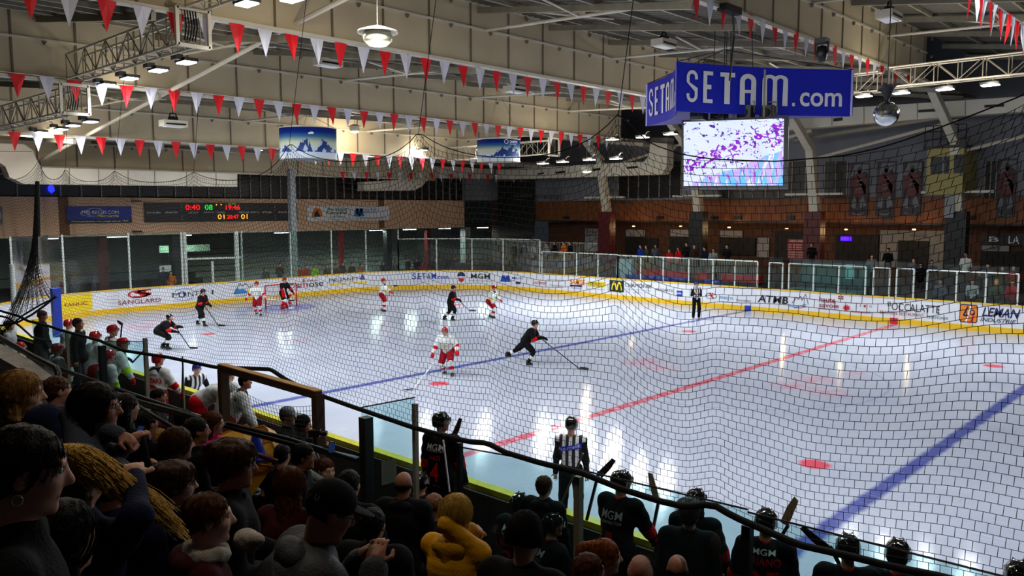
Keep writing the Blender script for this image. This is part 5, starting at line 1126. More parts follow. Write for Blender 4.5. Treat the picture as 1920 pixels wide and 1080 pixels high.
# notice sheet on the board behind the bench
mb = MB(); pa, pb, pc, pd = [onY(x, y, NY-0.12) for x, y in ((716, 910), (743, 903), (742, 861), (715, 866))]
o = mb.prism([pa-pa, pb-pa, pc-pa, pd-pa], (0, 0.004, 0)).build('notice_sheet', mat('sheet_green', (150, 176, 164), 0.6)); o.location = pa; tag(o, 'pale green sheet of paper taped by the home bench', 'notice')
mb = MB(); f = plane_fn(-(pa*0), pb-pa, pd-pa, (0, -0.008, 0))
for k in range(9): text_on(mb, ['AVIS AU PUBLIC', 'merci de ne pas', 'rester debout', 'devant le banc', 'des joueurs', 'pendant le match', 'la direction', 'de la patinoire', 'merci'][k], sub(f, 0.15, 0.88-k*0.09, 0.85, 0.93-k*0.09), I('gryi'))
mb.build('lettering', INKM, o)

# ---- stand steps, rails, concrete parapet
ROW0, DY, DZ, Z0 = -17.7, 0.80, 0.36, 1.15
rows_ = MB(); 
def row_z(k): return Z0+DZ*k
mb = MB()
for k in range(9):
    y1 = ROW0-DY*k; y0 = y1-DY if k < 8 else -26.6
    mb.span((-14, y0, 0), (26, y1, row_z(k)))
tag(mb.build('floor_stand_steps', mat('stand_floor', (38, 36, 36), 0.85)), kind='structure')
for k in range(0, 7):
    o = MB().span((-8, -0.17, 0.38), (13, 0.17, 0.43)); [o.box((x, 0, 0.19), (0.05, 0.3, 0.38)) for x in np.arange(-7.5, 13, 2.4)]
    ob = o.build('stand_bench', mat('stand_bench', (44, 34, 30), 0.7)); ob.location = (0, ROW0-DY*k-0.55, row_z(k)); tag(ob, 'dark plank bench running along a step of the stands', 'bench', 'plank benches of the stands')
wallp = mat('parapet', (206, 204, 202), 0.85, var=0.2, scale=5, bump=0.5, bscale=30)
# grey parapet end at the upper left
r_ = empty('concrete_parapet', dep(70, 700, 7.6)); tag(r_, 'rough grey concrete parapet sloping down at the left edge', 'parapet'); b0 = np.array(r_.location)
q = [dep(-60, 612, 9.2), dep(128, 712, 7.6)]; mb = MB(); d = q[1]-q[0]
mb.prism([q[0]-b0, q[1]-b0, q[1]-b0+(0, 0, -1.2), q[0]-b0+(0, 0, -1.2)], (-0.17, -0.19, 0.0)); mb.build('parapet_wall', wallp, r_)
def rail(pts, lab, r=0.03, mt='black', posts=()):
    P = [dep(*p) for p in pts]; r_ = empty('hand_rail', P[0]); tag(r_, lab, 'hand rail'); b0 = P[0]
    MB().tube([p-b0 for p in P], r, 8).build('bar', M[mt], r_, True)
    for p in posts: q = dep(*p)-b0; MB().tube([q, q+np.array([0, 0, -0.9])], r, 8).build('post', M[mt], r_)
rail([(-20, 622, 9.0), (60, 668, 8.2), (105, 690, 7.7), (109, 700, 7.65), (107, 718, 7.6)], 'black handrail with a bent end over the grey parapet', 0.03)
rail([(108, 690, 9.3), (235, 735, 9.6), (400, 790, 10.0)], 'dark handrail running down before the visiting bench', 0.025)
rail([(236, 748, 8.3), (420, 797, 8.5), (560, 835, 8.6), (672, 862, 8.7)], 'black bar rail passing over the yellow crates to the thick post', 0.035)
rail([(240, 778, 8.3), (420, 830, 8.5), (520, 866, 8.6)], 'lower dark red bar rail before the yellow crates', 0.028, 'red_p')
rail([(424, 793, 8.0), (540, 822, 8.3), (668, 862, 8.6)], 'thin black rail from the pink jacket to the thick post', 0.02)
rail([(236, 748, 7.6), (322, 800, 7.4), (400, 850, 7.2)], 'dark rail in front of the left spectators', 0.02)
# yellow crates and the blue cone
yc = mat('crate_yellow', (236, 170, 20), 0.5, var=0.08)
def crate(pts, off, lab, d=9.0):
    P = [dep(x, y, d) for x, y in pts]; c = P[0]; r_ = empty('yellow_crate', c); tag(r_, lab, 'crate')
    MB().prism([p-c for p in P], off).build('shell', yc, r_)
    mb = MB(); mb.tube([P[0]-c, P[1]-c], 0.012, 5); mb.tube([P[1]-c, P[2]-c], 0.012, 5); mb.build('edge_trim', mat('crate_edge', (200, 130, 14), 0.5), r_)
crate([(413, 815), (462, 796), (476, 812), (468, 836), (420, 838)], (0.3, -0.25, -0.25), 'yellow folded crate leaning at the left of the blue cone')
crate([(466, 803), (495, 798), (503, 808), (505, 832), (480, 836)], (-0.2, 0.25, -0.15), 'small upright yellow crate behind the blue cone', 9.3)
crate([(474, 838), (508, 827), (519, 850), (510, 868), (474, 860)], (0.05, -0.3, -0.3), 'yellow crate with dark edges right of the blue cone', 8.9)
crate([(474, 868), (512, 874), (496, 886), (480, 892)], (-0.1, -0.2, -0.3), 'lowest yellow crate against the dark coat', 8.7)
p = dep(480, 836, 8.8); o = MB().lathe((0, 0, 0), [(0.001, 0.30), (0.03, 0.28), (0.10, 0.02), (0.15, 0.0), (0.15, -0.02), (0.001, -0.02)], 16).build('blue_cone', mat('cone_blue', (16, 60, 190), 0.4)); o.location = p+np.array([0, 0, -0.12]); tag(o, 'small blue cone among the yellow crates', 'cone')
# ================================================================ FIGURES (smooth blended volumes turned into one surface)
def rotz(a): c, s = math.cos(a), math.sin(a); return np.array([[c, -s, 0], [s, c, 0], [0, 0, 1]])
def rotx(a): c, s = math.cos(a), math.sin(a); return np.array([[1, 0, 0], [0, c, -s], [0, s, c]])
def roty(a): c, s = math.cos(a), math.sin(a); return np.array([[c, 0, s], [0, 1, 0], [-s, 0, c]])
def cap(a, b, ra, rb=None, k=0.02, m=0): return ('c', np.array(a, float), np.array(b, float), ra, ra if rb is None else rb, k, m)
def ell(c, r, Rm=None, k=0.02, m=0, cut=False): return ('x' if cut else 'e', np.array(c, float), np.array(r, float), np.eye(3) if Rm is None else Rm, 0, k, m)
def prim_d(p, P):
    if p[0] == 'c':
        a, b, ra, rb = p[1], p[2], p[3], p[4]; ba = b-a; h = np.clip(((P-a)@ba)/max(ba@ba, 1e-9), 0, 1)
        return np.linalg.norm(P-a-h[..., None]*ba, axis=-1)-(ra+(rb-ra)*h)
    q = (P-p[1])@p[3]; k0 = np.linalg.norm(q/p[2], axis=-1); k1 = np.linalg.norm(q/p[2]**2, axis=-1)
    return k0*(k0-1)/np.maximum(k1, 1e-9)
def prim_box(p):
    if p[0] == 'c': r = max(p[3], p[4]); return np.minimum(p[1], p[2])-r, np.maximum(p[1], p[2])+r
    r = np.max(p[2]); 
    if np.allclose(p[3], np.eye(3)): r = p[2]
    return p[1]-r, p[1]+r
def surface(prims, vox):
    lo = np.min([prim_box(p)[0] for p in prims if p[0] != 'x'], 0)-2.5*vox; hi = np.max([prim_box(p)[1] for p in prims if p[0] != 'x'], 0)+2.5*vox
    n = np.ceil((hi-lo)/vox).astype(int)+1; F = np.full(n, 9.0, np.float32)
    ax = [lo[i]+vox*np.arange(n[i]) for i in range(3)]
    for p in prims:
        a, b = prim_box(p); mg = p[5]+2.5*vox; i0 = np.maximum(((a-mg-lo)/vox).astype(int), 0); i1 = np.minimum(((b+mg-lo)/vox).astype(int)+2, n)
        if np.any(i1 <= i0): continue
        P = np.stack(np.meshgrid(*[ax[i][i0[i]:i1[i]] for i in range(3)], indexing='ij'), -1)
        d = prim_d(p, P); sl = tuple(slice(i0[i], i1[i]) for i in range(3)); f = F[sl]; k = p[5]
        if p[0] == 'x':
            h = np.maximum(k-np.abs(f+d), 0)/k; F[sl] = np.maximum(f, -d)+h*h*k/4
        else:
            h = np.maximum(k-np.abs(f-d), 0)/k; F[sl] = np.minimum(f, d)-h*h*k/4
    # surface nets
    S_ = F < 0; c = np.zeros(n-1, np.int8)
    for i in (0, 1):
        for j in (0, 1):
            for k in (0, 1): c += S_[i:n[0]-1+i, j:n[1]-1+j, k:n[2]-1+k]
    act = (c > 0) & (c < 8); idx = -np.ones(n-1, np.int64); ij = np.argwhere(act); idx[act] = np.arange(len(ij))
    acc = np.zeros((len(ij), 3)); cnt = np.zeros(len(ij))
    cor = [(i, j, k) for i in (0, 1) for j in (0, 1) for k in (0, 1)]
    for a in cor:
        for d in range(3):
            if a[d]: continue
            b = list(a); b[d] = 1
            fa = F[ij[:, 0]+a[0], ij[:, 1]+a[1], ij[:, 2]+a[2]]; fb = F[ij[:, 0]+b[0], ij[:, 1]+b[1], ij[:, 2]+b[2]]
            s = (fa < 0) != (fb < 0); t = np.where(s, fa/np.where(s, fa-fb, 1), 0)
            pt = np.array(a, float)[None].repeat(len(ij), 0); pt[:, d] += t; acc += np.where(s[:, None], pt, 0); cnt += s
    V = (ij+acc/np.maximum(cnt, 1)[:, None])*vox+lo
    Q = []
    for d in range(3):
        e = [slice(1, -1)]*3; a0 = [slice(1, n[i]-1) for i in range(3)]; a1 = list(a0); a0[d] = slice(0, n[d]-1); a1[d] = slice(1, n[d])
        sa = S_[tuple(a0)]; sb = S_[tuple(a1)]; E_ = np.argwhere(sa != sb)
        if not len(E_): continue
        o1, o2 = [(1, 2), (2, 0), (0, 1)][d]; base = E_.copy()
        for q in range(3):
            if q != d: base[:, q] += 1
        fl_ = sa[tuple(E_.T)]
        def cell(u, v):
            g = base.copy(); g[:, o1] -= u; g[:, o2] -= v; return idx[tuple(g.T)]
        q4 = np.stack([cell(1, 1), cell(0, 1), cell(0, 0), cell(1, 0)], 1); q4[~fl_] = q4[~fl_][:, ::-1]; Q.append(q4)
    Q = np.concatenate(Q); Q = Q[(Q >= 0).all(1)]
    ms = [p[6] for p in prims]
    mi = np.zeros(len(Q), np.int32)
    if len(set(ms)) > 1:
        cpt = V[Q].mean(1); best = np.full(len(Q), 1e9)
        for p in prims:
            if p[0] == 'x': continue
            d = prim_d(p, cpt); u = d < best; best[u] = d[u]; mi[u] = p[6]
    return V, Q, mi
def np_mesh(name, V, Q, mi, mats, parent, smooth=True):
    me = bpy.data.meshes.new(name); me.vertices.add(len(V)); me.vertices.foreach_set('co', V.astype(np.float32).reshape(-1))
    me.loops.add(Q.size); me.loops.foreach_set('vertex_index', Q.reshape(-1).astype(np.int32)); me.polygons.add(len(Q))
    me.polygons.foreach_set('loop_start', np.arange(0, Q.size, 4, dtype=np.int32)); me.polygons.foreach_set('loop_total', np.full(len(Q), 4, dtype=np.int32))
    for q in mats: me.materials.append(q)
    if len(mats) > 1: me.polygons.foreach_set('material_index', mi)
    me.polygons.foreach_set('use_smooth', np.full(len(Q), smooth)); me.update(calc_edges=True)
    o = bpy.data.objects.new(name, me); COL.objects.link(o); o.parent = parent; return o
def blob(name, prims, vox, mats, parent, post=None):
    V, Q, mi = surface(prims, vox)
    if post is not None: V = post(V)
    return np_mesh(name, V, Q, mi, mats if isinstance(mats, list) else [mats], parent)
def ik(a, b, l1, l2, pole):
    a, b, pole = [np.array(q, float) for q in (a, b, pole)]; d = b-a; L = np.linalg.norm(d)
    if L > (l1+l2)*0.995: b = a+d/L*(l1+l2)*0.995; d = b-a; L = np.linalg.norm(d)
    u = d/max(L, 1e-6); x = (l1*l1-l2*l2+L*L)/(2*L) if L > 1e-6 else 0; h = math.sqrt(max(l1*l1-x*x, 0)); q = pole-u*(pole@u); q /= max(np.linalg.norm(q), 1e-6)
    return a+u*x+q*h, b
class Pose:
    def __init__(s, pel=(0, 0, 0.93), lean=0, side=0, tw=0, aL=(-0.12, 0, 0.09), aR=(0.12, 0, 0.09), hL=(-0.28, 0.08, 0.85), hR=(0.28, 0.08, 0.85), hy=0, hp=0, kp=(0, 1, 0.1), sz=1.0, ep=(0, -1, -0.4), ho=(0, 0, 0)):
        s.pel = np.array(pel, float); l = R(lean); sd = R(side)
        s.sp = np.array([math.sin(sd), math.sin(l)*math.cos(sd), math.cos(l)*math.cos(sd)]); s.ax = rotz(R(tw))@np.array([1.0, 0, 0]); s.ax = s.ax-s.sp*(s.ax@s.sp); s.ax /= np.linalg.norm(s.ax)
        s.fw = np.cross(s.sp, s.ax)
        s.chest = s.pel+s.sp*0.34; s.neck = s.pel+s.sp*0.50; s.shL = s.pel+s.sp*0.455-s.ax*0.175; s.shR = s.pel+s.sp*0.455+s.ax*0.175
        hl = R(lean*0.45+hp*0.35); hd = np.array([math.sin(sd)*0.5, math.sin(hl), math.cos(hl)]); s.head = s.neck+hd*0.185+np.array(ho); s.hR_ = rotz(R(tw+hy))@rotx(-R(hp)); s.yaw = tw+hy
        s.hipL = s.pel+np.array([-0.09, 0, -0.02]); s.hipR = s.pel+np.array([0.09, 0, -0.02])
        s.knL, s.anL = ik(s.hipL, aL, 0.43, 0.42, np.array(kp)+np.array([-0.15, 0, 0])); s.knR, s.anR = ik(s.hipR, aR, 0.43, 0.42, np.array(kp)+np.array([0.15, 0, 0]))
        s.elL, s.wrL = ik(s.shL, hL, 0.285, 0.25, np.array(ep)+np.array([-0.6, 0, 0])); s.elR, s.wrR = ik(s.shR, hR, 0.285, 0.25, np.array(ep)+np.array([0.6, 0, 0]))
def hand_prims(el, wr, up, side, fine, m=0, cu=0.5):
    f = wr-el; f = f/np.linalg.norm(f); up = np.array(up, float); up = up-f*(up@f); up /= max(np.linalg.norm(up), 1e-6); sd = np.cross(f, up)*side
    P = [cap(wr, wr+f*0.045, 0.024, 0.03, 0.015, m), ell(wr+f*0.055, (0.04, 0.045, 0.018), np.stack([sd, f, up], 1), 0.015, m)]
    for i, (o, ln) in enumerate(((-0.03, 0.062), (-0.01, 0.074), (0.011, 0.07), (0.03, 0.055))):
        b = wr+f*0.088+sd*o; c = b+(f*math.cos(cu)-up*math.sin(cu))*ln*0.5; d = c+(f*math.cos(cu*2.4)-up*math.sin(cu*2.4))*ln*0.5
        P += [cap(b-f*0.015, c, 0.0092, 0.0085, 0.004, m), cap(c, d, 0.0085, 0.0075, 0.004, m)]
    t = wr+f*0.03-sd*0.036; t2 = t-sd*0.028+f*0.026-up*0.01; P += [cap(t+sd*0.012, t2, 0.0125, 0.0105, 0.008, m), cap(t2, t2+f*0.028-up*0.012, 0.0105, 0.009, 0.004, m)]
    return P
def head_prims(H, Rh, m=0, ml=1):
    c = lambda p: H+Rh@np.array(p, float); E = lambda p, r, **k: ell(c(p), r, Rh, **k)
    P = [E((0, -0.012, 0.03), (0.074, 0.095, 0.085)), E((0, 0.03, -0.025), (0.062, 0.066, 0.085), k=0.03), E((0, 0.035, -0.075), (0.045, 0.045, 0.04), k=0.03), E((0, 0.078, -0.098), (0.02, 0.016, 0.016), k=0.02)]
    P += [cap(c((0, 0.086, 0.025)), c((0, 0.112, -0.018)), 0.0085, 0.012, 0.012), E((0, 0.098, -0.024), (0.017, 0.012, 0.009), k=0.008), cap(c((-0.034, 0.078, 0.036)), c((0.034, 0.078, 0.036)), 0.012, 0.012, 0.014)]
    for s in (-1, 1):
        P += [E((s*0.036, 0.062, -0.02), (0.024, 0.022, 0.026), k=0.02), E((s*0.074, -0.008, -0.004), (0.009, 0.018, 0.031), k=0.008), E((s*0.03, 0.094, 0.017), (0.016, 0.011, 0.010), k=0.008, cut=True)]
    P += [cap(c((-0.02, 0.082, -0.055)), c((0.02, 0.082, -0.055)), 0.009, 0.009, 0.006, ml), E((0, 0.097, -0.0555), (0.022, 0.006, 0.0018), k=0.003, cut=True)]
    return P
SK = {'a': mat('skin_light', (214, 158, 130), 0.5, var=0.06, scale=20), 'b': mat('skin_tan', (178, 118, 88), 0.5, var=0.06, scale=20), 'c': mat('skin_pale', (226, 176, 150), 0.5, var=0.06, scale=20)}
LIP = mat('lips', (170, 90, 84), 0.45)
def hairm(n, rgb, rgb2): return mat('hair_'+n, rgb, 0.42, scale=70, stretch=(1, 1, 0.12), bump=0.7, bscale=140, rgb2=rgb2, spec=0.12)
HM = {'dark': hairm('dark', (34, 24, 20), (12, 9, 8)), 'brown': hairm('brown', (92, 58, 34), (40, 24, 14)), 'blond': hairm('blond', (196, 146, 78), (110, 74, 34)), 'grey': hairm('grey', (96, 90, 86), (44, 42, 42)), 'red': hairm('red', (176, 92, 34), (92, 40, 14)), 'bright': hairm('bright', (255, 214, 110), (176, 124, 48)), 'black': hairm('black', (16, 14, 14), (6, 5, 5)), 'shaved': hairm('shaved', (168, 118, 82), (130, 88, 60)), 'auburn': hairm('auburn', (112, 62, 32), (50, 24, 12))}
EYE = mat('eye_white', (225, 220, 214), 0.2); IRIS = mat('eye_dark', (30, 22, 18), 0.15)
def dirty(amp, fr, seed=0):
    def f(V):
        r = np.random.RandomState(seed); ph = r.rand(9)*6
        d = np.sin(V@np.array([fr, fr*.4, fr*.3])+ph[0])*np.sin(V@np.array([-fr*.3, fr, fr*.5])+ph[1])*np.sin(V@np.array([fr*.2, -fr*.5, fr*1.1])+ph[2])
        c = V.mean(0); n = V-c; n[:, 2] *= 0.15; n /= np.maximum(np.linalg.norm(n, axis=1, keepdims=True), 1e-6); return V+n*(d*amp)[:, None]
    return f
def hair_obj(root, po, style, key, vox, strands=0, seed=1):
    H, Rh = po.head, po.hR_; c = lambda p: H+Rh@np.array(p, float); E = lambda p, r, **k: ell(c(p), r, Rh, **k); face = [E((0, 0.108, -0.052), (0.066, 0.062, 0.10), k=0.015, cut=True)]
    m = HM[key]; pp = []
    if style == 'short': pp = [E((0, -0.018, 0.038), (0.083, 0.102, 0.09)), E((0, -0.05, -0.01), (0.074, 0.06, 0.07))]+face
    if style == 'curly': pp = [E((0, -0.018, 0.045), (0.094, 0.11, 0.098)), E((0, -0.055, -0.01), (0.086, 0.062, 0.08))]+[E((0.07*math.cos(a), -0.02+0.08*math.sin(a), 0.09), (0.035,)*3) for a in np.arange(0, 6.2, 0.8)]+face
    if style == 'bob': pp = [E((0, -0.018, 0.04), (0.09, 0.106, 0.094)), cap(c((-0.05, -0.03, 0)), c((-0.062, -0.02, -0.13)), 0.045, 0.034), cap(c((0.05, -0.03, 0)), c((0.062, -0.02, -0.13)), 0.045, 0.034), cap(c((0, -0.06, 0)), c((0, -0.07, -0.14)), 0.06, 0.045)]+face
    if style == 'long': pp = [E((0, -0.018, 0.04), (0.088, 0.106, 0.093)), cap(c((-0.05, -0.04, 0)), c((-0.075, -0.03, -0.26)), 0.045, 0.03), cap(c((0.05, -0.04, 0)), c((0.075, -0.03, -0.26)), 0.045, 0.03), cap(c((0, -0.06, 0)), c((0, -0.10, -0.30)), 0.07, 0.05)]+face
    if style == 'bun': pp = [E((0, -0.018, 0.038), (0.083, 0.104, 0.09)), E((0, -0.05, -0.01), (0.074, 0.06, 0.07)), E((0, -0.125, 0.04), (0.05, 0.05, 0.05))]+face
    if style == 'pony': pp = [E((0, -0.018, 0.038), (0.083, 0.103, 0.09)), E((0, -0.05, -0.01), (0.074, 0.06, 0.065)), cap(c((0, -0.10, 0.08)), c((0, -0.16, 0.06)), 0.03, 0.036), cap(c((0, -0.16, 0.06)), c((0, -0.19, -0.12)), 0.036, 0.018)]+face
    if style == 'fringe': pp = [E((0, -0.018, 0.036), (0.082, 0.102, 0.088))]+[E((0, 0.112, -0.06), (0.07, 0.06, 0.09), k=0.01, cut=True)]
    if style == 'bald': pp = [E((0, -0.03, -0.005), (0.080, 0.078, 0.05)), E((0, 0.09, 0.02), (0.09, 0.09, 0.12), k=0.01, cut=True), E((0, -0.01, 0.09), (0.08, 0.09, 0.075), k=0.02, cut=True)]
    if style == 'swept':
        blob('hair_cap', [E((0, -0.018, 0.04), (0.086, 0.104, 0.09)), cap(c((0.02, -0.06, 0)), c((0.03, -0.07, -0.24)), 0.06, 0.04), cap(c((-0.05, -0.04, 0)), c((-0.05, -0.02, -0.3)), 0.05, 0.025)]+face, vox, HM['brown'], root, dirty(0.006, 90, 5))
        pp = [cap(c((-0.05, -0.08, 0.11)), c((0.04, -0.10, 0.10)), 0.03, 0.045), cap(c((0.04, -0.10, 0.10)), c((0.12, -0.09, 0.05)), 0.045, 0.042), cap(c((0.12, -0.09, 0.05)), c((0.22, -0.06, -0.04)), 0.042, 0.034), cap(c((0.22, -0.06, -0.04)), c((0.32, -0.05, -0.15)), 0.034, 0.008)]
    if style == 'swept_old': pp = [E((0, -0.018, 0.04), (0.09, 0.106, 0.094)), cap(c((0.0, -0.05, 0.06)), c((0.12, -0.02, 0.05)), 0.065, 0.042), cap(c((0.12, -0.02, 0.05)), c((0.24, 0.0, -0.02)), 0.042, 0.030), cap(c((0.24, 0.0, -0.02)), c((0.33, 0.01, -0.13)), 0.030, 0.010), cap(c((-0.05, -0.04, 0)), c((-0.05, -0.02, -0.3)), 0.05, 0.025)]
    o = blob('hair', pp, vox, m, root, dirty(0.006, 90, seed))
    if strands:
        rs = np.random.RandomState(seed); A = []; B = []
        V = np.array([v.co[:] for v in o.data.vertices]); L = (V-H)@Rh; ok = np.where((L[:, 2] > (-0.02 if style != 'swept' else -0.2)))[0]
        pick = rs.choice(ok, strands); q = V[pick]+rs.randn(strands, 3)*0.002
        long_ = style in ('long', 'bob', 'swept', 'pony'); n = 7; stp = {'long': 0.035, 'bob': 0.024, 'swept': 0.026, 'pony': 0.014}.get(style, 0.010)
        ctr = H+Rh@np.array([0, -0.02, 0.03])
        for i in range(n):
            out = (q-ctr); out /= np.linalg.norm(out, axis=1, keepdims=True)
            g = Rh@np.array({'swept': [1.0, 0.05, -0.35-0.10*i]}.get(style, [0, -0.35, -1.0]))[None].repeat(1, 0)[0]
            g = np.tile(g, (strands, 1))+rs.randn(strands, 3)*0.12
            if style != 'swept' or i < 1: tdir = g-out*np.maximum(0, -(g*out).sum(1))[:, None]*-1*0 - out*((g*out).sum(1))[:, None]*0.92
            else: tdir = g
            tdir /= np.linalg.norm(tdir, axis=1, keepdims=True); q2 = q+tdir*stp+out*0.0006; A.append(q); B.append(q2); q = q2
        s = segs_mesh('strands', np.concatenate(A), np.concatenate(B), 0.0011 if style != 'swept' else 0.0014, m, o)
    return o
def glasses(root, po, m=None):
    H, Rh = po.head, po.hR_; c = lambda p: H+Rh@np.array(p, float); mb = MB()
    for s in (-1, 1):
        pts = [c((s*0.033+0.024*math.cos(a), 0.106-0.01*abs(math.cos(a)), 0.012+0.019*math.sin(a))) for a in np.linspace(0, 2*math.pi, 15)]
        mb.tube(pts, 0.0017, 5); mb.tube([c((s*0.057, 0.098, 0.015)), c((s*0.08, 0.02, 0.014)), c((s*0.081, -0.01, 0.0))], 0.0018, 5)
    mb.tube([c((-0.009, 0.106, 0.015)), c((0.009, 0.106, 0.015))], 0.0018, 5); mb.build('glasses', m or mat('glasses_rim', (120, 118, 112), 0.25, 0.8), root)
def eyes(root, po):
    H, Rh = po.head, po.hR_
    for s in (-1, 1):
        p = H+Rh@np.array([s*0.031, 0.0765, 0.017]); mb = MB(); prof = [(0.0125*math.sin(math.pi*i/8)+1e-5, 0.0125*math.cos(math.pi*i/8)) for i in range(9)]
        mb.lathe(p, prof, 12, 0); q = H+Rh@np.array([s*0.0315, 0.0845, 0.017]); mb.lathe(q, [(0.0058*math.sin(math.pi*i/6)+1e-5, 0.0058*math.cos(math.pi*i/6)) for i in range(7)], 8, 1); mb.build('eye', [EYE, IRIS], root, True)
def body(root, po, skin, vox, fine=True, hands=True, slim=1.0, legs=True, curl=0.6, pup=(0, 0, 1)):
    P = head_prims(po.head, po.hR_); P += [cap(po.neck-po.sp*0.03, po.head+po.hR_@np.array([0, -0.02, -0.06]), 0.052, 0.05, 0.03)]
    P += [cap(po.shL, po.shR, 0.045, 0.045, 0.03), cap(po.pel, po.chest, 0.10, 0.11, 0.05), cap(po.chest, po.neck, 0.09, 0.05, 0.05)]
    for sh, e, w, s in ((po.shL, po.elL, po.wrL, -1), (po.shR, po.elR, po.wrR, 1)):
        P += [cap(sh, e, 0.042, 0.034, 0.02), cap(e, w, 0.036, 0.025, 0.02)]
        if hands: P += hand_prims(e, w, pup, -s, fine, cu=curl)
    if legs:
        for h, k, a in ((po.hipL, po.knL, po.anL), (po.hipR, po.knR, po.anR)): P += [cap(h, k, 0.07, 0.05, 0.03), cap(k, a, 0.048, 0.036, 0.02), cap(a, a+np.array([0, 0.12, -0.05]), 0.034, 0.025, 0.02)]
    return blob('body', P, vox, [SK[skin], LIP], root)
def puff(amp, pitch, po):
    def f(V):
        t = (V-po.pel)@po.sp; c = po.pel+np.outer(t, po.sp); n = V-c; L = np.linalg.norm(n, axis=1, keepdims=True); n = n/np.maximum(L, 1e-6); s = np.abs(np.sin(math.pi*t/pitch)); return V+n*(amp*(s**0.5-0.6))[:, None]
    return f
def folds(amp, seed):
    return dirty(amp, 26, seed)
def civil(root, po, o, vox):
    """jacket, trousers, shoes, hood, hat"""
    jr = o.get('jr', 1.0); t = o.get('thick', 0.0)
    P = [cap(po.pel+po.sp*0.02, po.chest, 0.145*jr+t, 0.150*jr+t, 0.05), cap(po.chest-po.ax*0.05, po.chest+po.ax*0.05, 0.135*jr+t, None, 0.05), cap(po.shL, po.shR, 0.068+t, None, 0.06), cap(po.shL+po.sp*0.0, po.elL, 0.066+t, 0.054+t, 0.04), cap(po.shR, po.elR, 0.066+t, 0.054+t, 0.04), cap(po.elL, po.wrL, 0.052+t, 0.04+t*.6, 0.03), cap(po.elR, po.wrR, 0.052+t, 0.04+t*.6, 0.03), cap(po.neck-po.sp*0.05, po.neck+po.sp*0.02, 0.085, 0.066, 0.05)]
    if o.get('hem', 1): P.append(cap(po.pel-po.sp*0.02, po.pel-po.sp*0.02+(po.knL+po.knR)/2*0+po.fw*0.08, 0.15+t, 0.14+t, 0.06))
    post = puff(0.0035, o['puff'], po) if o.get('puff') else folds(0.006, int(abs(po.pel[0])*100)+3)
    j = blob('jacket', P, vox*1.25, o['jm'], root, post)
    if o.get('hood'): 
        h = po.neck-po.fw*0.095-po.sp*0.015; blob('hood', [cap(h-po.ax*0.06, h+po.ax*0.06, 0.048, None, 0.03), cap(h-po.ax*0.08, po.neck+po.fw*0.05-po.ax*0.075, 0.038, 0.028, 0.03), cap(h+po.ax*0.08, po.neck+po.fw*0.05+po.ax*0.075, 0.038, 0.028, 0.03), cap(h, h-po.sp*0.10-po.fw*0.01, 0.055, 0.04, 0.05)], vox*1.25, o['jm'], root)
    if o.get('collar'): blob('collar', [cap(po.neck+po.sp*0.01-po.ax*0.05-po.fw*0.03, po.neck+po.sp*0.035+po.fw*0.05-po.ax*0.02, 0.028, None, 0.02), cap(po.neck+po.sp*0.01+po.ax*0.05-po.fw*0.03, po.neck+po.sp*0.035+po.fw*0.05+po.ax*0.02, 0.028, None, 0.02), cap(po.neck-po.ax*0.05-po.fw*0.045, po.neck+po.ax*0.05-po.fw*0.045, 0.032, None, 0.02)], vox, o['collar'], root)
    if o.get('scarf'): 
        n = po.neck+po.sp*0.03; pts = [n+0.075*(po.ax*math.cos(a)+po.fw*math.sin(a)*1.0)+po.sp*0.01*math.sin(3*a) for a in np.linspace(0, 2*math.pi, 11)]
        blob('scarf', [cap(pts[i], pts[i+1], 0.034, None, 0.02) for i in range(10)], vox, o['scarf'], root, dirty(0.006, 60, 4))
    tm = o.get('tm', mat('trousers_dark', (30, 32, 42), 0.8)); P = [cap(po.pel-po.ax*0.05, po.pel+po.ax*0.05, 0.12, None, 0.04)]
    for h, k, a in ((po.hipL, po.knL, po.anL), (po.hipR, po.knR, po.anR)): P += [cap(h, k, 0.088, 0.064, 0.03), cap(k, a, 0.062, 0.05, 0.03)]
    if o.get('legs', 1):
        blob('trousers', P, vox*1.5, tm, root)
        for a in (po.anL, po.anR): blob('shoe', [cap(a+(0, -0.03, -0.05), a+(0, 0.13, -0.055), 0.04, 0.032, 0.02), cap(a, a+(0, 0, -0.04), 0.045, 0.04, 0.02)], vox*1.5, M['black'], root)
def hat(root, po, kind, m, vox, extra=None):
    H, Rh = po.head, po.hR_; c = lambda p: H+Rh@np.array(p, float); E = lambda p, r, **k: ell(c(p), r, Rh, **k)
    if kind == 'cap':
        o = blob('cap', [E((0, -0.012, 0.052), (0.088, 0.106, 0.084)), E((0, 0, -0.06), (0.14, 0.16, 0.08), k=0.01, cut=True)], vox, m, root)
        blob('brim', [E((0, 0.105, 0.040), (0.072, 0.085, 0.010), k=0.01), E((0, 0.10, 0.0), (0.09, 0.09, 0.035), k=0.01, cut=True)], vox*0.7, m, o)
        return o
    if kind == 'beanie':
        def rib(V):
            L = (V-H)@Rh; a = np.arctan2(L[:, 1], L[:, 0]); n = V-H; n /= np.linalg.norm(n, axis=1, keepdims=True); return V+n*(0.0022*np.sin(a*46))[:, None]
        o = blob('beanie', [E((0, -0.018, 0.056), (0.090, 0.108, 0.098)), cap(c((-0.03, -0.02, 0.01)), c((0.03, -0.02, 0.01)), 0.080, None, 0.02), E((0, 0.03, -0.085), (0.15, 0.19, 0.08), k=0.01, cut=True)], vox, m, root, rib)
        return o
VIS = glass('visor_glass', (225, 235, 240), 0.04)
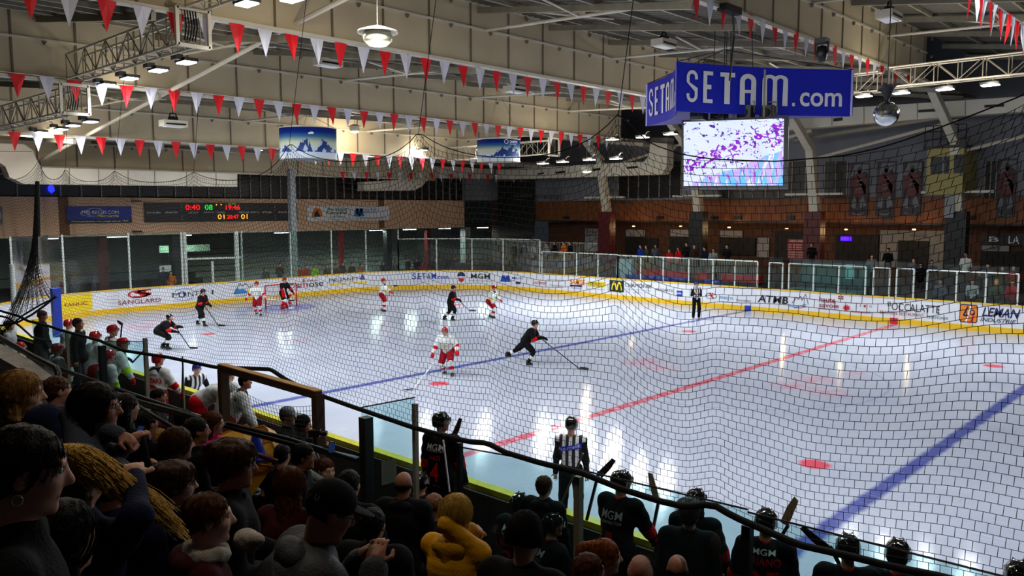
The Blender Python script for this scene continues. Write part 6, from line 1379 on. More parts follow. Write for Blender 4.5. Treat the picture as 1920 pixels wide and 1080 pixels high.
def helmet(root, po, m, vox, visor=True, cage=False):
    H, Rh = po.head, po.hR_; c = lambda p: H+Rh@np.array(p, float); E = lambda p, r, **k: ell(c(p), r, Rh, **k)
    P = [E((0, -0.012, 0.048), (0.098, 0.122, 0.092)), E((0, -0.06, 0.0), (0.09, 0.072, 0.075)), E((0, 0.07, -0.10), (0.14, 0.11, 0.115), k=0.02, cut=True), E((0, 0, -0.12), (0.16, 0.2, 0.07), k=0.02, cut=True)]
    P += [cap(c((s*0.035, -0.09, 0.11)), c((s*0.035, 0.06, 0.128)), 0.012, 0.010, 0.012) for s in (-1, 1)]
    P += [E((s*0.092, -0.012, 0.0), (0.014, 0.035, 0.045), k=0.015) for s in (-1, 1)]
    h = blob('helmet', P, vox, m, root)
    mb = MB()
    for s in (-1, 1): mb.tube([c((s*0.088, 0.0, -0.03)), c((s*0.062, 0.03, -0.09)), c((0, 0.06, -0.118))], 0.004, 5)
    mb.build('chin_strap', M['black'], h)
    if visor:
        mb = MB(); V = []; n = 12
        for i in range(n+1):
            a = math.pi*(0.06+0.88*i/n); x, y = 0.1*math.cos(a), 0.035+0.095*math.sin(a); V += [c((x, y, 0.055)), c((x*0.98, y+0.004, -0.01))]
        mb.add(V, [(2*i, 2*i+1, 2*i+3, 2*i+2) for i in range(n)]).build('visor', VIS, h)
    if cage:
        A = []; B = []
        for j in range(7):
            z = 0.04-0.022*j; pts = [c((0.085*math.cos(a), 0.045+0.085*math.sin(a), z)) for a in np.linspace(0.1, math.pi-0.1, 9)]; A += pts[:-1]; B += pts[1:]
        for a in np.linspace(0.3, math.pi-0.3, 7): A.append(c((0.085*math.cos(a), 0.045+0.085*math.sin(a), 0.045))); B.append(c((0.06*math.cos(a), 0.04+0.075*math.sin(a), -0.11)))
        segs_mesh('cage', A, B, 0.003, M['alu'], h)
    return h
def hockey(root, po, k, vox):
    """jersey, padded trousers, socks, skates, gloves; k holds the kit's materials"""
    J = [k['jersey'], k['yoke'], k['band']]
    P = [cap(po.pel+po.sp*0.10, po.chest, 0.165, 0.165, 0.06, 0), cap(po.pel+po.sp*0.02, po.pel+po.sp*0.08, 0.175, 0.17, 0.04, k.get('hem', 0)), cap(po.chest-po.ax*0.06, po.chest+po.ax*0.06, 0.145, None, 0.06, 0), cap(po.shL-po.sp*0.01, po.shR-po.sp*0.01, 0.088, None, 0.06, 1), cap(po.neck-po.sp*0.07, po.neck-po.sp*0.005, 0.09, 0.065, 0.04, k.get('neck', 1))]
    for sh, e, w in ((po.shL, po.elL, po.wrL), (po.shR, po.elR, po.wrR)):
        q = sh+(e-sh)*0.45; P += [cap(sh, q, 0.093, 0.085, 0.05, k.get('arm', 1)), cap(q, e, 0.085, 0.074, 0.04, 0), cap(e, e+(w-e)*0.35, 0.076, 0.07, 0.03, 2), cap(e+(w-e)*0.35, e+(w-e)*0.9, 0.068, 0.058, 0.03, 0)]
    j = blob('jersey', P, vox, J, root, folds(0.008, int(abs(po.pel[2])*1000) % 97)); j['prims'] = 0
    JP = P
    P = [cap(po.pel-po.ax*0.06, po.pel+po.ax*0.06, 0.155, None, 0.05)]
    for h, kn in ((po.hipL, po.knL), (po.hipR, po.knR)): P += [cap(h, h+(kn-h)*0.85, 0.13, 0.105, 0.04)]
    blob('hockey_pants', P, vox, k['pants'], root, folds(0.006, 5))
    for kn, a in ((po.knL, po.anL), (po.knR, po.anR)):
        blob('sock', [cap(kn-(kn-a)*0.02, kn+(a-kn)*0.35, 0.078, 0.072, 0.03, 0), cap(kn+(a-kn)*0.35, kn+(a-kn)*0.55, 0.073, 0.07, 0.02, 1), cap(kn+(a-kn)*0.55, kn+(a-kn)*0.88, 0.07, 0.055, 0.02, 0)], vox, [k['sock'], k['sband']], root)
        d = a-kn; fwd = np.array([0, 1.0, 0]) if not k.get('toe') is not None else k['toe']
        sk = blob('skate', [cap(a+(0, -0.005, 0.07), a+(0, -0.02, -0.02), 0.05, 0.044, 0.02), cap(a+(0, -0.03, -0.03), a+fwd*0.13+(0, 0, -0.035), 0.042, 0.035, 0.03), cap(a+(0, 0.04, 0.03), a+fwd*0.08, 0.035, 0.03, 0.03)], vox*0.9, k['skate'], root)
        MB().prism([a+(-0.004, -0.10, -0.085), a+(-0.004, 0.19, -0.085), a+(-0.004, 0.21, -0.065), a+(-0.004, 0.13, -0.055), a+(-0.004, -0.07, -0.055)], (0.008, 0, 0)).build('blade', M['alu'], sk)
    for e, w, s in ((po.elL, po.wrL, -1), (po.elR, po.wrR, 1)):
        f = (w-e)/max(np.linalg.norm(w-e), 1e-6); up = np.array([0, 0.3, 1.0]); up -= f*(up@f); up /= np.linalg.norm(up); sd = np.cross(f, up)
        G = [cap(w-f*0.07, w, 0.062, 0.05, 0.02, 1), ell(w+f*0.05, (0.055, 0.06, 0.04), np.stack([sd, f, up], 1), 0.02, 0)]
        for o in (-0.039, -0.013, 0.013, 0.039): b = w+f*0.085+sd*o; c = b+f*0.035-up*0.015; G += [cap(b, c, 0.019, 0.018, 0.006, 0), cap(c, c-up*0.045-f*0.01, 0.018, 0.015, 0.006, 0)]
        G += [cap(w+f*0.03+sd*s*-0.05, w+f*0.08+sd*s*-0.068-up*0.02, 0.021, 0.018, 0.01, 0)]
        if k.get('bare'): continue
        blob('glove', G, vox, [k['glove'], k['gcuff']], root)
    return JP
def lay(pts, prims, n, off):
    """moves points along -n until they rest just off the cloth"""
    t = np.zeros(len(pts))
    for it in range(30):
        q = pts-np.outer(t, n); d = np.min([prim_d(p, q) for p in prims if p[0] != 'x'], 0); t = t+np.clip(d-off, -0.01, 0.2)
    bad = (d > off+0.02) | (t > 0.9)
    if bad.any() and not bad.all(): t[bad] = np.max(t[~bad])
    elif bad.all(): t[:] = 0.36
    return pts-np.outer(t, n)
def back_print(parent, po, prims, items, fwd=-1.0, cen=0.0):
    """lettering laid on the cloth: items (text, width, height, up from pelvis, ink, bold); follows the surface"""
    n = po.fw*fwd
    for txt, wd, ht, up, mt, bold in items:
        u, f, _ = text_tris(txt, bold)
        # even out big triangles
        c0 = po.pel+po.sp*up; right = -po.ax*(-fwd) if fwd > 0 else po.ax
        pts = c0+np.outer((u[:, 0]-0.5)*wd, right)+np.outer((u[:, 1]-0.5)*ht, po.sp)+n*0.5+po.ax*cen
        pts = lay(pts, prims, n, 0.030)
        mb = MB(); mb.add(pts, f); mb.build('lettering', mt, parent)
def stick(root_loc, hz, a, b, lab, blade_dir=(1, 0, 0), col='black', blade_col='black', L=None):
    """hockey stick from butt end a to heel b with a blade, world coordinates"""
    a = np.array(a, float); b = np.array(b, float); r_ = empty('hockey_stick', a); tag(r_, lab, 'hockey stick'); d = (b-a)/np.linalg.norm(b-a)
    MB().bar((0, 0, 0), b-a, 0.022, 0.03).build('shaft', M[col] if isinstance(col, str) else col, r_)
    bd = np.array(blade_dir, float); bd /= np.linalg.norm(bd); P = b-a; up = np.cross(bd, np.cross(d, bd)); up = -up/max(np.linalg.norm(up), 1e-6)*1.0
    if up@d > 0: up = -up
    pts = [P-bd*0.015, P+bd*0.02+d*0.02*0, P+bd*0.27+up*-0.0, P+bd*0.29+up*0.05, P+bd*0.16+up*0.075, P-bd*0.015+up*0.08]; side = np.cross(bd, d); side /= max(np.linalg.norm(side), 1e-6)
    MB().prism(pts, side*0.012).build('blade', M[blade_col] if isinstance(blade_col, str) else blade_col, r_); return r_
# ================================================================ PEOPLE
CL = {}
def cloth(n, rgb, rough=0.8, **k):
    if n not in CL: CL[n] = mat('cloth_'+n, rgb, rough, var=0.12, scale=12, bump=0.3, bscale=k.pop('bscale', 90), spec=0.12, **k)
    return CL[n]
BK = cloth('black', (14, 14, 18)); NV = cloth('navy', (18, 26, 56)); GY = cloth('grey', (78, 84, 98)); PUF = cloth('grey_puffer', (62, 64, 70), 0.5); YEL = cloth('yellow_puffer', (252, 178, 22), 0.5)
PINK = cloth('pink', (240, 24, 130)); WINE = cloth('wine', (70, 16, 26)); CREAM = cloth('cream', (196, 188, 176)); BRN = cloth('brown', (60, 42, 32)); WHT_ = cloth('white', (222, 226, 224)); RED_ = cloth('red', (206, 16, 30)); DRED = cloth('dark_red', (150, 14, 30)); BLU_ = cloth('blue', (24, 60, 170)); HV = cloth('hi_vis', (180, 230, 30)); ORG_ = cloth('orange', (220, 110, 30)); GRN_ = cloth('olive', (60, 70, 50)); LGY = cloth('light_grey', (150, 156, 158))
HEL_B = mat('helmet_black', (12, 12, 14), 0.12, coat=0.6); HEL_R = mat('helmet_red', (176, 10, 22), 0.15, coat=0.6); HEL_U = mat('helmet_blue', (20, 36, 130), 0.2, coat=0.5)
SKB = mat('skate_black', (16, 16, 18), 0.35)
def stripes():
    m = bpy.data.materials.new('official_stripes'); m.use_nodes = True; nt = m.node_tree; b = nt.nodes['Principled BSDF']; b.inputs['Roughness'].default_value = 0.7
    tc = nn(nt, 'ShaderNodeTexCoord'); sx = nn(nt, 'ShaderNodeSeparateXYZ'); nt.links.new(tc.outputs['Object'], sx.inputs[0])
    k = math_(nt, 'GREATER_THAN', math_(nt, 'SINE', math_(nt, 'MULTIPLY_ADD', sx.outputs[0], 62.0, 1.57)), 0.0); nt.links.new(mix_(nt, k, lin((16, 16, 20)), lin((226, 226, 230))), b.inputs['Base Color']); return m
STR = stripes()
KB = dict(neck=2, jersey=cloth('kit_black', (11, 11, 15)), yoke=cloth('kit_black', (11, 11, 15)), band=cloth('kit_red', (222, 16, 30)), pants=cloth('kit_black', (11, 11, 15)), sock=cloth('kit_black', (11, 11, 15)), sband=WHT_, skate=SKB, glove=cloth('kit_black', (11, 11, 15)), gcuff=cloth('kit_black', (11, 11, 15)))
KW = dict(arm=0, jersey=WHT_, yoke=NV, band=cloth('kit_yellow', (222, 206, 70)), pants=DRED, sock=WHT_, sband=RED_, skate=SKB, glove=RED_, gcuff=RED_)
KW2 = dict(KW, yoke=WHT_, band=RED_); KBr = dict(KB, band=KB['band'])
def place(lab, head=None, feet=None, h=0, floor=0.0, cat='person', grp=None, name='person', **pk):
    """root empty; either the head's point in the hall or the point between the feet is given"""
    a = R(h)
    if head is not None:
        head = np.array(head, float); pz = pk.pop('pel', (0, 0, 0)); p0 = Pose(pel=(pz[0], pz[1], 0.9), **pk); off = p0.head[2]-0.9; z = head[2]-floor-off
        z = max(z, 0.32); po = Pose(pel=(pz[0], pz[1], z), **pk); loc = head-rotz(a)@po.head
    else: loc = np.array([feet[0], feet[1], floor]); po = Pose(**pk)
    r_ = empty(name, loc, a); tag(r_, lab, cat, grp); return r_, po
def relhand(po_kw, dx, dy, dz): pass
# ---------------------------------------------------------------- spectators near the camera
def spect(px, py, hp, h, lab, hair=('short', 'dark'), jm=BK, skin='a', hatk=None, hands='knee', strands=0, vox=None, gl=False, hr=0.255, **o):
    D = FPX*hr/hp; H = dep(px, py, D); k = max(0, min(8, int((ROW0-H[1])/DY))); fl_ = row_z(k)
    fl_ = min(fl_, H[2]-1.12)
    pk = dict(lean=o.pop('lean', 12), hp=o.pop('nod', 5), hy=o.pop('hy', 0), tw=o.pop('tw', 0))
    p0 = Pose(pel=(0, 0, 0.9), **pk); z = H[2]-fl_-(p0.head[2]-0.9)
    hd = p0.head-np.array([0, 0, 0.9])+np.array([0, 0, z]); kz = z
    if hands == 'knee': pk.update(hL=(-0.13, 0.36, kz+0.12), hR=(0.13, 0.36, kz+0.12))
    if hands == 'chin': pk.update(hL=(0.0, hd[1]+0.13, hd[2]-0.2), hR=(0.05, hd[1]+0.10, hd[2]-0.13))
    if hands == 'face': pk.update(hL=(-0.13, 0.36, kz+0.1), hR=(0.11, hd[1]+0.09, hd[2]-0.06))
    if hands == 'up': pk.update(hL=(-0.13, 0.3, kz+0.2), hR=(0.22, hd[1]+0.0, hd[2]+0.0))
    if hands == 'phone': pk.update(hL=(-0.06, 0.42, kz+0.36), hR=(0.08, 0.44, kz+0.38))
    r_, po = place(lab, head=H, h=h, floor=fl_, aL=(-0.14, 0.48, 0.1), aR=(0.14, 0.48, 0.1), **pk)
    vox = vox or (0.0075 if hp > 70 else 0.010 if hp > 44 else 0.014)
    body(r_, po, skin, vox, curl=0.9 if hands in ('chin', 'knee') else 0.5, legs=False)
    if hp > 40: eyes(r_, po)
    o.setdefault('jm', jm); o['jm'] = jm; o['legs'] = o.get('legs', 1)
    civil(r_, po, o, max(vox, 0.010))
    if hair: hair_obj(r_, po, hair[0], hair[1], vox, strands, int(px))
    if hatk: hat(r_, po, hatk[0], hatk[1], vox)
    if gl: glasses(r_, po)
    return r_, po
SP = spect
r1, p1 = SP(48, 884, 178, -20, 'large dark-haired woman at the left edge with a round earring, nearest of all spectators', ('bun', 'dark'), BK, 'a', None, 'knee', 900, nod=12)
c = p1.head+p1.hR_@np.array([0.08, -0.005, -0.055]); MB().tube([c+p1.hR_@np.array([0, 0.012*math.cos(a), 0.014*math.sin(a)]) for a in np.linspace(0, 6.28, 15)], 0.0025, 6).build('earring', M['alu'], r1)
n = p1.neck; MB().tube([n+(0.04, -0.1, -0.0), n+(0.12, -0.08, -0.12), n+(0.2, 0.02, -0.3)], 0.006, 5).build('lanyard', cloth('hi_vis', (180, 230, 30)), r1)
SP(152, 893, 122, 38, 'blond person with long hair swept to the right by a raised hand, lower left', ('swept', 'bright'), NV, 'a', None, 'up', 1100)
SP(42, 738, 88, -30, 'blond woman with bobbed hair in profile at the left edge', ('bob', 'blond'), BK, 'c', None, 'knee', 700)
SP(182, 765, 96, -34, 'dark-haired person in a grey top resting the chin on clasped hands', ('bob', 'dark'), GY, 'b', None, 'chin', 500, gl=True)
SP(108, 733, 58, 0, 'dark-haired person half hidden between the blond woman and the chin resting person', ('short', 'brown'), BRN, 'a')
SP(90, 812, 92, 20, 'person in a navy knitted hat seen from behind at the left', None, NV, 'a', ('beanie', NV))
SP(237, 765, 56, 10, 'person with long dark hair before the hand rail, right of the chin resting person', ('long', 'dark'), BK, 'a')
SP(276, 795, 50, 15, 'person with short black hair behind the blond bob, holding a phone', ('short', 'black'), BK, 'b', None, 'phone')
SP(298, 826, 48, 10, 'fair-haired person with hair lit from the ice, left of the brown bob', ('short', 'blond'), NV, 'c')
SP(334, 833, 66, -8, 'brown-haired person with a neat bob and navy jacket', ('bob', 'brown'), NV, 'a', None, 'knee', 400)
SP(370, 808, 54, -15, 'dark-haired person just left of the pink jacket', ('short', 'dark'), BK, 'b')
SP(344, 786, 40, 10, 'small dark-haired spectator above the brown bob', ('short', 'black'), BK, 'a')
SP(400, 794, 46, -38, 'woman in a bright pink jacket left of the yellow crates', ('bob', 'auburn'), PINK, 'c', None, 'knee', 300, puff=0.07, hood=1)
SP(330, 908, 84, -22, 'boy with wavy brown hair and glasses below the brown bob', ('curly', 'brown'), NV, 'c', None, 'knee', 500, gl=True)
SP(438, 872, 94, -34, 'man with thick brown hair, glasses and a broad black coat', ('curly', 'brown'), BK, 'b', None, 'knee', 700, gl=True, thick=0.02, collar=BK)
SP(392, 972, 104, -24, 'girl with tied-back light brown hair and a cream scarf, bottom left of centre', ('fringe', 'auburn'), WINE, 'c', None, 'knee', 700, scarf=CREAM, hood=1)
r2, p2 = SP(618, 960, 118, -20, 'man in a black cap and grey quilted jacket looking down, glasses on', ('fringe', 'dark'), PUF, 'b', ('cap', BK), 'phone', 0, gl=True, nod=26, lean=26, puff=0.085, hood=1, thick=0.03)
c = p2.head+p2.hR_@np.array([0.055, -0.095, 0.045]); f = plane_fn(c, c+p2.hR_@np.array([0.02, 0.012, 0]), c+p2.hR_@np.array([0, 0, 0.022]), p2.hR_@np.array([0.006, -0.012, 0])); mb = MB(); text_on(mb, 'U', f, I('gryi'), 0.02); mb.build('cap_mark', INKM, r2)
SP(546, 908, 68, 30, 'person with long straight dark hair and a dark red top, seen from behind', ('long', 'auburn'), WINE, 'a', None, 'knee', 600)
SP(530, 853, 44, 30, 'person with short dark hair left of the man with glasses by the rail', ('short', 'dark'), BK, 'a')
SP(570, 856, 52, -38, 'man with short dark hair and thin glasses in profile below the camera people', ('short', 'black'), BK, 'b', None, 'knee', 200, gl=True)
r3, p3 = SP(612, 882, 46, -95, 'smiling young woman with tied hair facing right, grey hood', ('bun', 'auburn'), LGY, 'c', None, 'face', 200, hood=1)
SP(655, 910, 62, 30, 'person with black hair and a black coat right of the smiling woman', ('short', 'black'), BK, 'a', None, 'knee', 0, thick=0.03, hood=1)
SP(757, 908, 52, 32, 'balding man in a black hooded coat left of the player numbered four', ('bald', 'dark'), BK, 'b', None, 'knee', 0, thick=0.03, hood=1)
SP(815, 948, 50, 12, 'person with cropped reddish hair beside the blond woman in yellow', ('fringe', 'shaved'), BK, 'b')
r4, p4 = SP(857, 962, 74, 18, 'blond woman in a mustard yellow quilted jacket with a hood', ('bob', 'bright'), YEL, 'c', None, 'chin', 1100, puff=0.05, hood=1, lean=8)
SP(985, 1008, 88, 15, 'person in a black beanie and black jacket right of the yellow jacket', None, BK, 'a', ('beanie', BK), 'knee', 0, thick=0.02)
SP(1136, 1044, 70, -42, 'red-haired person with a ponytail at the bottom edge', ('pony', 'red'), BK, 'c', None, 'knee', 600)
SP(1104, 1072, 74, -20, 'dark-haired person overlapping the red ponytail at the bottom edge', ('short', 'auburn'), BK, 'b', None, 'knee', 300)
SP(1201, 1074, 56, 25, 'person in a pale pink knitted hat at the bottom edge', None, BK, 'a', ('beanie', cloth('pink_knit', (206, 140, 122))))
SP(1270, 1068, 62, 30, 'bald person at the bottom edge right of the pink hat', ('bald', 'dark'), BK, 'b')
SP(500, 902, 44, 30, 'dark-haired person between the black coat and the long-haired one', ('short', 'black'), BK, 'a')
SP(215, 905, 100, 25, 'person in a dark jacket sunk in shadow below the swept blond hair', ('short', 'black'), NV, 'a', None, 'knee', 0, thick=0.03)
SP(120, 1010, 150, 20, 'shadowed person with dark hair in the bottom left corner', ('long', 'black'), BK, 'a', None, 'knee', 500, thick=0.02)
SP(700, 985, 70, 30, 'person in a black coat with a dark hood in the shadow below the balding man', ('short', 'black'), BK, 'a', None, 'knee', 0, thick=0.04, hood=1)
# white knitted hat in someone's lap
p = dep(462, 1012, 3.3); o = blob('knitted_hat', [ell((0, 0, 0), (0.06, 0.05, 0.045)), cap((0.03, 0, 0), (0.075, 0.0, 0.02), 0.04, 0.03), ell((0.095, 0, 0.025), (0.026, 0.026, 0.026), k=0.01)], 0.006, [CREAM], None, dirty(0.004, 70, 2)); o.location = p; tag(o, 'cream knitted hat with a bobble held beside the girl with the scarf', 'hat')
def phone(p, lab, rot=0.3):
    o = MB().box((0, 0, 0), (0.06, 0.009, 0.11), rot=rotz(rot)@rotx(-0.5)).box(tuple(rotz(rot)@rotx(-0.5)@np.array([0, -0.006, 0])), (0.052, 0.002, 0.096), m=1, rot=rotz(rot)@rotx(-0.5)).build('mobile_phone', [M['black'], emis('phone_glow', (50, 80, 150), 0.12)]); o.location = p; tag(o, lab, 'phone')
phone(dep(262, 812, 5.6), 'mobile phone with a blue screen held before the left spectators'); phone(dep(622, 839, 7.9), 'small mobile phone held up by the thick black post', 0.8)
# people between stands and benches
SPB = dict(vox=0.012)
SP(540, 780, 36, -52, 'person in a grey patterned cap standing by the wooden frame', ('short', 'dark'), BK, 'a', ('cap', LGY), 'phone', 0, **SPB)
r5, p5 = SP(569, 797, 35, -44, 'person in a black hat holding a camera beside the grey cap', ('short', 'black'), BK, 'b', ('beanie', BK), 'phone', 0, **SPB)
p = dep(590, 812, 9.6); r_ = empty('video_camera', p); tag(r_, 'black camera on a small rig held by the person in the black hat', 'camera'); MB().box((0, 0, 0), (0.09, 0.13, 0.08), rz=-0.8).build('camera_body', M['black'], r_); MB().tube([(0.03, 0.03, 0), (0.11, 0.10, 0)], 0.03, 12).build('lens', M['dark_steel'], r_); MB().tube([(0, 0, 0), (0, 0, -0.2), (0.08, 0, -0.3)], 0.015, 6).build('handle', M['black'], r_)
SP(298, 745, 35, -38, 'dark-haired man seated low behind the player numbered twelve', ('short', 'dark'), BK, 'b', None, 'knee', 0, **SPB)

# ---------------------------------------------------------------- players and officials
def kitman(lab, kit, vox=0.016, hel=HEL_B, skin='a', prints=(), cage=False, hair=None, **kw):
    r_, po = place(lab, **kw); body(r_, po, skin, vox, hands=bool(kit.get('bare')), legs=False); JP = hockey(r_, po, kit, vox)
    if hel is not None: helmet(r_, po, hel, min(vox, 0.012), cage=cage)
    if hair: hair_obj(r_, po, hair[0], hair[1], 0.012, 0, 3)
    j = [c for c in r_.children if c.name.startswith('jersey')][0]
    for side, items in prints: back_print(j, po, JP, items, side)
    return r_, po
def wpt(r_, p): return np.array(r_.location)+rotz(r_.rotation_euler[2])@np.array(p)
FLB = 0.42
IR = cloth('ink_red', (220, 20, 36)); IW = cloth('ink_white', (226, 226, 230)); IN = cloth('ink_navy', (26, 34, 90))
def bench(px, py, Y, **kw):
    kw.setdefault('floor', FLB); return kitman(head=onY(px, py, Y), vox=kw.pop('vox', 0.014), **kw)
KH = dict(kit=KB, hel=HEL_B)
bench(828, 792, -15.7, lab='black-shirted player with a red number four standing with his back to the stands', h=20, hy=-50, lean=3, hL=(-0.3, 0.1, 0.85), hR=(0.26, 0.25, 0.95), prints=[(-1, [('MGM', 0.26, 0.08, 0.39, IW, 0.02), ('CONSTRUCTEUR', 0.27, 0.025, 0.34, IW, 0.0), ('HAZI', 0.15, 0.055, 0.25, IR, 0.03), ('4', 0.13, 0.26, 0.06, IR, 0.03), ('ER', 0.11, 0.06, -0.15, IW, 0.02)])], **KH)
bench(790, 905, -16.3, lab='black-helmeted player sitting left of the number four, only his head showing', h=30, lean=15, aL=(-0.15, 0.4, 0.1), aR=(0.15, 0.4, 0.1), hL=(-0.1, 0.4, 0.6), hR=(0.1, 0.4, 0.6), **KH)
bench(974, 946, -16.2, lab='seated black-helmeted player with a red number three, right of the yellow jacket', h=12, lean=14, aL=(-0.15, 0.4, 0.1), aR=(0.15, 0.4, 0.1), hL=(-0.2, 0.35, 0.7), hR=(0.1, 0.4, 0.7), prints=[(-1, [('MGM', 0.22, 0.07, 0.42, IW, 0.02), ('CONSTRUCTEUR', 0.22, 0.025, 0.36, IW, 0.0), ('ROSSI', 0.22, 0.06, 0.27, IR, 0.02), ('3', 0.12, 0.2, 0.10, IR, 0.03)])], **KH)
bench(1037, 985, -16.25, lab='seated player in a shiny black helmet turned to the right beside the black beanie', h=-20, hy=-30, lean=14, aL=(-0.15, 0.4, 0.1), aR=(0.15, 0.4, 0.1), hL=(-0.1, 0.4, 0.7), hR=(0.15, 0.4, 0.7), prints=[(-1, [('MGM', 0.24, 0.08, 0.40, IW, 0.02), ('CONSTRUCTEUR', 0.24, 0.03, 0.33, IW, 0.0), ('5', 0.12, 0.2, 0.12, IR, 0.02)])], **KH)
bench(1166, 905, -15.75, lab='tall black-shirted player with red glove cuffs leaning on the boards', h=5, hy=-35, lean=10, hL=(-0.2, 0.3, 0.8), hR=(0.3, 0.42, 1.0), prints=[(-1, [('MGM', 0.24, 0.09, 0.36, IW, 0.02), ('CONSTRUCTEUR', 0.24, 0.03, 0.28, IW, 0.0), ('1', 0.08, 0.24, 0.06, IR, 0.02)])], **{**KH, 'kit': dict(KB, gcuff=KB['band'])})
bench(1305, 940, -15.6, lab='player with curly hair under a black helmet hidden behind the grey-haired man', h=10, lean=10, hL=(-0.3, 0.35, 0.9), hR=(0.3, 0.35, 0.9), hair=('bob', 'brown'), **KH)
bench(1436, 980, -15.9, lab='black-shirted player with a red number twenty five seen from behind', h=22, lean=8, hL=(-0.35, 0.2, 0.8), hR=(0.3, 0.3, 0.85), prints=[(-1, [('MGM', 0.2, 0.05, 0.45, IW, 0.02), ('PRIANO', 0.30, 0.07, 0.37, IR, 0.03), ('25', 0.30, 0.22, 0.18, IR, 0.04), ('ELLIER', 0.28, 0.06, 0.0, IW, 0.02)])], **KH)
bench(1590, 1030, -15.9, lab='black-shirted player at the bottom right with his stick blade raised to the left', h=25, lean=8, hL=(-0.3, 0.3, 0.9), hR=(0.3, 0.3, 0.9), prints=[(-1, [('MGM', 0.24, 0.08, 0.42, IW, 0.02), ('CONSTRUCTEUR', 0.26, 0.03, 0.36, IW, 0.0), ('MOULA', 0.26, 0.08, 0.26, IR, 0.03)])], **KH)
bench(1683, 1040, -15.7, lab='black-helmeted player second from the lower right corner', h=15, lean=8, hL=(-0.3, 0.3, 0.9), hR=(0.3, 0.3, 0.9), prints=[(-1, [('MGM', 0.24, 0.08, 0.40, IW, 0.02), ('CONSTRUCTEUR', 0.26, 0.03, 0.34, IW, 0.0)])], **KH)
bench(1908, 1082, -15.4, lab='player whose dark helmet just shows in the lower right corner', h=15, lean=8, hL=(-0.3, 0.3, 0.9), hR=(0.3, 0.3, 0.9), **KH)
def staff(px, py, Y, lab, hair, jm, h=10, skin='a', **o):
    pk = {k: o.pop(k) for k in ('lean', 'hL', 'hR', 'hy', 'hp') if k in o}; pk.setdefault('lean', 5)
    r_, po = place(lab, head=onY(px, py, Y), h=h, floor=FLB, **pk); body(r_, po, skin, 0.011, legs=False); o['jm'] = jm; civil(r_, po, o, 0.014)
    if hair: hair_obj(r_, po, hair[0], hair[1], 0.010, 250, int(px))
    return r_, po
staff(1021, 912, -16.1, 'man with thick brown hair in a black hooded top left of the striped official', ('short', 'brown'), BK, 10, hood=1, thick=0.02)
staff(1293, 962, -16.75, 'grey-blond man in a black top standing behind the curly-haired player', ('curly', 'grey'), BK, 20, thick=0.02)
# sticks of the home bench
def st_px(a, Ya, b, Yb, lab, bl, col='black', bc='black', L=0): 
    A_ = onY(*a, Ya); B_2 = onY(*b, Yb); stick(A_, None, A_, B_2, lab, bl, col, bc)
rt = _r0
def s2(top_, low, Y, lab, bladepx, col='black', bc='black'):
    """stick held blade up: heel at the upper picture point"""
    H_ = onY(*top_, Y); Bt = onY(*low, Y); T_ = onY(*bladepx, Y); stick(None, None, Bt, H_, lab, (T_-H_), col, bc)
tape = mat('tape_pale', (176, 164, 130), 0.6)
s2((849, 812), (862, 905), -15.55, 'black curved stick blade raised beside the player numbered four', (861, 785))
s2((1236, 935), (1222, 1005), -15.5, 'stick with a taped pale blade raised in front of the tall player', (1224, 893), 'black', tape)
s2((1478, 985), (1450, 1030), -15.6, 'stick with a taped tip right of the player numbered twenty five', (1485, 968), 'black', tape)
s2((1556, 1024), (1575, 1060), -15.7, 'black rounded stick blade left of the player at the bottom right', (1533, 1006))
s2((1123, 884), (1100, 975), -15.5, 'black stick leaning on the boards right of the striped official', (1126, 881)); 
def pole(a, b, Y, lab, m='black', r=0.012):
    A_ = onY(*a, Y); B_2 = onY(*b, Y); o = MB().tube([(0, 0, 0), B_2-A_], r, 6).build('hockey_stick', M[m]); o.location = A_; tag(o, lab, 'hockey stick')
pole((1093, 850), (1046, 960), -15.75, 'pale stick shaft crossing the striped official'.replace('pale', 'grey'), 'dull_steel'); pole((831, 825), (843, 922), -15.95, 'white stick shaft with a yellow end on the back of number four', 'wht')
pole((343, 674), (340, 775), NY+0.02, 'black stick shaft upright right of the player numbered twelve')
# visiting bench
W12 = dict(kit=KW2, hel=HEL_R)
bench(297, 675, -15.9, lab='white-shirted player with a red number twelve and red helmet at the near boards', h=18, hy=-15, lean=6, hL=(-0.3, 0.25, 0.85), hR=(0.32, 0.35, 0.95), prints=[(-1, [('Vaujany', 0.27, 0.07, 0.40, IN, 0.02), ('TARTARI', 0.38, 0.10, 0.29, IR, 0.05), ('12', 0.32, 0.25, 0.08, IR, 0.08)])], **{**W12, 'kit': dict(KW2, yoke=NV)})
bench(212, 620, -15.7, lab='white-shirted player with a red helmet beside the raised stick, visiting bench', h=-5, hy=-30, lean=16, hL=(-0.2, 0.35, 0.8), hR=(0.3, 0.35, 0.85), **{**W12, 'kit': KW})
bench(231, 645, -16.1, lab='red-helmeted player with light green sleeves leaning over the boards, visiting bench', h=-25, hy=-20, lean=30, hL=(-0.2, 0.5, 0.9), hR=(0.2, 0.6, 0.85), **{**W12, 'kit': dict(KW, band=HV)})
bench(179, 632, -16.1, lab='red-helmeted player behind the suited man, visiting bench', h=10, lean=10, hL=(-0.2, 0.3, 0.7), hR=(0.2, 0.3, 0.7), **W12)
bench(129, 608, -15.2, lab='red-helmeted player left of the blue pad, visiting bench', h=10, lean=10, **W12)
bench(205, 668, -16.6, lab='seated red-helmeted player below the raised stick with yellow trim', h=0, lean=20, aL=(-0.15, 0.4, 0.1), aR=(0.15, 0.4, 0.1), hL=(-0.2, 0.4, 0.5), hR=(0.2, 0.4, 0.5), **{**W12, 'kit': dict(KW, band=HV)})
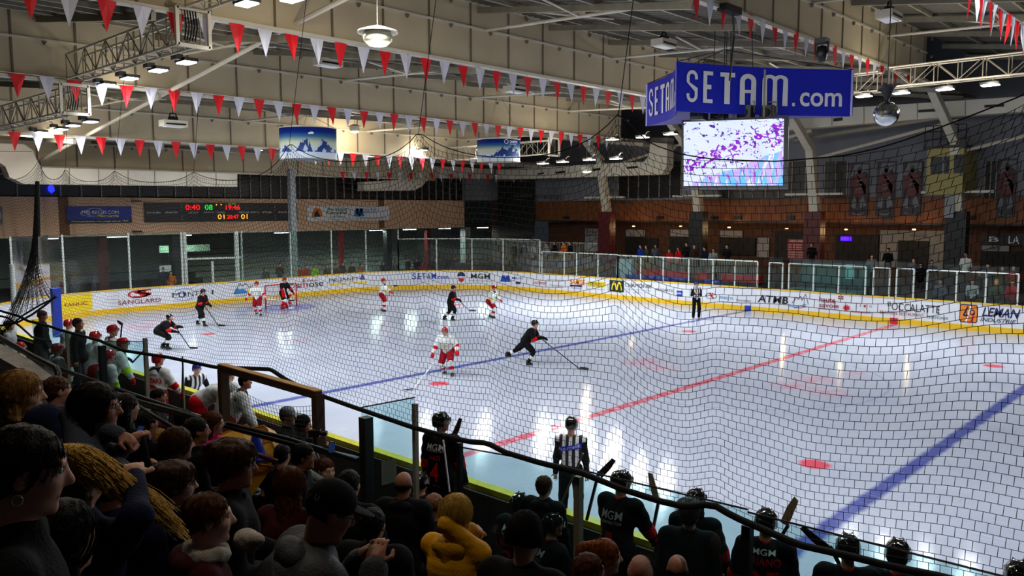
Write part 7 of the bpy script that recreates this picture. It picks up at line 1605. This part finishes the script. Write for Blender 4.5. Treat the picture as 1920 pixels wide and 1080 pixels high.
bench(108, 655, -16.9, lab='seated red-helmeted player at the left by the suited man', h=0, lean=15, aL=(-0.15, 0.4, 0.1), aR=(0.15, 0.4, 0.1), hL=(-0.2, 0.4, 0.5), hR=(0.2, 0.4, 0.5), **W12)
bench(38, 652, -16.9, lab='seated dark red helmet at the left edge above the parapet', h=0, lean=15, aL=(-0.15, 0.4, 0.1), aR=(0.15, 0.4, 0.1), hL=(-0.2, 0.4, 0.5), hR=(0.2, 0.4, 0.5), **W12)
bench(430, 700, -15.7, lab='red-helmeted player behind the slack net of the wooden frame', h=0, hy=0, lean=12, hL=(-0.3, 0.3, 0.9), hR=(0.3, 0.4, 0.9), **W12)
bench(460, 716, -16.0, lab='bareheaded dark-haired player in white with navy shoulders leaning on the rail', h=-30, hy=-15, lean=32, hL=(-0.2, 0.55, 0.75), hR=(0.3, 0.6, 0.75), skin='b', hair=('short', 'black'), kit=dict(KW, bare=1, band=WHT_), hel=None)
bench(425, 712, -15.5, lab='white-shirted player bending far over the boards, his red pants towards the stands', h=-40, lean=62, hL=(-0.1, 0.75, 0.75), hR=(0.2, 0.75, 0.8), kit=dict(KW2, pants=RED_), hel=HEL_R, prints=[])
p = onY(268, 694, -15.2); o = blob('hockey_glove', [ell((0, 0, 0), (0.10, 0.075, 0.06), k=0.02), cap((-0.05, 0, 0), (-0.14, 0, 0.02), 0.06, 0.07, 0.03), cap((0.05, 0.03, 0), (0.13, 0.03, -0.03), 0.025, None, 0.01), cap((0.05, -0.03, 0), (0.13, -0.03, -0.03), 0.025, None, 0.01)], 0.012, [RED_], None); o.location = (p[0], -14.85, 1.30); tag(o, 'red glove lying on the yellow board rail left of number twelve', 'glove')
for i, (px, py, Y, lab, hr_, hh_) in enumerate(((147, 607, -16.6, 'man in a black suit standing behind the visiting bench, seen in profile', 'dark', -40), (80, 592, -16.6, 'dark-suited man looking down at a sheet of paper behind the visiting bench', 'brown', -30), (18, 610, -16.7, 'grey-shirted person behind glass at the left edge', 'dark', -40))):
    r_, po = staff(px, py, Y, lab, ('short', hr_), BK if i < 2 else LGY, hh_, 'b', hL=(-0.15, 0.32, 1.0) if i == 1 else (-0.28, 0.08, 0.85), hR=(0.12, 0.34, 1.0) if i == 1 else (0.28, 0.08, 0.85), hp=20 if i == 1 else 0, collar=WHT_ if i == 0 else None)
mb = MB(); mb.box((0, 0, 0), (0.3, 0.22, 0.004), rot=rotz(-0.5)@rotx(0.5)); o = mb.build('paper_sheet', M['wht']); o.location = onY(108, 628, -16.2); tag(o, 'white sheet of paper held by the suited man', 'paper')
s2((229, 605), (221, 690), -15.6, 'black stick blade raised above the visiting bench', (217, 598)); st_px((272, 655), -15.4, (248, 680), -15.4, 'black stick leaning forward between the visitors and number twelve', (-1, 0, 0.2))

# officials
KR = dict(jersey=STR, yoke=STR, band=STR, pants=BK, sock=BK, sband=BK, skate=SKB, glove=BK, gcuff=BK, bare=1)
def official(lab, vox=0.018, hel=HEL_B, **kw):
    r_, po = place(lab, **kw); body(r_, po, 'a', 0.016, legs=False)
    P = [cap(po.pel+po.sp*0.04, po.chest, 0.145, 0.155, 0.05), cap(po.chest-po.ax*0.05, po.chest+po.ax*0.05, 0.135, None, 0.05), cap(po.shL, po.shR, 0.072, None, 0.06), cap(po.neck-po.sp*0.05, po.neck, 0.07, 0.06, 0.03)]
    Q_ = []
    for s_, e, w_ in ((po.shL, po.elL, po.wrL), (po.shR, po.elR, po.wrR)): P += [cap(s_, e, 0.07, 0.058, 0.04, 1), cap(e, w_, 0.055, 0.045, 0.03, 1)]
    j = blob('striped_shirt', P, 0.013, [STR, cloth('official_sleeve', (24, 24, 28))], r_, folds(0.006, 9))
    T_ = [cap(po.pel-po.ax*0.05, po.pel+po.ax*0.05, 0.13, None, 0.04)]
    for h_, k_, a_ in ((po.hipL, po.knL, po.anL), (po.hipR, po.knR, po.anR)): T_ += [cap(h_, k_, 0.10, 0.078, 0.03), cap(k_, a_, 0.078, 0.066, 0.03)]
    blob('trousers', T_, vox, BK, r_)
    for a_ in (po.anL, po.anR):
        sk = blob('skate', [cap(a_+(0, -0.01, 0.04), a_+(0, -0.02, -0.03), 0.048, 0.042, 0.02), cap(a_+(0, -0.03, -0.03), a_+(0, 0.12, -0.035), 0.04, 0.034, 0.03)], vox, SKB, r_); MB().prism([a_+(-0.004, -0.10, -0.085), a_+(-0.004, 0.19, -0.085), a_+(-0.004, 0.13, -0.055), a_+(-0.004, -0.07, -0.055)], (0.008, 0, 0)).build('blade', M['alu'], sk)
    helmet(r_, po, hel, 0.013); return r_, po, j, P
kq = (CH-dep(1071, 795, 10.0)[2])/10.0; D_ = (CH-1.80)/kq
r_, po, j, P = official('striped official in a black helmet with his back to the camera, near ice', head=dep(1071, 797, D_), h=34, lean=2, aL=(-0.14, 0, 0.09), aR=(0.14, 0, 0.09), hL=(-0.27, 0.05, 0.82), hR=(0.27, 0.05, 0.82))
mbp = MB(); u_ = np.linspace(0, 1, 9); V = []
for t in u_:
    for v in (0, 1): V.append(po.pel+po.sp*(0.30+0.07*v+0.06*t)+po.ax*((t-0.5)*0.34)-po.fw*0.6)
V = np.array(V)
V = lay(V, P, -po.fw, 0.024)
mbp.add(V, [(2*i, 2*i+2, 2*i+3, 2*i+1) for i in range(8)]).build('back_banner', mat('back_banner_blue', (20, 40, 200), 0.5), j)
for it in (0,):
    u, f_, _ = text_tris('LA POSTE', 0.02); pts = np.array([po.pel+po.sp*(0.318+0.035*b+0.06*a)+po.ax*((0.08+0.84*a-0.5)*0.34)-po.fw*0.6 for a, b in u])
    pts = lay(pts, P, -po.fw, 0.032)
    MB().add(pts, f_).build('lettering', IW, j)
q = onZ(1305, 597, 0); official('striped official in a dark helmet standing at the far boards by the blue line', feet=q, h=-137, hel=HEL_U, lean=2, aL=(-0.13, 0, 0.09), aR=(0.13, 0, 0.09), hL=(-0.08, 0.2, 1.2), hR=(0.10, 0.2, 1.2))
official('striped official in a blue helmet leaning over from the ice beside number twelve', head=onY(369, 692, -14.2), h=-90, hel=HEL_U, lean=32, hL=(-0.35, 0.2, 0.8), hR=(0.3, 0.3, 0.7), hy=-10)

# skaters on the ice
def skater(px, py, lab, kit, h, stick_=None, hel=None, **kw):
    q = onZ(px, py, 0); r_, po = kitman(lab, kit, 0.02, hel or (HEL_B if kit.get('skate') is SKB and kit['jersey'] is KB['jersey'] else HEL_R), feet=q, h=h, **kw)
    if stick_:
        a, b, bl, sl = stick_; W = lambda p: wpt(r_, p); stick(None, None, W(a), W(b), sl, rotz(R(h))@np.array(bl, float), *( ('wht', 'black') if kit['jersey'] is not KB['jersey'] else ('black', 'black')))
    return r_, po
skater(378, 611, 'black-shirted player gliding with legs apart at the far left circle', KB, -62, ((0.2, 0.25, 1.05), (0.1, 0.95, 0.03), (-0.3, 1, 0), 'black stick of the player gliding at the far left circle'), pel=(0, -0.05, 0.86), lean=20, aL=(-0.25, -0.4, 0.09), aR=(0.2, 0.3, 0.09), hL=(-0.05, 0.42, 0.95), hR=(0.2, 0.4, 1.0))
skater(308, 655, 'black-shirted player crouching low as he skates at the left', KB, -48, ((0.15, 0.5, 0.9), (0.05, 1.0, 0.03), (0, 1, 0), 'black stick of the player crouching at the left'), pel=(0, -0.18, 0.70), lean=52, aL=(-0.14, -0.12, 0.09), aR=(0.16, 0.2, 0.09), hL=(0.0, 0.62, 0.85), hR=(0.25, 0.55, 0.7), hp=-25)
skater(484, 592, 'white-shirted player with spread arms in front of the goal', KW2, -140, ((-0.5, 0.25, 0.85), (-1.6, 0.2, 0.75), (-1, 0, 0), 'stick held level by the player in front of the goal'), pel=(0, 0, 0.88), lean=8, aL=(-0.16, 0.05, 0.09), aR=(0.12, -0.15, 0.12), hL=(-0.48, 0.2, 0.88), hR=(0.48, 0.2, 0.88))
skater(718, 584, 'white-shirted player standing right of the goal with red gloves forward', KW, -62, ((0.1, 0.4, 1.0), (0.35, 0.75, 1.4), (0.3, 1, 0), 'stick lifted by the player right of the goal'), pel=(0, -0.02, 0.88), lean=8, aL=(-0.2, -0.15, 0.09), aR=(0.2, 0.12, 0.09), hL=(-0.1, 0.42, 1.0), hR=(0.15, 0.42, 1.05))
skater(845, 601, 'black-shirted player skating to the right before the far corner boards', KB, -55, ((0.2, 0.4, 1.0), (0.4, 1.0, 0.5), (0, 1, 0), 'black stick of the player before the far corner boards'), pel=(0, 0, 0.85), lean=16, aL=(-0.15, -0.35, 0.09), aR=(0.12, 0.1, 0.09), hL=(-0.05, 0.4, 0.95), hR=(0.2, 0.42, 1.0))
skater(921, 596, 'white-shirted player leaning with his stick out to the left, far centre', KW, -75, ((-0.2, 0.3, 0.8), (-0.9, -0.3, 0.6), (-1, -0.4, 0.6), 'stick held out to the left by the far centre player'), pel=(0, -0.08, 0.80), lean=26, aL=(-0.1, -0.1, 0.09), aR=(0.12, 0.15, 0.09), hL=(-0.25, 0.35, 0.85), hR=(0.35, 0.3, 0.7))
skater(838, 704, 'white-shirted player with red gloves leaning on the blue line, stick down left', KW2, -150, None, pel=(0, -0.1, 0.78), lean=26, aL=(-0.22, 0.1, 0.09), aR=(0.12, -0.2, 0.09), hL=(-0.42, 0.28, 0.82), hR=(0.36, 0.25, 0.72), prints=[(1, [('4', 0.14, 0.12, 0.24, cloth('kit_yellow', (222, 206, 70)), 0.05)])])
a_ = onZ(775, 730, 0.03); b_ = onZ(812, 690, 0.0)+np.array([0, 0, 0.75]); stick(None, None, dep(813, 681, float((b_-CAM)@_f)), a_, 'black and white stick of the white-shirted player on the blue line', (-0.4, -1, 0), M['wht'], 'black')
skater(985, 684, 'black-shirted player striding to the right across the blue line', KB, -60, ((0.1, 0.5, 0.95), (0.5, 1.9, 0.03), (0.1, 1, 0), 'long black stick of the striding player at the blue line'), pel=(0, 0.0, 0.78), lean=34, aL=(-0.25, -0.85, 0.14), aR=(0.12, 0.12, 0.09), hL=(-0.05, 0.62, 0.90), hR=(0.15, 0.55, 0.95), kp=(0, 1, 0.0))
# goalkeeper
KG = dict(KB, sock=RED_, sband=WHT_, glove=RED_, gcuff=RED_, band=KB['band'])
r_, po = kitman('goalkeeper in black and red with big leg pads standing in the goal mouth', KG, 0.02, HEL_R, cage=True, feet=onZ(533, 579, 0), h=-80, pel=(0, -0.05, 0.84), lean=14, aL=(-0.17, 0, 0.09), aR=(0.17, 0, 0.09), hL=(-0.38, 0.3, 0.82), hR=(0.36, 0.32, 0.8))
for kn, an in ((po.knL, po.anL), (po.knR, po.anR)):
    blob('leg_pad', [cap(kn+(-0.05, 0.07, 0.22), kn+(0.05, 0.07, 0.22), 0.06, None, 0.03, 0), cap(kn+(-0.06, 0.08, 0.0), kn+(0.06, 0.08, 0.0), 0.075, None, 0.04, 1), cap((kn+an)/2+(-0.07, 0.08, 0), (kn+an)/2+(0.07, 0.08, 0), 0.07, None, 0.1, 0), cap(an+(-0.08, 0.08, 0), an+(0.08, 0.08, 0), 0.07, None, 0.1, 0)], 0.02, [RED_, WHT_], r_)
blob('blocker', [cap(po.wrR+(0, 0.06, 0.12), po.wrR+(0, 0.06, -0.12), 0.08, None, 0.02)], 0.02, RED_, r_)
a_ = wpt(r_, po.wrR+(0, 0.1, 0)); stick(None, None, a_+np.array([0, 0, 0.3]), wpt(r_, (0.1, 0.5, 0.04)), 'wide white goalkeeper stick at the goal', rotz(R(-80))@np.array([-1, 0.1, 0]), M['wht'], 'wht')

# ---------------------------------------------------------------- far spectators: a few figures copied with their own clothes
def far_base(style, hcol, sit, skin):
    r_, po = place('x', feet=(0, 0), pel=(0, 0, 0.5 if sit else 0.92), lean=10 if sit else 3, aL=(-0.12, 0.4 if sit else 0, 0.09), aR=(0.12, 0.4 if sit else 0, 0.09), hL=(-0.15, 0.35 if sit else 0.25, 0.6 if sit else 1.05), hR=(0.15, 0.35 if sit else 0.25, 0.6 if sit else 1.05))
    body(r_, po, skin, 0.03, hands=False, legs=False); civil(r_, po, dict(jm=BK), 0.028); hair_obj(r_, po, style, hcol, 0.026)
    return r_, po.head[2]
bases = [far_base('short', 'dark', False, 'a'), far_base('bob', 'brown', False, 'c'), far_base('short', 'black', True, 'b'), far_base('bob', 'blond', True, 'a')]
used_ = [False]*4
def setmat(r_, m):
    for c_ in r_.children:
        if c_.name.startswith('jacket'): c_.material_slots[0].link = 'OBJECT'; c_.material_slots[0].material = m
def far(px, py, plane, V_, lab, m, b, h, fl_=None, grp=None):
    P = (onX if plane == 'x' else onY)(px, py, V_); r0, hz = bases[b]
    if not used_[b]: r_ = r0; used_[b] = True
    else: r_ = copy_tree(r0)
    z = P[2]-hz
    r_.location = (P[0], P[1], z); r_.rotation_euler = (0, 0, R(h)); r_['label'] = lab; r_['category'] = 'person'
    if grp: r_['group'] = grp
    setmat(r_, m); return r_
where = 'at the end'; G1 = 'spectators behind the end boards'
E1 = [(306, 505, BK, 0, 'spectator in black by the white notice board'), (320, 512, ORG_, 1, 'spectator in an orange coat by the white notice board'), (497, 505, GRN_, 1, 'spectator in dark green left of the tall steel pillar'), (524, 497, BK, 0, 'broad spectator in black just left of the tall steel pillar'),
      (560, 501, RED_, 1, 'spectator in red right beside the tall steel pillar'), (573, 500, RED_, 0, 'second spectator in red right of the tall steel pillar'), (590, 499, HV, 0, 'spectator in a bright yellow green jacket'), (612, 499, NV, 1, 'spectator in navy left of the bright red pillar'),
      (631, 498, BK, 0, 'spectator in black just left of the bright red pillar'), (642, 494, NV, 1, 'spectator in navy in front of the bright red pillar'), (659, 496, BK, 0, 'spectator in black between red pillar and orange coat'), (676, 497, ORG_, 1, 'spectator in an orange coat right of the bright red pillar'),
      (706, 493, LGY, 0, 'spectator in light grey at the black pillar'), (718, 494, BK, 1, 'spectator in black under the black pillar'), (741, 493, GY, 0, 'spectator in grey by the low rail corner'), (764, 486, NV, 0, 'tall spectator in navy behind the corner glass'), (781, 487, NV, 1, 'spectator in navy left of the red coat'),
      (792, 493, RED_, 0, 'spectator in a red coat behind the corner glass'), (814, 487, BRN, 1, 'spectator in brown right of the red coat'), (853, 484, NV, 0, 'spectator in navy by the grey square pillar'), (880, 485, BK, 0, 'spectator in black at a corner post'), (893, 487, GRN_, 1, 'spectator in olive right of a corner post'),
      (917, 489, LGY, 0, 'spectator in pale grey in the middle of the corner'), (952, 489, BRN, 1, 'spectator in brown near the end of the corner rail'), (994, 494, GRN_, 0, 'spectator in olive at the end of the corner rail')]
for px, py, m, b, lab in E1: far(px, py, 'x', -32.6, lab+', '+where, m, b, -90+random.uniform(-15, 15))
E2 = [(965, 458, BK, 0, 'spectator in black high behind the corner barrier'), (983, 460, NV, 1, 'spectator in navy high behind the corner barrier'), (1001, 462, LGY, 0, 'spectator in grey at the right of the corner barrier'),
      (1025, 458, LGY, 0, 'spectator in grey first of the small terrace group'), (1041, 455, BK, 1, 'spectator in black second of the small terrace group'), (1058, 456, ORG_, 0, 'spectator with an orange top in the small terrace group'), (1070, 456, BK, 1, 'spectator in black last of the small terrace group'),
      (1202, 462, BLU_, 0, 'spectator in bright blue before the first kiosk'), (1213, 463, GRN_, 1, 'spectator in olive beside the bright blue one'), (1229, 461, GY, 0, 'spectator in grey right of the bright blue one'), (1256, 470, RED_, 1, 'child in red before the middle kiosk'), (1273, 467, RED_, 1, 'small spectator in red before the middle kiosk'),
      (1288, 458, BK, 0, 'tall spectator in black before the middle kiosk'), (1302, 462, BRN, 1, 'spectator in brown before the black roof leg'), (1322, 466, NV, 0, 'spectator in navy right of the black roof leg'), (1338, 469, LGY, 1, 'spectator in pale grey right of the black roof leg'), (1364, 462, BK, 0, 'spectator in black before the third kiosk')]
for px, py, m, b, lab in E2: far(px, py, 'y', 19.0, lab, m, b, 180+random.uniform(-30, 30))
E3 = [(1523, 459, BK, 0, 'man in black standing before the dark red board'), (1635, 481, LGY, 1, 'spectator in grey right of the teal box'), (1666, 469, BK, 0, 'man in black at the left of the white tiled surround'), (1714, 488, GY, 1, 'spectator in grey at the middle glass doors'), (1727, 497, BK, 0, 'spectator in black at the rightmost glass door'),
      (1747, 492, NV, 0, 'spectator in navy left of the rightmost screens'), (1812, 478, WHT_, 0, 'spectator in a white shirt left of the black shop sign'), (1852, 498, GY, 0, 'spectator in grey below the black shop sign'), (1880, 503, GRN_, 1, 'spectator in olive below the black shop sign'), (1901, 502, DRED, 1, 'spectator in dark red at the right edge'),
      (1838, 512, BK, 0, 'spectator in black behind the rightmost screens')]
for px, py, m, b, lab in E3: far(px, py, 'y', 19.5 if px not in (1523, 1666) else 21, lab, m, b, 180+random.uniform(-30, 30))
for b in (2, 3):
    r0 = bases[b][0]
    px = {2: 1765, 3: 1870}[b]; far(px, 528, 'y', 16.5, {2: 'seated grey spectator low behind the rightmost screens, left one', 3: 'seated fair-haired spectator in olive low behind the rightmost screens'}[b], {2: GY, 3: GRN_}[b], b, 180)
for px, py, m, lab in ((1825, 528, LGY, 'seated spectator in pale grey behind the third pane of the rightmost screens'), (1900, 530, DRED, 'seated spectator in dark red at the right edge behind the glass')): far(px, py, 'y', 16.6, lab, m, 2, 180)
